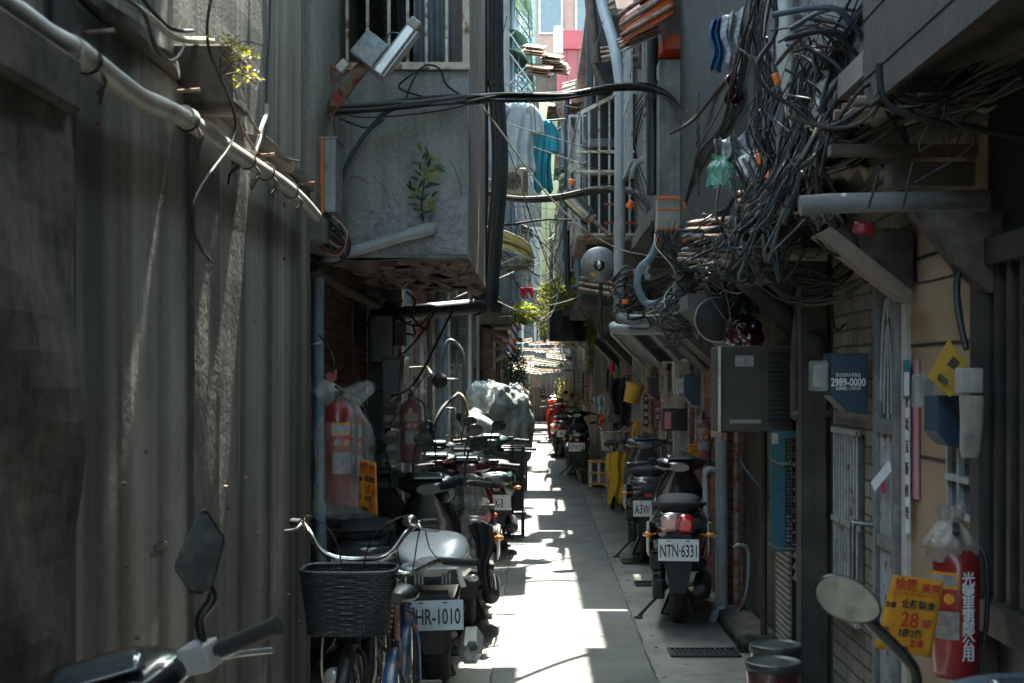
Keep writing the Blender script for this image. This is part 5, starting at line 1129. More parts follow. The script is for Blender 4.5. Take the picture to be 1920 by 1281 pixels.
def garment(name, label, px, py, Y, w_, h, m, seed, cat='garment', sleeves=True):
    t = thing(name, label, cat, P(px, py+h*F/Y, Y)); c = P(px, py, Y); q = MB()
    def f(u, v):
        ww = w_*(.42+.12*v+(.10*math.sin(PI*min(1,v*4)) if v < .25 else .1)); fold = .02*math.sin(9*u*2+seed+3*v)*(.3+v)
        return (c.x+(u-.5)*2*ww*.6+.01*math.sin(7*v), c.y+.03*math.sin(PI*u)*-1+fold, c.z-h*v*(1-.04*math.sin(11*u+seed)))
    q.grid(f, 34, 16, (0,.02,0)); part('body', q, m, t, 0, True)
    if sleeves:
        for sx in (-1,1): q = MB(); q.tube([c+Vector((sx*w_*.22,0,-.03)), c+Vector((sx*w_*.40,.01,-.12)), c+Vector((sx*w_*.44,.0,-h*.45))], [.05,.055,.06], 10); part('sleeve', q, m, t, 0, True)
    q = MB(); q.tube([c+Vector((-w_*.2,0,-.02)), c+Vector((0,0,.04)), c+Vector((w_*.2,0,-.02))], .004, 5, False); q.tube([c+Vector((0,0,.04)),c+Vector((0,0,.09)),c+Vector((.02,0,.1))], .003, 5); part('hanger', q, galv, t, 0, True)
    return t
garment('hanging_shirt', 'white shirt hanging high on the left by the black pipe', 972, 195, 13.5, .42, .62, white_cloth, 1)
garment('hanging_shirt', 'deep teal shirt hanging beside the white one', 1018, 226, 14.5, .26, .72, teal_cloth, 2)
q = MB(); q.tube([P(935,190,13.3),P(1010,228,14.4),P(1060,224,15)], .012, 8, False); single('laundry_pole', q, chrome, 'shiny laundry pole carrying the white and teal shirts', 'pole')
def ac_unit(label, c, size, m=acw, yaw=0, fan=True):
    t = thing('air_conditioner', label, 'air conditioner', c, yaw, 'air conditioner units hung on the houses'); sx, sy, sz = size
    q = MB(); q.box(-sx/2,sx/2,-sy/2,sy/2,0,sz); part('casing', q, m, t, .012)
    if fan:
        q = MB()
        for rr in (.25,.5,.75,1.0): q.torus((-sx*.12,-sy/2-.008,sz*.5), min(sx*.33,sz*.42)*rr, .004, 'Y', 1, 24, 5)
        for k in range(8): a = 2*PI*k/8; q.tube([(-sx*.12,-sy/2-.008,sz*.5),(-sx*.12+min(sx*.33,sz*.42)*math.cos(a),-sy/2-.008,sz*.5+min(sx*.33,sz*.42)*math.sin(a))], .003, 4, False)
        part('fan_grille', q, darkm, t)
    q = MB()
    for k in range(14): z = sz*.1+k*sz*.8/14; q.box(sx*.30, sx*.47, -sy/2-.006, -sy/2-.001, z, z+sz*.025)
    part('louvres', q, darkm, t)
    q = MB(); q.box(-sx/2,-sx/2+.03,-sy/2-.02,sy/2,-.04,-.002); q.box(sx/2-.03,sx/2,-sy/2-.02,sy/2,-.04,-.002); part('bracket', q, rusty, t)
    return t
ac_unit('small sunlit cream air conditioner behind the black pipe on the left', P(967,368,14.2), (.25,.3,.26), acw)
ac_unit('beige air conditioner inside the barred cage on the right', P(1143,405,14.9), (.30,.3,.5), acw)
acn = ac_unit('large brown grey air conditioner under the right overhang', P(1408,808,8.0), (.40,.45,.475), acb, R(0), False)
q = MB()
for k in range(16): z = .05+k*.026; q.box(.06,.19,-.236,-.228,z,z+.012)
part('louvres', q, darkm, acn); q = MB(); q.box(-.12,-.02,-.2275,-.226,.36,.42); q.box(-.15,.02,-.2275,-.226,.05,.07); part('rating_label', q, label_m, acn); q = MB(); q.box(-.215,-.20,-.24,-.2265,.0,.47); part('corner_strip', q, steel, acn)
q = MB(); c = P(988,548,18); q.grid(lambda u,v: (c.x+.12*(u-.5)*1.3, c.y+.02*math.sin(9*u), c.z+.06-.10*v*(1+.4*math.sin(8*u))), 16, 8, (0,.01,0)); single('red_cloth', q, red_cloth, 'bright red cloth hanging in the middle of the alley', 'cloth')
q = MB(); q.tube([P(925,508,13),P(985,500,13.4),P(1000,480,13.4)], .03, 10, False); single('drain_pipe', q, pvc, 'grey pipe below the olive awning', 'pipe')
for i in range(16):                                     # thin wires through the middle distance
    rn = random.Random(100+i); Y0 = 12+i*1.4; xa = rn.uniform(-.6,-.42); xb = rn.uniform(.5,.95); za = rn.uniform(2.5, 1.9+.2*Y0); zb_ = rn.uniform(2.4, 1.9+.2*Y0)
    adj = ['sagging','slack','taut','thin','slanting','drooping','fine','loose','faint','stray','wavy','lone','crossing','distant','upper','swaying'][i]
    q = MB(); q.tube([(xa,Y0,za),((xa+xb)/2,Y0+.7,min(za,zb_)-.15+.3*rn.random()),(xb,Y0+1.4,zb_)], .0045, 5, sub=6); single('overhead_wire', q, rn.choice((cable_k,cable_g,cable_k)), adj+' wire strung between the upper floors, number %s from the camera' % ['one','two','three','four','five','six','seven','eight','nine','ten','eleven','twelve','thirteen','fourteen','fifteen','sixteen'][i], 'wire', 'thin wires across the alley')
# ================================================================ right upper clutter
cg = thing('window_cage', 'tall barred balcony cage on the right with a sloped top', 'balcony cage', (.5,14.0,3.0))
S = 14/F; X0 = (1085-CX)*S; X1 = (1238-CX)*S; zb0 = EYE+(CY-440)*S; zt0 = EYE+(CY-218)*S; zt1 = EYE+(CY-180)*S
q = MB()
for k in range(9):
    x = X0+(X1-X0)*k/8; zt_ = zt0+(zt1-zt0)*min(1,k/4); w_ = .016 if k in (0,8) else .010; q.box(x-w_,x+w_,13.98,14.01,zb0,zt_)
    for j in (0,): pass
part('front_bars', q, grey_iron, cg, 0, True)
q = MB()
for z in (zb0, EYE+(CY-285)*S, EYE+(CY-322)*S): q.box(X0-.02,X1,13.97,14.02,z-.012,z+.012)
q.add([(X0,13.97,zt0),(X0+.4,13.97,zt1),(X0+.4,13.97,zt1+.04),(X0,13.97,zt0+.04)],[(0,1,2,3)]); part('rails', q, cream_iron, cg, 0, True)
q = MB()
for k in range(14): y = 14.15+k*.16; q.box(X0-.008,X0+.008,y-.008,y+.008,zb0,zt0)
for z in (zb0,zt0): q.box(X0-.012,X0+.012,14.02,16.3,z-.012,z+.012)
part('side_bars', q, grey_iron, cg, 0, True)
wb(cg, 'roof_sheet', zinc, X0+.38, X1+.1, 14.05, 16.3, zt1+.05, zt1+.07); wb(cg, 'floor', rusty, X0, X1, 13.98, 16.3, zb0-.05, zb0-.013)
wb(cg, 'dark_interior', pm('interior_shade', (.035,.038,.036), (.015,.016,.016), 3, .9), X0+.14, X1, 14.36, 14.385, zb0+.0, zt1)  # near-black panel put in for the shade behind the bars
wb(cg, 'inner_shelf', beige_corr, X0+.05, X1-.05, 14.2, 14.34, zb0+.62, zb0+.66); wb(cg, 'inner_shelf', render_g, X0+.1, X1-.1, 14.2, 14.34, zb0+.9, zb0+.98)
q = MB()
for z in (EYE+(CY-420)*S, EYE+(CY-385)*S): q.box(X0+.25,X1,13.9,13.93,z-.01,z+.01)
part('red_bracket', q, red_paint, cg, 0, True)
vp = thing('drain_pipe', 'tall pale grey drain pipe on the right with a bend near the top', 'pipe', P(1163,590,12.6))
q = MB(); q.tube([P(1112,-120,12.9),P(1128,0,12.9),P(1150,80,12.7),P(1162,150,12.6),P(1163,200,12.6),P(1162,400,12.6),P(1161,560,12.6),P(1163,592,12.6),P(1185,600,12.5),P(1240,600,12.3),P(1290,602,12.1)], .050, 18); part('pipe', q, pvc, vp, 0, True)
q = MB()
for y in (172,430): q.tube([P(1162,y-8,12.6),P(1162,y+8,12.6)], .056, 18, False)
part('collar', q, pvc, vp, 0, True)
q = MB(); q.tube([P(1150,612,12.4),P(1165,618,12.3),P(1240,619,12.1),P(1290,620,12)], .045, 14); single('drain_pipe', q, pvc, 'lower horizontal pipe under the bend of the tall grey drain pipe', 'pipe')
q = MB(); q.tube([P(1186,335,12.2),P(1187,322,12.2),P(1196,305,12.2),P(1215,294,12.2),P(1232,290,12.1)], .026, 12); single('pipe_elbow', q, pvc, 'short curved pipe elbow between the drain pipe and the duct column', 'pipe')
q = MB(); q.tube([P(1260,300,11.2),P(1240,370,11.2),P(1238,430,11.2),P(1222,480,11.2),P(1200,505,11.2),P(1196,540,11.2),P(1215,570,11.2),P(1255,565,11),P(1300,560,10.6),P(1345,595,10.2)], .030, 12); single('flexible_conduit', q, pvc_bl, 'thick grey conduit snaking down beside the duct column', 'pipe')
dc = thing('duct_column', 'square grey metal duct column with orange rims on the right', 'duct', P(1265,432,11)); S = 11/F
wb(dc, 'casing', galv if 0 else pm('painted_duct', (.30,.31,.30), (.14,.14,.135), 5, .6, streak=.5, dirt=.5), (1236-CX)*S, (1292-CX)*S, 11, 11.25, EYE+(CY-372)*S, EYE+(CY-112)*S, .004)
wb(dc, 'lower_box', acw, (1233-CX)*S, (1290-CX)*S, 10.98, 11.26, EYE+(CY-430)*S, EYE+(CY-373)*S, .004)
for a, b in ((368,374),(392,395),(428,431)): wb(dc, 'orange_rim', orange, (1232-CX)*S, (1284-CX)*S, 10.972, 10.979, EYE+(CY-b)*S, EYE+(CY-a)*S)
wb(dc, 'top_plate', orange_corr, (1240-CX)*S, (1300-CX)*S, 10.9, 11.3, EYE+(CY-98)*S, EYE+(CY-72)*S, .004)
rl = thing('street_lamp', 'round grey metal lamp reflector facing away on the right of the lane', 'street lamp', P(1123,540,13))
c = P(1123,497,13); q = MB(); q.lathe([(.165,0),(.168,-.004),(.15,-.03),(.11,-.055),(.055,-.072),(.0,-.076)], c, Euler((R(-84),R(8),0)), 40); part('reflector', q, galv, rl, 0, True)
q = MB(); q.lathe([(.0,-.17),(.03,-.165),(.034,-.13),(.05,-.12),(.052,-.07)], c, Euler((R(-84),R(8),0)), 20); part('lamp_holder', q, darkm, rl, 0, True)
q = MB(); q.lathe([(.0,-.176),(.026,-.175),(.03,-.168)], c, Euler((R(-84),R(8),0)), 20); part('cap', q, steel, rl, 0, True)
q = MB(); q.obox(c+Vector((-.06,-.085,-.09)), (.05,.004,.024), Euler((0,R(35),0))); part('sticker', q, yellow_p, rl, 0, True)
q = MB(); q.tube([c+Vector((.02,-.05,0)), c+Vector((.02,.06,-.16)), P(1125,600,13), P(1130,640,13)], .018, 10); part('bracket', q, darkm, rl, 0, True)
cv = thing('floodlight', 'shiny cylindrical floodlight hanging under the lit cable bundle', 'floodlight', P(1085,400,13.6)); q = MB(); q.tube([P(1058,360,13.6),P(1075,378,13.6),P(1103,405,13.6)], .075, 18, False); part('body', q, steel, cv, 0, True); q = MB(); q.tube([P(1103,405,13.6),P(1112,412,13.6)], .05, 14, False); q.tube([P(1110,410,13.6),P(1140,440,13.6)], .02, 8, False); part('mount', q, rusty, cv, 0, True)
# orange and grey corrugated roofs at the top
def slope_sheet(label, a, b, c, d, mat, wave=.09, group='broken corrugated roofs high on the right', across=False):
    A,B,C_,D = [Vector(v) for v in (a,b,c,d)]; t = thing('roof_sheet', label, 'roof sheet', (A+B+C_+D)/4, 0, group); n = (B-A).cross(D-A).normalized(); L_ = (B-A).length; q = MB()
    L2 = (D-A).length
    q.grid(lambda u,v: A*(1-u)*(1-v)+B*u*(1-v)+C_*u*v+D*(1-u)*v+n*(.007*math.sin(2*PI*(v*L2 if across else u*L_)/wave))+(B-A)*(.02*math.sin(23*v) if across and u < .01 else 0), 8 if across else max(10,int(L_/wave*6)), max(10,int(L2/wave*6)) if across else 4, n*-.004); part('sheet', q, mat, t, 0, True)
    q = MB(); 
    for f_ in (.1,.5,.9): q.tube([A+(D-A)*f_-n*.03, B+(C_-B)*f_-n*.03], .018, 6, False)
    part('batten', q, rusty, t, 0, True); return t
slope_sheet('bright orange corrugated sheet at the top right of the lane', P(1163,30,10.95), P(1262,-40,10.95), P(1262,24,10.6), P(1168,80,10.6), orange_corr, .14, across=True)
slope_sheet('second orange corrugated strip just above the first one', P(1200,-10,11.1), P(1290,-70,11.1), P(1290,-20,10.8), P(1200,30,10.8), orange_corr, .14, across=True)
slope_sheet('grey corrugated strip under the orange sheets', P(1158,84,11.1), P(1240,48,11.1), P(1240,64,10.7), P(1165,98,10.7), zinc, .06, across=True)
slope_sheet('small rusty sheet with a pale patch at the top', P(1128,8,13.2), P(1152,-6,13.2), P(1158,22,13), P(1136,30,13), rusty, .3)
slope_sheet('rusty folded sheet behind the tall drain pipe', P(1110,98,13.6), P(1150,92,13.6), P(1150,112,13.4), P(1118,120,13.4), rusty, .3)
slope_sheet('pale blue grey sheet edge above the black cable bundle', P(1055,160,22), P(1115,143,22), P(1118,160,21.8), P(1055,178,21.8), tealw, .3)
q = MB()
for a,b,w_ in (((1105,-10),(1118,120),.05),((1112,120),(1130,160),.04),((1180,110),(1240,100),.03),((1165,118),(1236,130),.03),((1240,-10),(1243,70),.04),((1195,60),(1200,120),.03)): q.tube([P(*a,13.3),P(*b,13.3)], w_, 4, False)
single('roof_timbers', q, bark, 'dark timbers propping the orange corrugated roof', 'timber')
wb(vp, 'backing_sheet', darkm, P(1116,0,13.8).x, P(1150,0,13.8).x, 13.8, 14.3, P(0,160,13.8).z, P(0,-120,13.8).z)
q = MB(); q.prism([P(1040,180,16),P(1052,180,16),P(1082,262,16),P(1080,300,16),P(1072,300,16)], (0,.3,0)); single('sloped_beam', q, rusty, 'dark sloped beam holding up the barred cage', 'beam')
q = MB(); q.tube([P(1063,180,15.5),P(1063,300,15.5),P(1064,520,15.5),P(1075,540,15.5),P(1110,542,15.5)], .03, 12); single('drain_pipe', q, blackpipe, 'dark vertical pipe left of the barred cage', 'pipe')
slope_sheet('rusty canopy sheet beside the barred cage over the lane', P(1027,200,17.6), P(1095,190,17.6), P(1078,215,19.4), P(1024,222,19.4), rusty, .1)  # canopy added to throw shade on the right half of the lane
# laundry and bags on the right upper wall
def cloth(name, label, poly_px, Y, m, seed=0, cat='cloth', th=.015, amp=.03):
    (x0,y0),(x1,y1),(x2,y2),(x3,y3) = poly_px; c = [P(x0,y0,Y),P(x1,y1,Y),P(x2,y2,Y),P(x3,y3,Y)]; q = MB()
    q.grid(lambda u,v: c[0]*(1-u)*(1-v)+c[1]*u*(1-v)+c[2]*u*v+c[3]*(1-u)*v+Vector((.01*math.sin(9*v+seed), amp*math.sin(13*u+seed+3*v)+amp*.5*math.sin(29*u+seed), .008*math.sin(17*u+seed))), 30, 16, (0,th,0)); return single(name, q, m, label, cat)
cloth('scarf', 'grey striped scarf hanging on the right upper wall', ((1352,30),(1402,12),(1400,150),(1362,120)), 7.6, grey_cloth, 1)
cloth('towel', 'blue towel hanging left of the striped scarf', ((1332,38),(1352,25),(1356,135),(1334,130)), 7.7, blue_cloth, 2)
cloth('towel', 'dark red towel below the striped scarf', ((1362,140),(1395,155),(1392,200),(1360,190)), 7.6, maroon, 3)
cloth('knitted_cloth', 'rolled grey knitted cloth above the green plastic bag', ((1340,262),(1402,250),(1396,330),(1330,320)), 7.5, grey_cloth, 4, amp=.05)
film_bag('thin green plastic bag tied to the right upper wall', P(1352,350,7.3), .06, .16, plastic_film('green_film', (.15,.4,.28), .6), 8, .4, .4)
q = MB(); q.tube([P(1258,250,10.2),P(1300,225,9.4),P(1345,170,8.6),P(1382,128,7.7)], .012, 8); single('rope', q, cable_t, 'thin pole slanting across the ribbed grey upper wall', 'rope')
tw = MB()
for k in range(2): tw.tube([P(1310+3*math.sin(i*.9+k*PI), 175+i*6, 9.6) for i in range(33)], .007, 6)
single('twisted_rope', tw, cable_g, 'twisted grey rope hanging beside the black cable bundle', 'rope')
q = MB(); q.tube([P(1478,-120,6.0),P(1472,0,6.0),P(1476,110,6.0),P(1490,200,6.0),P(1494,260,5.9)], .043, 16); single('drain_pipe', q, pvc_l, 'fat beige pipe coming down into the cable tangle', 'pipe')
# the great cable tangle: every strand its own part
def tangle(label, nodes, n, Y, dy, r, mats, seed, spread, sag=.25):
    rn = random.Random(seed); t = thing('cable_tangle', label, 'cable tangle', P(*nodes[0], Y))
    for k in range(n):
        m_ = rn.randint(3, len(nodes)); st = rn.randint(0, len(nodes)-m_); off = Vector((rn.gauss(0,spread), rn.uniform(-dy,dy), rn.gauss(0,spread)))
        pts = [P(*nodes[st+i], Y)+off*rn.uniform(.3,1.2)+Vector((rn.gauss(0,spread*.4),rn.gauss(0,dy*.3),rn.gauss(0,spread*.4))) for i in range(m_)]
        if rn.random() < sag: e = pts[-1]; pts += [e+Vector((rn.uniform(-.1,.1),0,-rn.uniform(.05,.22))), e+Vector((rn.uniform(-.15,.15),0,-rn.uniform(-.05,.2)))]
        q = MB(); q.tube(pts, r*rn.choice((.35,.5,.6,.8,1,1,1.3,1.7)), 6); part('cable', q, rn.choice(mats), t, 0, True)
    return t
CM = [cable_g, cable_t, cable_t, cable_k, cable_k, cable_b, pm('dim_cable', (.075,.072,.068), (.045,.043,.04), 9, .6)]
tangle('dense hanging tangle of grey and black cables at the right corner column', [(1560,-20),(1545,60),(1520,120),(1500,180),(1500,240),(1490,300),(1460,350),(1430,400),(1400,430)], 62, 5.7, .22, .0048, CM, 1, .045)
tangle('cables sweeping right from the tangle towards the board-marked slab', [(1470,60),(1530,40),(1600,70),(1640,110),(1680,100),(1730,30),(1800,-30)], 26, 5.0, .2, .0065, CM, 2, .04, .1)
tangle('cables running from the corner column into the beams on the right', [(1500,180),(1560,240),(1620,200),(1660,160),(1700,190),(1790,205),(1930,220)], 7, 4.5, .15, .007, CM, 3, .03, .1)
tangle('looping grey cables drooping over the right canopy edge', [(1380,300),(1400,360),(1380,420),(1410,450),(1450,460),(1480,420),(1500,380),(1490,320)], 26, 6.2, .2, .006, CM[:4], 4, .035)
tangle('dark tangle of thin wires below the duct column', [(1262,432),(1255,470),(1280,500),(1300,530),(1270,560),(1250,590),(1290,600)], 50, 10.2, .3, .005, CM+[cable_b,cable_w], 5, .07)
tangle('mess of wires between the duct column and the corner tangle', [(1300,440),(1340,430),(1370,450),(1350,490),(1320,510),(1360,530),(1400,500)], 44, 8.4, .4, .0048, CM+[cable_w], 6, .06)
tangle('wires curling round the foot of the tall drain pipe', [(1165,560),(1150,530),(1180,510),(1215,540),(1205,575),(1160,580),(1190,540)], 22, 12.2, .2, .006, CM, 7, .05)
tangle('thin dark wires trailing along under the right overhang', [(1400,500),(1450,495),(1500,520),(1550,530),(1590,500),(1620,480)], 14, 6.6, .3, .004, [cable_k,cable_t], 8, .03)
tangle('looped wires hanging from the slab on the far right', [(1700,180),(1740,190),(1780,160),(1830,130),(1790,170),(1760,230)], 14, 4.1, .1, .003, [cable_k,cable_t], 9, .02)
for i,(pl,r,lb) in enumerate((([(1500,205),(1440,170),(1420,120),(1455,60),(1450,-20)],.009,'heavy black cable looping round the beige pipe'),([(1525,245),(1530,330),(1560,400),(1600,440),(1608,470),(1580,480),(1545,465),(1510,405)],.006,'black cable loop with a red tag on the right'),([(1510,250),(1505,310),(1490,370),(1470,420)],.014,'thick black cable hanging down with an orange end'),([(1505,240),(1540,310),(1570,370),(1600,420)],.008,'black cable slanting down to the red tag'),([(1650,310),(1640,350),(1628,390)],.004,'thin black tie hanging from the upper beam, left one'),([(1712,305),(1702,350),(1692,392)],.004,'thin black tie hanging from the upper beam, right one'),([(1648,120),(1655,180),(1690,210),(1790,235),(1930,258)],.011,'heavy dark cable lying along the right beam'))):
    cable('cable', lb, [P(x,y,5.3 if i < 4 else 4.15) for x,y in pl], r, cable_k)
for i,(pl,lb) in enumerate((([(1130,40),(1060,330),(1030,520)],'thin'),([(905,170),(960,300),(1000,420),(1050,560)],'thin'),([(990,20),(1010,330)],'thin'),([(950,30),(930,130)],'x'),([(955,260),(1180,340),(1290,385)],'x'),([(870,520),(1000,440),(1100,600)],'x'))):
    cable('wire', ['fine wire slanting steeply through the middle of the alley','long thin wire falling from the black pipe to the vines','fine wire hanging straight from the top in the middle','short wire from the green awning to the black pipe','dark wire stretching from the black pipe to the duct column','low drooping wire in front of the vines'][i], [P(x,y,12.5+i*.3) for x,y in pl], .0045, cable_k if i % 2 else cable_g, cat='wire')
tangle('second layer of black cables looping left of the beige pipe', [(1440,-20),(1430,80),(1450,150),(1430,230),(1450,300),(1420,360),(1440,420),(1400,460)], 34, 6.2, .25, .0052, [cable_k,cable_k,cable_t,cable_k,CM[-1]], 21, .05, .4)
tangle('black cables drooping between the slab edge and the corner tangle', [(1520,90),(1570,150),(1560,210),(1610,240),(1650,190),(1600,150),(1540,260),(1520,330)], 34, 5.1, .2, .0055, [cable_k,cable_k,cable_t,CM[-1]], 22, .045, .4)
tangle('brown and black cables lying along the canopy edge on the right', [(1330,470),(1380,440),(1430,430),(1480,440),(1530,410),(1560,380),(1500,360),(1440,400)], 40, 6.6, .25, .005, [cable_k,cable_t,cable_t,CM[-1],cable_g], 23, .035, .4)
for i,(a_,lb,n_,r_,jt) in enumerate((([(1640,-20,4.6),(1560,120,5.2),(1490,250,6.0),(1400,360,7.5),(1320,430,9.2),(1250,480,11)],'bundle of dark cables running back along the right upper wall',12,.0055,.07),
  ([(1700,60,4.4),(1600,230,5.2),(1480,380,6.4),(1380,450,8),(1290,500,10),(1200,540,12.4)],'lower bundle of brown cables running back to the drain pipe foot',12,.005,.07),
  ([(1440,-60,6.4),(1400,80,7.0),(1360,220,8.0),(1310,300,9.4),(1290,400,10.6)],'slack black cables strung over the ribbed grey upper wall',9,.005,.10),
  ([(1930,120,3.6),(1800,180,4.0),(1680,230,4.6),(1580,300,5.4),(1480,330,6.2)],'cables sagging under the board-marked slab',10,.0045,.05),
  ([(1230,160,11),(1190,250,12.2),(1200,350,12.4),(1240,430,11.6),(1270,500,10.6)],'thin cables hanging between the tall drain pipe and the duct column',8,.004,.10),
  ([(1405,500,7.6),(1480,560,7.0),(1560,560,6.4),(1630,520,5.8)],'dusty cables slung under the right canopies above the blue meter boxes',8,.004,.04))):
    strands('cable_bundle', lb, [P(*p_) for p_ in a_], r_, cable_k, jt, n_, 60+i, mats=[cable_k,cable_k,cable_t,CM[-1]])
for i,(a_,b_,c_,d_,m_) in enumerate(((P(1300,418,9.4),P(1400,408,7.2),P(1392,448,7.4),P(1290,450,9.4),'rusty_steel'),(P(1290,470,9.6),P(1400,470,7.6),P(1380,500,7.8),P(1280,492,9.6),'dark_metal'),(P(1400,360,7.0),P(1470,350,6.2),P(1460,392,6.2),P(1395,400,7.0),'dirty_cream_sheet'),(P(1095,520,14),P(1160,530,13),P(1150,556,13),P(1090,545,14),'rusty_steel'))):
    slope_sheet(['ragged rusty sheet sticking out below the ribbed grey upper wall','ragged zinc sheet below the rusty one over the wire mess','dirty cream sheet behind the corner tangle','rusty sheet behind the round lamp reflector'][i], a_, b_, c_, d_, MATS[m_], .08, 'ragged sheets under the right upper floors')
# orange tags on the cables
tags = ((1298,206,10.4,20,18,20),(1293,385,10.5,24,14,-8),(1182,385,12.4,14,16,30),(1264,372,10.9,40,4,3),(1610,90,5.0,16,40,5),(1422,300,5.9,8,22,-5),(1465,418,5.6,12,9,25),(1618,430,5.2,40,22,10),(1285,448,9.8,9,14,20),(1072,342,13.2,12,10,10),(1190,512,12,7,12,10),(1366,512,8.2,22,12,5),(1172,566,12,12,9,0),(1232,452,11.0,6,18,5),(1455,150,5.8,14,22,-20),(1390,395,7.0,12,10,15),(1330,470,8.8,10,14,0),(1440,330,6.0,9,16,30),(1500,395,5.8,12,10,-10))
names = ('wrapped on the black bundle beside the duct column','on the lower black bundle right of the duct column','hanging under the lit bundle','across the duct column','hanging high in the corner tangle','on the tangle beside the concrete corner','at the end of the thick black cable','on the black loop at the right','below the duct column','on the thin middle cable','at the wires left of the grey conduit','under the dark middle tangle','at the foot of the drain pipe','beside the grey conduit top','among the black cables left of the beige pipe','at the canopy edge below the tangle','by the ragged rusty sheet','in the middle of the corner tangle','where the tangle meets the cross pipe')
for (x,y,Y,w_,h_,a), nmz in zip(tags, names):
    q = MB(); c = P(x,y,Y); q.grid(lambda u,v: (lambda p: c+Matrix.Rotation(R(a),3,'Y')@p)(Vector(((u-.5)*w_*Y/F, -.02-.012*math.sin(PI*u), (v-.5)*h_*Y/F))), 6, 4, (0,.003,0)); single('cable_tag', q, orange if y != 430 and y != 512 else red_paint, ('red' if y in (430,512) else 'orange')+' cable tag '+nmz, 'tag', 'cable tags')
q = MB(); q.ell(P(1352,455,8.1),(.03,.03,.03)); c = P(1355,460,8.0); q = MB(); rn = random.Random(3); q.grid(lambda u,v: c+Vector((.05*(u-.5)+.01*math.sin(9*v), .01*math.sin(11*u+5*v), .05*(v-.5)+.01*math.sin(13*u))), 8, 8, (0,.004,0)); single('plastic_scrap', q, pm('bright_blue_plastic', (.05,.35,.5), None, 5, .4), 'bright blue plastic scrap caught in the middle wires', 'scrap')
c = P(1212,510,11); q = MB(); q.grid(lambda u,v: c+Vector((.045*(u-.5)+.01*math.sin(9*v), .02*math.sin(11*u+5*v), .11*(v-.5)+.01*math.sin(13*u))), 8, 8, (0,.004,0)); single('plastic_scrap', q, white_cloth, 'crumpled white scrap caught beside the grey conduit', 'scrap')
# beams, canopies under the nearest right slab
q = MB(); q.tube([P(1500,386,4.6),P(1560,382,4.6),P(1930,372,4.6)], .033, 14, False); single('cross_pipe', q, pm('dim_pvc', (.17,.175,.17), (.12,.12,.115), 4, .5), 'grey pipe crossing under the nearest right slab', 'pipe')
q = MB(); a = P(1555,290,4.7); b = P(1930,275,4.7); q.obox((a+b)/2, ((b-a).length,.06,.035)); single('cross_beam', q, bark, 'dark wooden beam above the grey cross pipe', 'beam')
q = MB(); a = P(1665,328,4.75); b = P(1930,332,4.75); q.obox((a+b)/2, ((b-a).length,.1,.08)); single('concrete_beam', q, render_b, 'squat concrete beam above the grey cross pipe on the right', 'beam')
slope_sheet('pale corrugated canopy sheet behind the cable tangle', P(1480,355,6.6), P(1665,362,6.6), P(1672,312,5.6), P(1495,318,5.6), beige_corr, .08, 'canopy sheets under the right overhang')
slope_sheet('long dirty canopy sheet on the right above the dark beam', P(1560,235,4.9), P(1930,235,4.9), P(1930,200,4.5), P(1600,205,4.5), beige_corr, .12, 'canopy sheets under the right overhang')
slope_sheet('second pale canopy sheet below the first behind the tangle', P(1380,430,7.2), P(1600,440,7.2), P(1570,395,6.0), P(1390,400,6.0), beige_corr, .08, 'canopy sheets under the right overhang')
q = MB(); q.tube([P(1385,474,6.9),P(1550,478,6.9)], .032, 12, False); single('awning_tube', q, beige_corr, 'pale rolled awning tube under the right canopies', 'awning tube')
q = MB(); q.tube([P(1370,505,8.0),P(1420,545,8.0),P(1490,615,8.0),P(1510,640,8)], .06, 14); single('vent_duct', q, render_b, 'thick dusty duct sloping down under the right overhang', 'duct')
dd = thing('satellite_dish', 'dark round dish hung under the right overhang', 'dish', P(1345,640,9)); q = MB(); q.lathe([(.0,-.06),(.08,-.045),(.135,0),(.142,0),(.142,.006)], P(1345,600,9), Euler((R(-78),R(12),0)), 36); part('dish', q, blackm, dd, 0, True); q = MB(); q.torus(P(1345,600,9), .141, .007, 'Y', 1, 36, 6); part('rim', q, acw, dd, 0, True)
sack((P(1395,0,8.6).x,8.6,P(0,628,8.6).z), (.12,.12,.13), 5, maroon, 'sack', thing('cloth_sack', 'dark red stuffed sack under the right overhang beside the dish', 'sack', P(1395,660,8.6)))
cloth('tarpaulin', 'dark teal tarpaulin stretched under the right overhang', ((1318,525),(1410,520),(1425,590),(1330,580)), 9.3, pm('dark_teal_tarp', (.03,.07,.08), None, 5, .5), 2, 'tarpaulin')
q = MB(); q.tube([P(1512,500,7.3),P(1500,560,7.2),P(1492,640,7.1),P(1490,770,7.1),P(1500,776,7.05),P(1560,776,7.0)], .022, 10); single('meter_pipe', q, cable_t, 'old pipe bending round the blue meter boxes', 'pipe')
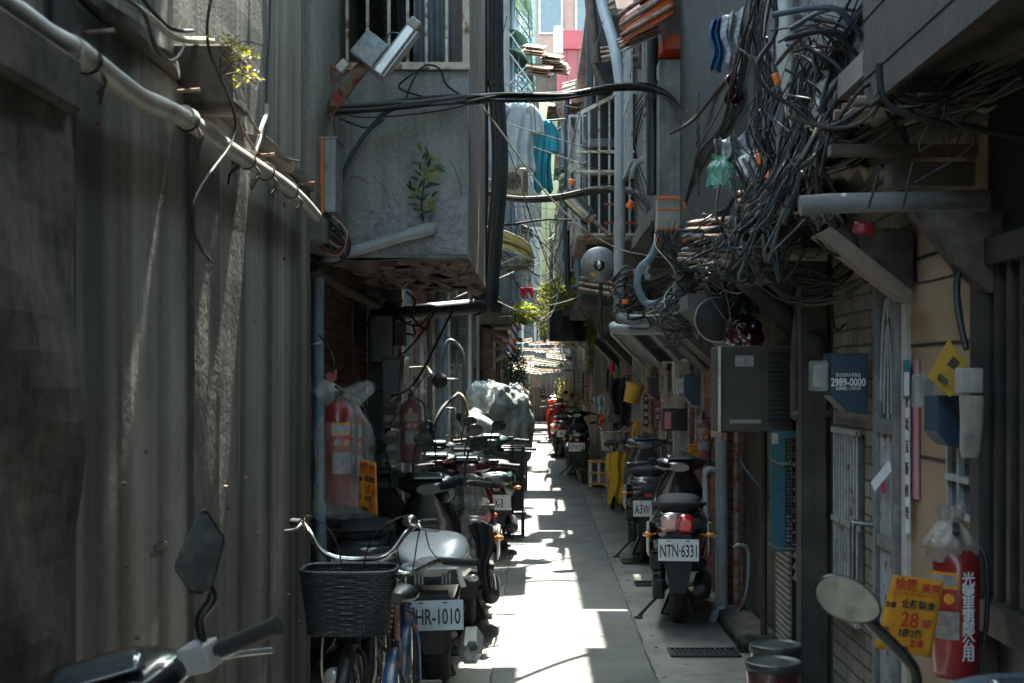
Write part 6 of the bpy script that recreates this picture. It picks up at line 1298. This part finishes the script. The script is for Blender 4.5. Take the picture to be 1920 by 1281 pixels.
# blue meter boxes
def meter_box(label, x0, x1, y0, y1, Y, txt=True, gl=True, m=blue_box):
    S = Y/F; X = lambda x: (x-CX)*S; Z = lambda y: EYE+(CY-y)*S; t = thing('meter_box', label, 'meter box', P((x0+x1)/2, y1, Y), 0, 'blue meter boxes along the right wall')
    h = y1-y0; w_ = x1-x0; q = MB(); q.prism([(X(x0),Y,Z(y0)),(X(x1),Y,Z(y0)),(X(x1),Y,Z(y1)),(X(x0+w_*.42),Y,Z(y1-h*.05)),(X(x0),Y,Z(y1-h*.30))], (0,.16,0)); c = part('casing', q, m, t, .004, True)
    if txt:
        u = (x1-x0)*S; lettering('2989-0000', u*.30, frame((X(x0+w_*.46),Y-.003,Z(y0+h*.48)),(1,0,0),(0,0,1)), white_ink, t, world=True, off=.001, sx=.72)
        lettering('臺北自來水事業處', u*.115, frame((X(x0+w_*.46),Y-.003,Z(y0+h*.36)),(1,0,0),(0,0,1)), white_ink, t, world=True, sx=.72)
        lettering('客服專線二十四小時', u*.105, frame((X(x0+w_*.46),Y-.003,Z(y0+h*.58)),(1,0,0),(0,0,1)), white_ink, t, world=True, sx=.72)
    if gl:
        q = MB(); q.box(X(x0)-.075,X(x0)-.004,Y+.01,Y+.12,Z(y0+h*.62),Z(y0+h*.12)); part('meter_cover', q, meter_glass, t, .012, True)
        q = MB(); q.box(X(x0)-.06,X(x0)-.01,Y+.03,Y+.10,Z(y0+h*.56),Z(y0+h*.2)); part('meter', q, acw, t, .006, True)
    return t
meter_box('blue meter box reading 2989-0000 on the whitewashed brick wall', 1558, 1628, 662, 778, 6.05)
meter_box('dark blue meter box half hidden behind the old pipe, left of the bright one', 1440, 1498, 672, 782, 8.4)
meter_box('plain blue meter box beside the bagged extinguisher at the middle', 1285, 1313, 702, 762, 11.0, False)
meter_box('small dark meter box above the red door couplets', 1216, 1234, 708, 748, 14.5, False, False, darkm)
meter_box('faded blue meter box beside the white intercom', 1757, 1808, 742, 842, 4.75, False, False)
q = MB(); c = P(1528,648,7.0); q.lathe([(.0,-.05),(.05,-.045),(.062,-.02),(.062,.04),(.03,.05)], c, Euler((R(84),0,R(-12))), 28); single('alarm_bell', q, blackm, 'round black bell above the blue meter boxes', 'bell')
# things on the nearest right wall
def panel(name, label, cat, px0, px1, py0, py1, X, m, d=.006, group=None, bev=0):
    a = PX(px0,py0,X); b = PX(px1,py1,X); q = MB(); zc0 = max(a.z,b.z); S0 = F/a.y
    q.box(X-d, X, min(a.y,b.y), max(a.y,b.y), EYE+(CY-py1)/F*((a.y+b.y)/2), EYE+(CY-py0)/F*((a.y+b.y)/2)); return single(name, q, m, label, cat, group, bev)
panel('paper_strip', 'long faded pink paper strip on the cream tiles', 'paper strip', 1711,1724,675,935,1.445, pm('pink_paper',(.6,.2,.3),(.5,.3,.3),5,.8))
panel('paper_strip', 'narrow magenta strip beside the steel gate', 'paper strip', 1654,1660,885,925,1.405, pm('magenta_paper',(.5,.03,.12),None,5,.7))
panel('sign', 'small teal sign with a white field on the door jamb', 'sign', 1696,1707,675,748,1.425, pm('teal_sign',(.02,.25,.3),None,5,.6))
panel('sign', 'white field of the teal jamb sign with faint print', 'sign', 1698,1705,698,742,1.417, plate_w)
vt = thing('address_strip', 'white strip with handwritten characters below the teal sign', 'sign', PX(1702,900,1.424)); a = PX(1702,760,1.424)
q = MB(); q.box(1.422,1.4245,a.y-.03,a.y+.03,1.05,1.60); part('strip', q, plate_w, vt, 0, True)
for i, ch in enumerate('水電瓦斯修理'): lettering(ch, .055, frame((1.4205,a.y,1.55-.085*i),(0,-1,0),(0,0,1)), ink_k, vt, world=True)
ic = thing('intercom', 'white intercom handset hung beside the dark slatted shutter', 'intercom', P(1818,858,4.45)); q = MB(); q.srings([(P(0,858,4.45).z,P(1819,0,4.45).x,4.45,.024,.02),(P(0,845,4.45).z,P(1819,0,4.45).x,4.45,.03,.028),(P(0,790,4.45).z,P(1820,0,4.45).x,4.44,.033,.03),(P(0,742,4.45).z,P(1820,0,4.45).x,4.44,.036,.032)], 20, 3.2, axis='Z'); part('body', q, acw, ic, 0, True)
q = MB(); c = P(1816,824,4.405)
for i in range(4):
    for j in range(4): q.obox(c+Vector(((i-1.5)*.008,0,(j-1.5)*.009)), (.005,.004,.006))
part('keys', q, galv, ic, 0, True)
q = MB(); a = P(1812,720,4.47); q.box(a.x-.03,a.x+.045,4.44,4.50,P(0,738,4.45).z,P(0,690,4.45).z); single('switch_box', q, acw, 'grey white switch box above the intercom', 'switch box', bev=.006)
mg = thing('gas_meter', 'small meter behind a clear cover beside the faded blue box', 'meter', P(1740,765,5.0)); q = MB(); q.box(P(1722,0,5).x,P(1758,0,5).x,5.0,5.1,P(0,765,5).z,P(0,702,5).z); part('cover', q, meter_glass, mg, .01, True); q = MB(); q.box(P(1727,0,5).x,P(1752,0,5).x,5.02,5.09,P(0,760,5).z,P(0,708,5).z); part('body', q, acw, mg, .006, True); q = MB(); q.torus(P(1740,722,5.01), .018, .003, 'Y'); part('dial', q, steel, mg, 0, True)
ds = thing('diamond_sign', 'tilted dark yellow diamond sign with a pole emblem on the cream wall', 'sign', P(1772,745,4.6))
q = MB(); q.prism([P(1779,636,4.6),P(1815,685,4.5),P(1782,745,4.6),P(1740,706,4.7)], (0,.004,0)); part('plate', q, pm('ochre_sign', (.40,.24,.02), (.32,.19,.02), 5, .6), ds, 0, True)
q = MB(); q.prism([P(1787,668,4.53),P(1800,680,4.5),P(1790,694,4.53),P(1775,684,4.56)], (0,-.003,0)); q.prism([P(1760,700,4.62),P(1778,712,4.6),P(1774,724,4.6),P(1757,712,4.63)], (0,-.003,0)); part('emblem', q, ink_k, ds, 0, True)
q = MB(); q.tube([P(1800,490,4.5),P(1794,540,4.5),P(1800,600,4.45),P(1812,655,4.4)], [.010,.012,.012,.010], 8); single('lamp_arm', q, darkm, 'dark iron arm sloping down to the switch box', 'lamp arm')
strands('cord', 'pair of black cords hanging above the dark iron arm', [P(1800,430,4.5),P(1795,470,4.5),P(1790,500,4.5),P(1800,530,4.5)], .004, cable_k, .02, 5, 4)
for i,(pts) in enumerate(([P(1712,533,5.0),P(1760,524,4.85),P(1830,505,4.6)],)): cable('wire', 'black wire pinned across the cream tiled wall', pts, .005, cable_k, cat='wire')
e4 = ext_px('large red extinguisher with white characters beside the dark shutter', 1792,1012,1270,86,4.35, yaw=R(-16), text=list('光榮里第鄰公用'))
film_bag('dusty brown plastic cover over the large red extinguisher', P(1783,1050,4.36), .074, .165, plastic_film('brown_film', (.30,.25,.2), .75, .5), 5, .7, .18, flat=.8)
notice('large yellow sale notice hung on the steel gate in front of the big extinguisher', [P(1674,1077,4.2),P(1770,1090,4.2),P(1746,1234,4.2),P(1639,1215,4.2)])
q = MB(); q.prism([P(1667,862,5.3),P(1672,882,5.3),P(1640,922,5.3),P(1633,905,5.3)], (0,.003,0)); single('paper_flyer', q, plate_w, 'folded white flyer stuck behind the steel gate', 'flyer')
# middle-right clutter
e5 = ext_px('red extinguisher in a bag right of the old boxed radio', 1320,785,868,32,11.2, yaw=R(-10)); film_bag('crumpled clear bag over the extinguisher right of the old radio', P(1321,880,11.2), .072, .50, film, 6, .25, .3)
notice('small yellow sale notice above the nearest right scooter', [P(1290,834,10.6),P(1308,832,10.6),P(1314,874,10.6),P(1288,875,10.6)])
q = MB(); q.box(1.40,1.445,10.0,10.5,.0,.3)
rd = thing('boxed_radio', 'old dark speaker box with a pink paper on its side', 'speaker', P(1267,808,12.5)); S = 12.5/F
wb(rd, 'case', acb, (1243-CX)*S, (1292-CX)*S, 12.5, 12.75, EYE+(CY-808)*S, EYE+(CY-766)*S, .006); q = MB(); q.lathe([(.0,-.02),(.02,-.03),(.07,0),(.085,.005)], P(1276,790,12.49), Euler((R(90),0,0)), 26); part('speaker_cone', q, blackm, rd, 0, True); wb(rd, 'pink_paper', pink_p, (1246-CX)*S, (1258-CX)*S, 12.49, 12.497, EYE+(CY-804)*S, EYE+(CY-773)*S)
q = MB(); q.lathe([(.045,0),(.09,.10),(.092,.10),(.092,.09)], P(1275,766,12.5), None, 24); single('flower_pot', q, acw, 'pale empty bowl standing on the old speaker box', 'bowl')
for i,(x0,x1,y0,y1,Y) in enumerate(((1206,1216,740,800,15.5),(1228,1238,735,790,14.6),(1246,1252,735,770,13.6),(1256,1262,735,765,13.2))):
    t = thing('door_couplet', ['red couplet strip left of the small dark meter box','red couplet strip right of the small dark meter box','short red couplet strip over the speaker box, left one','short red couplet strip over the speaker box, right one'][i], 'couplet', P((x0+x1)/2,y1,Y), 0, 'red door couplets')
    wb(t, 'paper', red_paint if i else maroon, P(x0,0,Y).x, P(x1,0,Y).x, Y, Y+.004, P(0,y1,Y).z, P(0,y0,Y).z)
    for k, ch in enumerate('平安如意'): lettering(ch, .05, frame((P((x0+x1)/2,0,Y).x, Y-.003, P(0,y0+(y1-y0)*(.14+.24*k),Y).z),(1,0,0),(0,0,1)), white_ink, t, world=True)
yb = thing('yellow_bucket', 'yellow plastic bucket hung tilted from the right canopy', 'bucket', P(1187,755,15.5)); q = MB(); q.lathe([(.0,-.11),(.08,-.11),(.10,.09),(.108,.11),(.10,.11),(.078,-.09)], (0,0,.1), Euler((0,R(16),0)), 26); part('body', q, yellow_pl, yb); q = MB(); q.tube([(-.09,0,.2),(-.03,0,.34),(.09,0,.2)], .005, 6); part('bail', q, galv, yb)
cloth('jacket', 'dark navy jacket hanging under the right canopy', ((1142,712),(1178,706),(1182,800),(1150,800)), 16.5, black_cloth, 2, 'jacket', .06, .04)
cloth('tote_bag', 'white cloth bag hanging left of the navy jacket', ((1112,745),(1134,742),(1136,776),(1118,778)), 17, white_cloth, 3, 'bag', .05)
cloth('cloth', 'beige towel hanging between the white bag and the jacket', ((1134,740),(1142,736),(1145,790),(1137,792)), 16.9, cream_cloth, 4)
cloth('flag', 'small orange flag above the bicycle basket', ((1124,775),(1134,772),(1132,798),(1122,796)), 18, orange, 5)
cloth('towel', 'yellow towel behind the mirror of the second right scooter', ((1186,790),(1200,785),(1198,832),(1184,830)), 14.5, yellow_cloth, 6)
q = MB(); a = P(1070,606,24.5); q.grid(lambda u,v: (a.x-.36+.72*u, 24.5+.03*math.sin(9*u), a.z+.32-.62*v), 20, 4, (0,.8,0)); single('tarpaulin', q, pm('black_tarp', (.015,.015,.018), None, 4, .6), 'black tarpaulin box hanging over the lane in the distance', 'tarpaulin')
cp = thing('plastic_stool', 'pink and yellow plastic stool beside the yellow raincoat', 'stool', P(1122,912,21.3)); 
for z in (.03,.19,.36): q = MB(); q.box(-.15,.15,-.15,.15,z,z+.035); part('shelf', q, yellow_pl, cp, .01)
q = MB()
for sx in (-1,1):
    for sy in (-1,1): q.box(sx*.12-.02,sx*.12+.02,sy*.12-.02,sy*.12+.02,0,.355)
q.box(-.02,.02,-.148,-.13,.066,.355); SPLIT.add('legs'); part('legs', q, white_paint, cp); q = MB(); q.box(-.148,-.125,-.13,.13,.07,.35); q.box(.0,.14,-.12,-.11,.08,.18); part('side_panel', q, pink_p, cp)
q = MB(); q.lathe([(.06,0),(.09,.17),(.095,.17)], P(1095,895,23), None, 20); single('flower_pot', q, acb, 'brown flower pot left of the pink stool', 'flower pot')
# teal lattice cabinet and pipes at right
lc = thing('lattice_cabinet', 'teal wooden cabinet with chains hung on the right wall', 'cabinet', P(1470,1042,7.5)); S = 7.5/F
wb(lc, 'side_panel', pm('worn_teal_paint', (.02,.12,.15), (.015,.08,.1), 5, .6, rust=.1, dirt=.4), (1444-CX)*S, (1473-CX)*S, 7.5, 7.52, EYE+(CY-1035)*S, EYE+(CY-812)*S, .003)
q = MB(); X0 = (1474-CX)*S
for k in range(30): z = EYE+(CY-1035)*S+k*.021; q.box(X0,X0+.07,7.53,7.541,z,z+.008)
for k in range(5): q.box(X0+.017*k,X0+.017*k+.005,7.519,7.529,EYE+(CY-1035)*S,EYE+(CY-812)*S)
part('lattice', q, darkm, lc, 0, True)
wb(lc, 'top_rail', MATS['worn_teal_paint'], (1444-CX)*S, (1500-CX)*S, 7.485, 7.499, EYE+(CY-822)*S, EYE+(CY-808)*S); wb(lc, 'label', acw, (1446-CX)*S, (1458-CX)*S, 7.478, 7.484, EYE+(CY-832)*S, EYE+(CY-812)*S)
q = MB()
for y in (860,1020):
    for k in range(14): q.torus(P(1444+k*4,y+4*math.sin(k*.4)+k*1.2,7.47), .006, .0018, 'X' if k % 2 else 'Y', 1, 10, 4)
part('chain', q, steel, lc, 0, True)
for i,(x,r,Y,y0,m,lb) in enumerate(((1353,.043,9.9,700,pvc,'thick grey standing pipe right of the nearest scooter'),(1381,.02,9.6,770,rusty,'thin rusty standing pipe beside the thick grey one'),(1432,.02,8.6,660,cable_t,'slim brown standing pipe behind the teal cabinet'))):
    q = MB(); q.cyl((P(x,0,Y).x,Y,0.0), P(x,y0,Y), r, None, 16); single('standing_pipe', q, m, lb, 'pipe')
q = MB(); q.tube([P(1322,905,10.2),P(1322,890,10.2),P(1330,880,10.2),P(1345,884,10.2)], .02, 10); q.tube([P(1322,905,10.2),P(1324,965,10.1),P(1330,1000,10.1),P(1360,1018,10)], .02, 10); q.tube([P(1322,935,10.15),P(1323,950,10.15)], .028, 10, False); single('water_pipe', q, pvc, 'bent grey water pipe with a joint behind the nearest scooter', 'pipe')
q = MB(); q.tube([P(1378,1160,9.4),P(1398,1120,9.3),P(1404,1070,9.3),P(1402,1030,9.3),P(1385,1022,9.3),P(1376,1028,9.3)], .014, 8); single('tap_pipe', q, galv, 'thin looped tap pipe at the foot of the standing pipes', 'pipe')
q = MB(); q.tube([P(1390,860,9.3),P(1398,880,9.2),P(1418,905,9.0),P(1443,935,8.7)], .013, 10); single('hose', q, black, 'black hose curving to the teal cabinet', 'hose')
q = MB(); q.tube([P(1335,1172,9.6),P(1342,1150,9.6),P(1358,1138,9.6)], .025, 10); single('drain_hose', q, pvc, 'short grey drain hose on the ground behind the nearest scooter', 'hose')
q = MB(); q.grid(lambda u,v: (1.22+.22*u,8.5+1.0*v,.10+.01*math.sin(7*u+5*v)), 8, 8, (0,0,-.1)); single('concrete_step', q, rough_conc, 'low rough concrete step beside the lidded barrels', 'step')
def barrel(label, px, py, Y, w_, hz, m):
    z = EYE-(py-CY)*Y/F; x = (px-CX)*Y/F; r = w_*Y/F/2; t = thing('barrel', label, 'barrel', (x,Y,0), 0, 'lidded barrels by the right wall')
    q = MB(); q.lathe([(r*.86,0),(r*.93,z*.3),(r*.96,z*.9),(r*.94,z-.01)], (0,0,0), None, 32); part('body', q, m, t)
    q = MB(); q.lathe([(r*.98,z-.035),(r,z-.03),(r,z-.004),(r*.93,z+.004),(r*.9,z-.004),(r*.5,z),(0,z+.002)], (0,0,0), None, 32); l = part('lid', q, pm('grey_green_lid', (.05,.058,.055), (.03,.034,.032), 6, .4), t)
    return t
barrel('dark red lidded barrel in front at the foot of the right wall', 1450, 1240, 6.3, 108, 0, maroon); barrel('dark lidded barrel just behind the red one', 1455, 1208, 6.75, 100, 0, gloss_black)

# ================================================================ plants in the distance
def bush(label, c, r, n, size, seed, lit=False, pot=True, cat='plant', group='potted plants along the alley'):
    rn = random.Random(seed); t = thing('potted_plant', label, cat, (c[0],c[1],0 if pot else c[2]-r[2]), 0, group if pot else None)
    q = MB()
    for k in range(6): a = Vector((c[0]+rn.uniform(-.03,.03),c[1],.2 if pot else c[2]-r[2])); q.tube([a, Vector(c)+Vector((rn.uniform(-1,1)*r[0]*.6,rn.uniform(-1,1)*r[1]*.6,rn.uniform(-.2,.8)*r[2]))], .005, 4, False)
    part('stems', q, bark, t, 0, True); q = MB(); leaves(q, c, r, n, size, rn, 3); part('leaves', q, [leaf_y if lit else leaf_m, leaf_m, leaf_y if lit else leaf_d], t, 0, True)  # lit plants carry sunlight in their yellower leaf colour
    if pot: q = MB(); q.lathe([(.07,0),(.11,.2),(.12,.2),(.12,.19),(0,.185)], (c[0],c[1],0), None, 18); part('pot', q, rusty if seed % 2 else acb, t, 0, True)
    return t
bush('hanging basket plant with white lit leaves left of the middle', P(984,588,19), (.21,.2,.15), 800, .030, 1, True, False); bush('climbing vine coloured sunlit yellow at the middle of the alley', P(1020,585,26), (.17,.3,.55), 1500, .024, 2, True, False)
bush('thin vine with pink blooms spreading above the black tarpaulin', P(1062,548,21), (.40,.5,.26), 1900, .026, 3, True, False); bush('long vine trailing straight down right of the tarpaulin', P(1108,640,20), (.07,.1,.48), 700, .020, 4, True, False)
bush('dark leafy plant left of the lane by the barber pole', P(965,695,21), (.17,.3,.45), 900, .028, 5, False, True); bush('bushy red flowered plant left of the end fence', P(978,725,25), (.16,.3,.35), 420, .03, 6, False, True)
bush('small potted plant right of the dark parked scooter', P(1092,865,22.6), (.14,.2,.2), 260, .028, 7, False, True); bush('low potted plant in front of the pink stool', P(1100,890,22), (.10,.15,.12), 160, .022, 8, False, True)
bush('plant coloured sunlit yellow green above the far right scooters', P(1080,752,30), (.20,.3,.3), 260, .032, 9, True, True); bush('small tree-like plant at the far end on the right', P(1058,735,38), (.3,.4,.5), 300, .04, 10, True, True)
rn = random.Random(78)
for i in range(12):
    s = -1 if i % 2 else 1; y = 15.5+i*1.5; xi = -.40 if s < 0 and y > 21 else (-.84 if s < 0 else .62); z = rn.uniform(2.7, 2.4+.11*y)
    adj = ['buckled','dusty','torn','greenish','battered','shallow','brittle','frayed','dull','chipped','uneven','mottled'][i]
    awning('awning', adj+' awning on the %s upper floors in the middle distance' % ('left' if s < 0 else 'right'), (xi,y,z+.2), (xi,y+rn.uniform(.8,1.4),z+.2), (-s*rn.uniform(.22,.38),0,0), rn.uniform(.1,.25), rn.choice((zinc,beige_corr,green_corr,olive_corr,rusty)), .09, .012, 'awnings on the upper floors in the middle distance')
for i in range(18):
    Y0 = rn.uniform(12.5,30); xa = rn.uniform(-.5,-.35); xb = rn.uniform(.5,.8); za = rn.uniform(2.3, 1.8+.2*Y0); zb_ = rn.uniform(2.3, 1.8+.2*Y0)
    q = MB(); q.tube([(xa,Y0,za),((xa*2+xb)/3,Y0+.5,min(za,zb_)-rn.uniform(0,.3)),((xa+xb*2)/3,Y0+.9,min(za,zb_)-rn.uniform(0,.25)),(xb,Y0+1.2,zb_)], rn.choice((.003,.004,.006)), 5, sub=6)
    single('overhead_wire', q, rn.choice((cable_k,cable_k,cable_w)), ['hanging','curved','tight','low','high','twisted','bowed','frayed','light','doubled','kinked','trailing','short','steep','level','leaning','knotted','limp'][i]+' wire crossing the lane, number %d of the second set' % (i+1), 'wire', 'thin wires across the alley')
rn = random.Random(77)                                  # small canopies crowding the far half
for i in range(16):
    s = -1 if i % 2 else 1; y = 24+i*1.65; z = rn.uniform(2.15,2.75); d = rn.uniform(.45,.75); xi = -1.0 if s < 0 else 1.35
    adj = ['rusty','pale','bent','narrow','dented','dusty','crooked','broad','faded','sagging','patched','low','stained','ribbed','worn','last'][i]
    awning('awning', '%s sheet awning far down the %s side, %s in its row' % (adj, 'left' if s < 0 else 'right', ['first','second','third','fourth','fifth','sixth','seventh','eighth'][i//2]), (xi,y,z+.25), (xi,y+rn.uniform(.9,1.6),z+.25), (-s*d,0,0), rn.uniform(.2,.35), rn.choice((zinc,beige_corr,green_corr,zinc,wood)), .1, .012, 'sheet awnings in the far half of the alley')
q = MB(); q.ell(P(1148,690,17),(.03,.03,.08)); single('lantern', q, red_cloth, 'small red lantern with a white band under the right canopy', 'lantern')

rn = random.Random(31)                                  # sunlit scraps of roofing where the alley narrows to nothing
for i,(px,py,Y,w_) in enumerate(((975,664,40,.8),(992,650,44,.9),(1012,642,46,.7),(1030,655,47,.9),(985,688,38,.9),(1005,672,45,.8),(1028,678,42,.9),(1048,664,40,.7),(1042,692,37,.9),(972,640,36,.7),(1052,640,44,.8))):
    c = P(px,py,Y); adj = ['pale','broken','thin','buckled','cream','rusty','bent','long','orange edged','grey','upper'][i]
    slope_sheet(adj+' sunlit roofing scrap in the crowded gap at the far end', c+Vector((-w_/2,0,rn.uniform(-.12,.12))), c+Vector((w_/2,0,rn.uniform(-.12,.12))), c+Vector((w_/2,-1.1,-.12+rn.uniform(-.1,.1))), c+Vector((-w_/2,-1.1,-.12)), rn.choice((beige_corr,zinc,wood,beige_corr,green_corr)), .12, 'roofing scraps at the far end')
# ================================================================ vehicles in place
SC = scooter; XP = lambda px, Y: (px-CX)*Y/F
silver_dark = pm('charcoal_paint', (.05,.055,.06), (.04,.043,.047), 5, .3, coat=.6)
SC('black scooter with plate NTN-6331 and a red and pink tail lamp, nearest on the right', (.96,9.59,0), R(-6), 0, gloss_black, pm('cream_trim', (.45,.42,.36), None, 5, .4), plate='NTN·6331', split_lens=True, wide=1.15, mirrors=(0,1), plate_z=.54)
SC('black scooter with plate A3W behind the nearest right one', (1.0,12.9,0), R(-3), 0, silver_dark, galv, plate='A3W·926', plate_z=.50, mirrors=(1,1))
SC('white scooter with plate HR-1010 and a sharp dark tail lamp, nearest on the left', (XP(800,7.1),7.1+.47,0), R(5), R(-1), white_paint, None, plate='MHR-1010', plate_sz=(.30,.15), sharp=True, wide=1.65, plate_m=pm('pale_blue_plate', (.55,.70,.74), None, 5, .4), plate_z=.46, psize=.085, frontm=gloss_black)
SC('dark maroon scooter under a hanging dark cloth behind the white one', (XP(870,9.0),9.0+.4,0), R(3), 0, maroon, white_paint, plate='7', mirrors=(1,0))
SC('silver dashed grey scooter with a chrome headset behind the maroon one', (XP(868,10.6),10.9,0), R(4), 0, silver, None, plate='QR-8', mirrors=(1,1))
SC('dark green scooter with an orange tail lamp in the left row', (XP(925,13.1),13.5,0), R(4), 0, green_paint, None, plate='KX-3', mirrors=(1,0))
SC('navy scooter with plate NTW parked before the plants on the right', (XP(1083,23.4),23.8,0), R(-2), 0, gloss_black, blue_box, plate='NTW·328', mirrors=(1,1))
SC('red and white scooter behind the navy one on the right', (XP(1053,29),29.4,0), R(4), 0, red_paint, white_paint, plate='MT-2', mirrors=(1,1))
SC('orange lit scooter farther down the right side', (XP(1043,36),36.4,0), R(2), 0, orange_corr, black, plate='LQ-9', mirrors=(1,1))
SC('smallest dark scooter near the end fence on the right', (XP(1040,43),43.4,0), R(2), 0, silver_dark, None, plate='AE-5', mirrors=(1,1))
SC('black scooter close to the camera on the left with a kite shaped mirror', (-.49,2.18,0), R(12), R(-14), gloss_black, silver, headm=pm('cream_cowl', (.50,.48,.44), None, 5, .35, coat=.3), mirrors=(0,1), mshape='kite', plate='BV-61')
SC('dark blue scooter close to the camera on the right with an oval mirror', (.97,1.75,0), R(2), 0, blue_box, silver, mirrors=(1,0), plate='CN-48', mshape='long')
bicycle('bicycle with a dark woven basket and chrome cruiser bars facing the camera', (XP(668,5.6)+.0,6.40,0), R(180), 0, darkm, basket=pm('dark_blue_wicker', (.02,.028,.034), (.012,.018,.022), 9, .5), lamp=True, bell=True, saddle=True)
bicycle('blue and rusty bicycle with a wide black saddle right of the basket', (XP(745,5.5),5.35,0), R(2), 0, blue_paint, saddle=True, bars='flat', post=rusty)
bicycle('bicycle under the yellow raincoat on the right', (XP(1150,17.6),17.8,0), R(-4), 0, black, basket=cream_cloth, saddle=True)
bicycle('black bicycle leaning at the left edge by the grey sacks', (XP(955,14.8),14.8,0), R(3), 0, black, bars='flat')
rk = thing('cart', 'tall black wire cart beside the left row of scooters', 'cart', (XP(958,14.6),14.6,0)); q = MB()
for x in (-.08,.02,.12):
    for z0 in (.3,): q.tube([(x,0,.25),(x,0,.92)], .01, 6, False); q.tube([(x,.4,.25),(x,.4,.92)], .01, 6, False)
for z in (.25,.6,.92): q.tube([(-.1,0,z),(.14,0,z),(.14,.4,z),(-.1,.4,z),(-.1,0,z)], .009, 6, False)
part('frame', q, black, rk); q = MB(); q.box(-.09,.13,.02,.38,.27,.9); part('box', q, blackm, rk, .02)
for sx in (-.08,.12): q = MB(); q.torus((sx,.2,.12),.10,.018,'X'); part('wheel', q, rubber, rk)
def drape(name, label, c, w_, h, dpt, m, seed, cat='cloth', tilt=0, point=0):
    q = MB(); q.grid(lambda u,v: (c[0]+(u-.5)*w_*(1-point*v)+tilt*v+.012*math.sin(9*v+seed), c[1]-dpt*math.sin(PI*u)*(.4+.6*v)+.02*math.sin(15*u+seed+4*v), c[2]+.03*math.sin(PI*u)-h*v*(1+.10*math.sin(6*u+seed)+.06*math.sin(17*u))), 40, 24, (0,.006,0)); return single(name, q, m, label, cat)
drape('raincoat', 'yellow raincoat draped over the parked bicycle on the right', (XP(1157,17.2),17.1,EYE-(850-CY)*17.2/F), .26, .62, .12, yellow_cloth, 3, 'raincoat', .02)
drape('raincoat', 'translucent plastic cape hanging over the maroon scooter', (XP(878,8.8),8.75,EYE-(895-CY)*8.8/F), .22, .50, .10, plastic_film('cape_film', (.22,.20,.20), .55), 4, 'raincoat', .02)
drape('dark_cloth', 'pointed dark cloth hanging beside the maroon scooter above the kerb', (XP(905,8.7),8.65,EYE-(985-CY)*8.7/F), .15, .42, .03, black_cloth, 5, 'cloth', .02, .75)
cov = None
''' cov.grid(lambda u,v: (XP(805,8.3)+.30*(u-.5)*(1+.5*v), 8.3+.35*(u)*.5, EYE-(905-CY)*8.3/F-.30*v+.05*math.sin(9*u)+.03*math.sin(14*v+3*u)), 30, 16, (0,.01,0)); single('seat_cover', cov, black_cloth, '''
SC('black scooter against the wall behind the basket bicycle', (-.93,8.0,0), R(2), R(-2), black, None, plate='PW-27', mirrors=(1,1))
SC('black scooter jammed beside the silver dashed one', (-.84,12.0,0), R(4), 0, black, None, plate='TR-44', mirrors=(1,1))
film_bag('thin white carrier bag snagged at the right of the corner tangle', P(1560,200,5.2), .05, .13, film2, 18, .4, .4)
film_bag('small pale bag caught in the middle wire mess', P(1405,330,6.6), .05, .12, film2, 19, .4, .4)
SC('matt black scooter between the white and maroon ones', (-.72,9.9,0), R(3), 0, blackm, None, plate='DF-09', mirrors=(1,1))
for i,(px,py,Y,rx,m,lb) in enumerate(((835,925,8.5,.065,mirror_m,'round reflecting mirror standing among the left scooters'),)):
    t = thing('round_mirror', lb, 'mirror', P(px,py+40,Y)); q = MB(); q.lathe([(.0,-.008),(.055,-.006),(.06,.0),(.062,.012),(.0,.03)], P(px,py,Y), Euler((R(82),0,R(10))), 28); part('housing', q, darkm, t, 0, True); q = MB(); q.lathe([(.0,-.012),(.055,-.0085),(.055,-.006)], P(px,py,Y), Euler((R(-98),0,R(10))), 28); q = MB(); cc = P(px,py,Y-.02); q.add([cc+Vector((.055*math.cos(2*PI*k/28),0,.055*math.sin(2*PI*k/28))) for k in range(28)], [tuple(range(28))]); part('glass', q, mirror_m, t, 0, True)
    q = MB(); q.tube([P(px+8,py+18,Y),P(px+14,py+45,Y)], .006, 6, False); part('stem', q, black, t, 0, True)
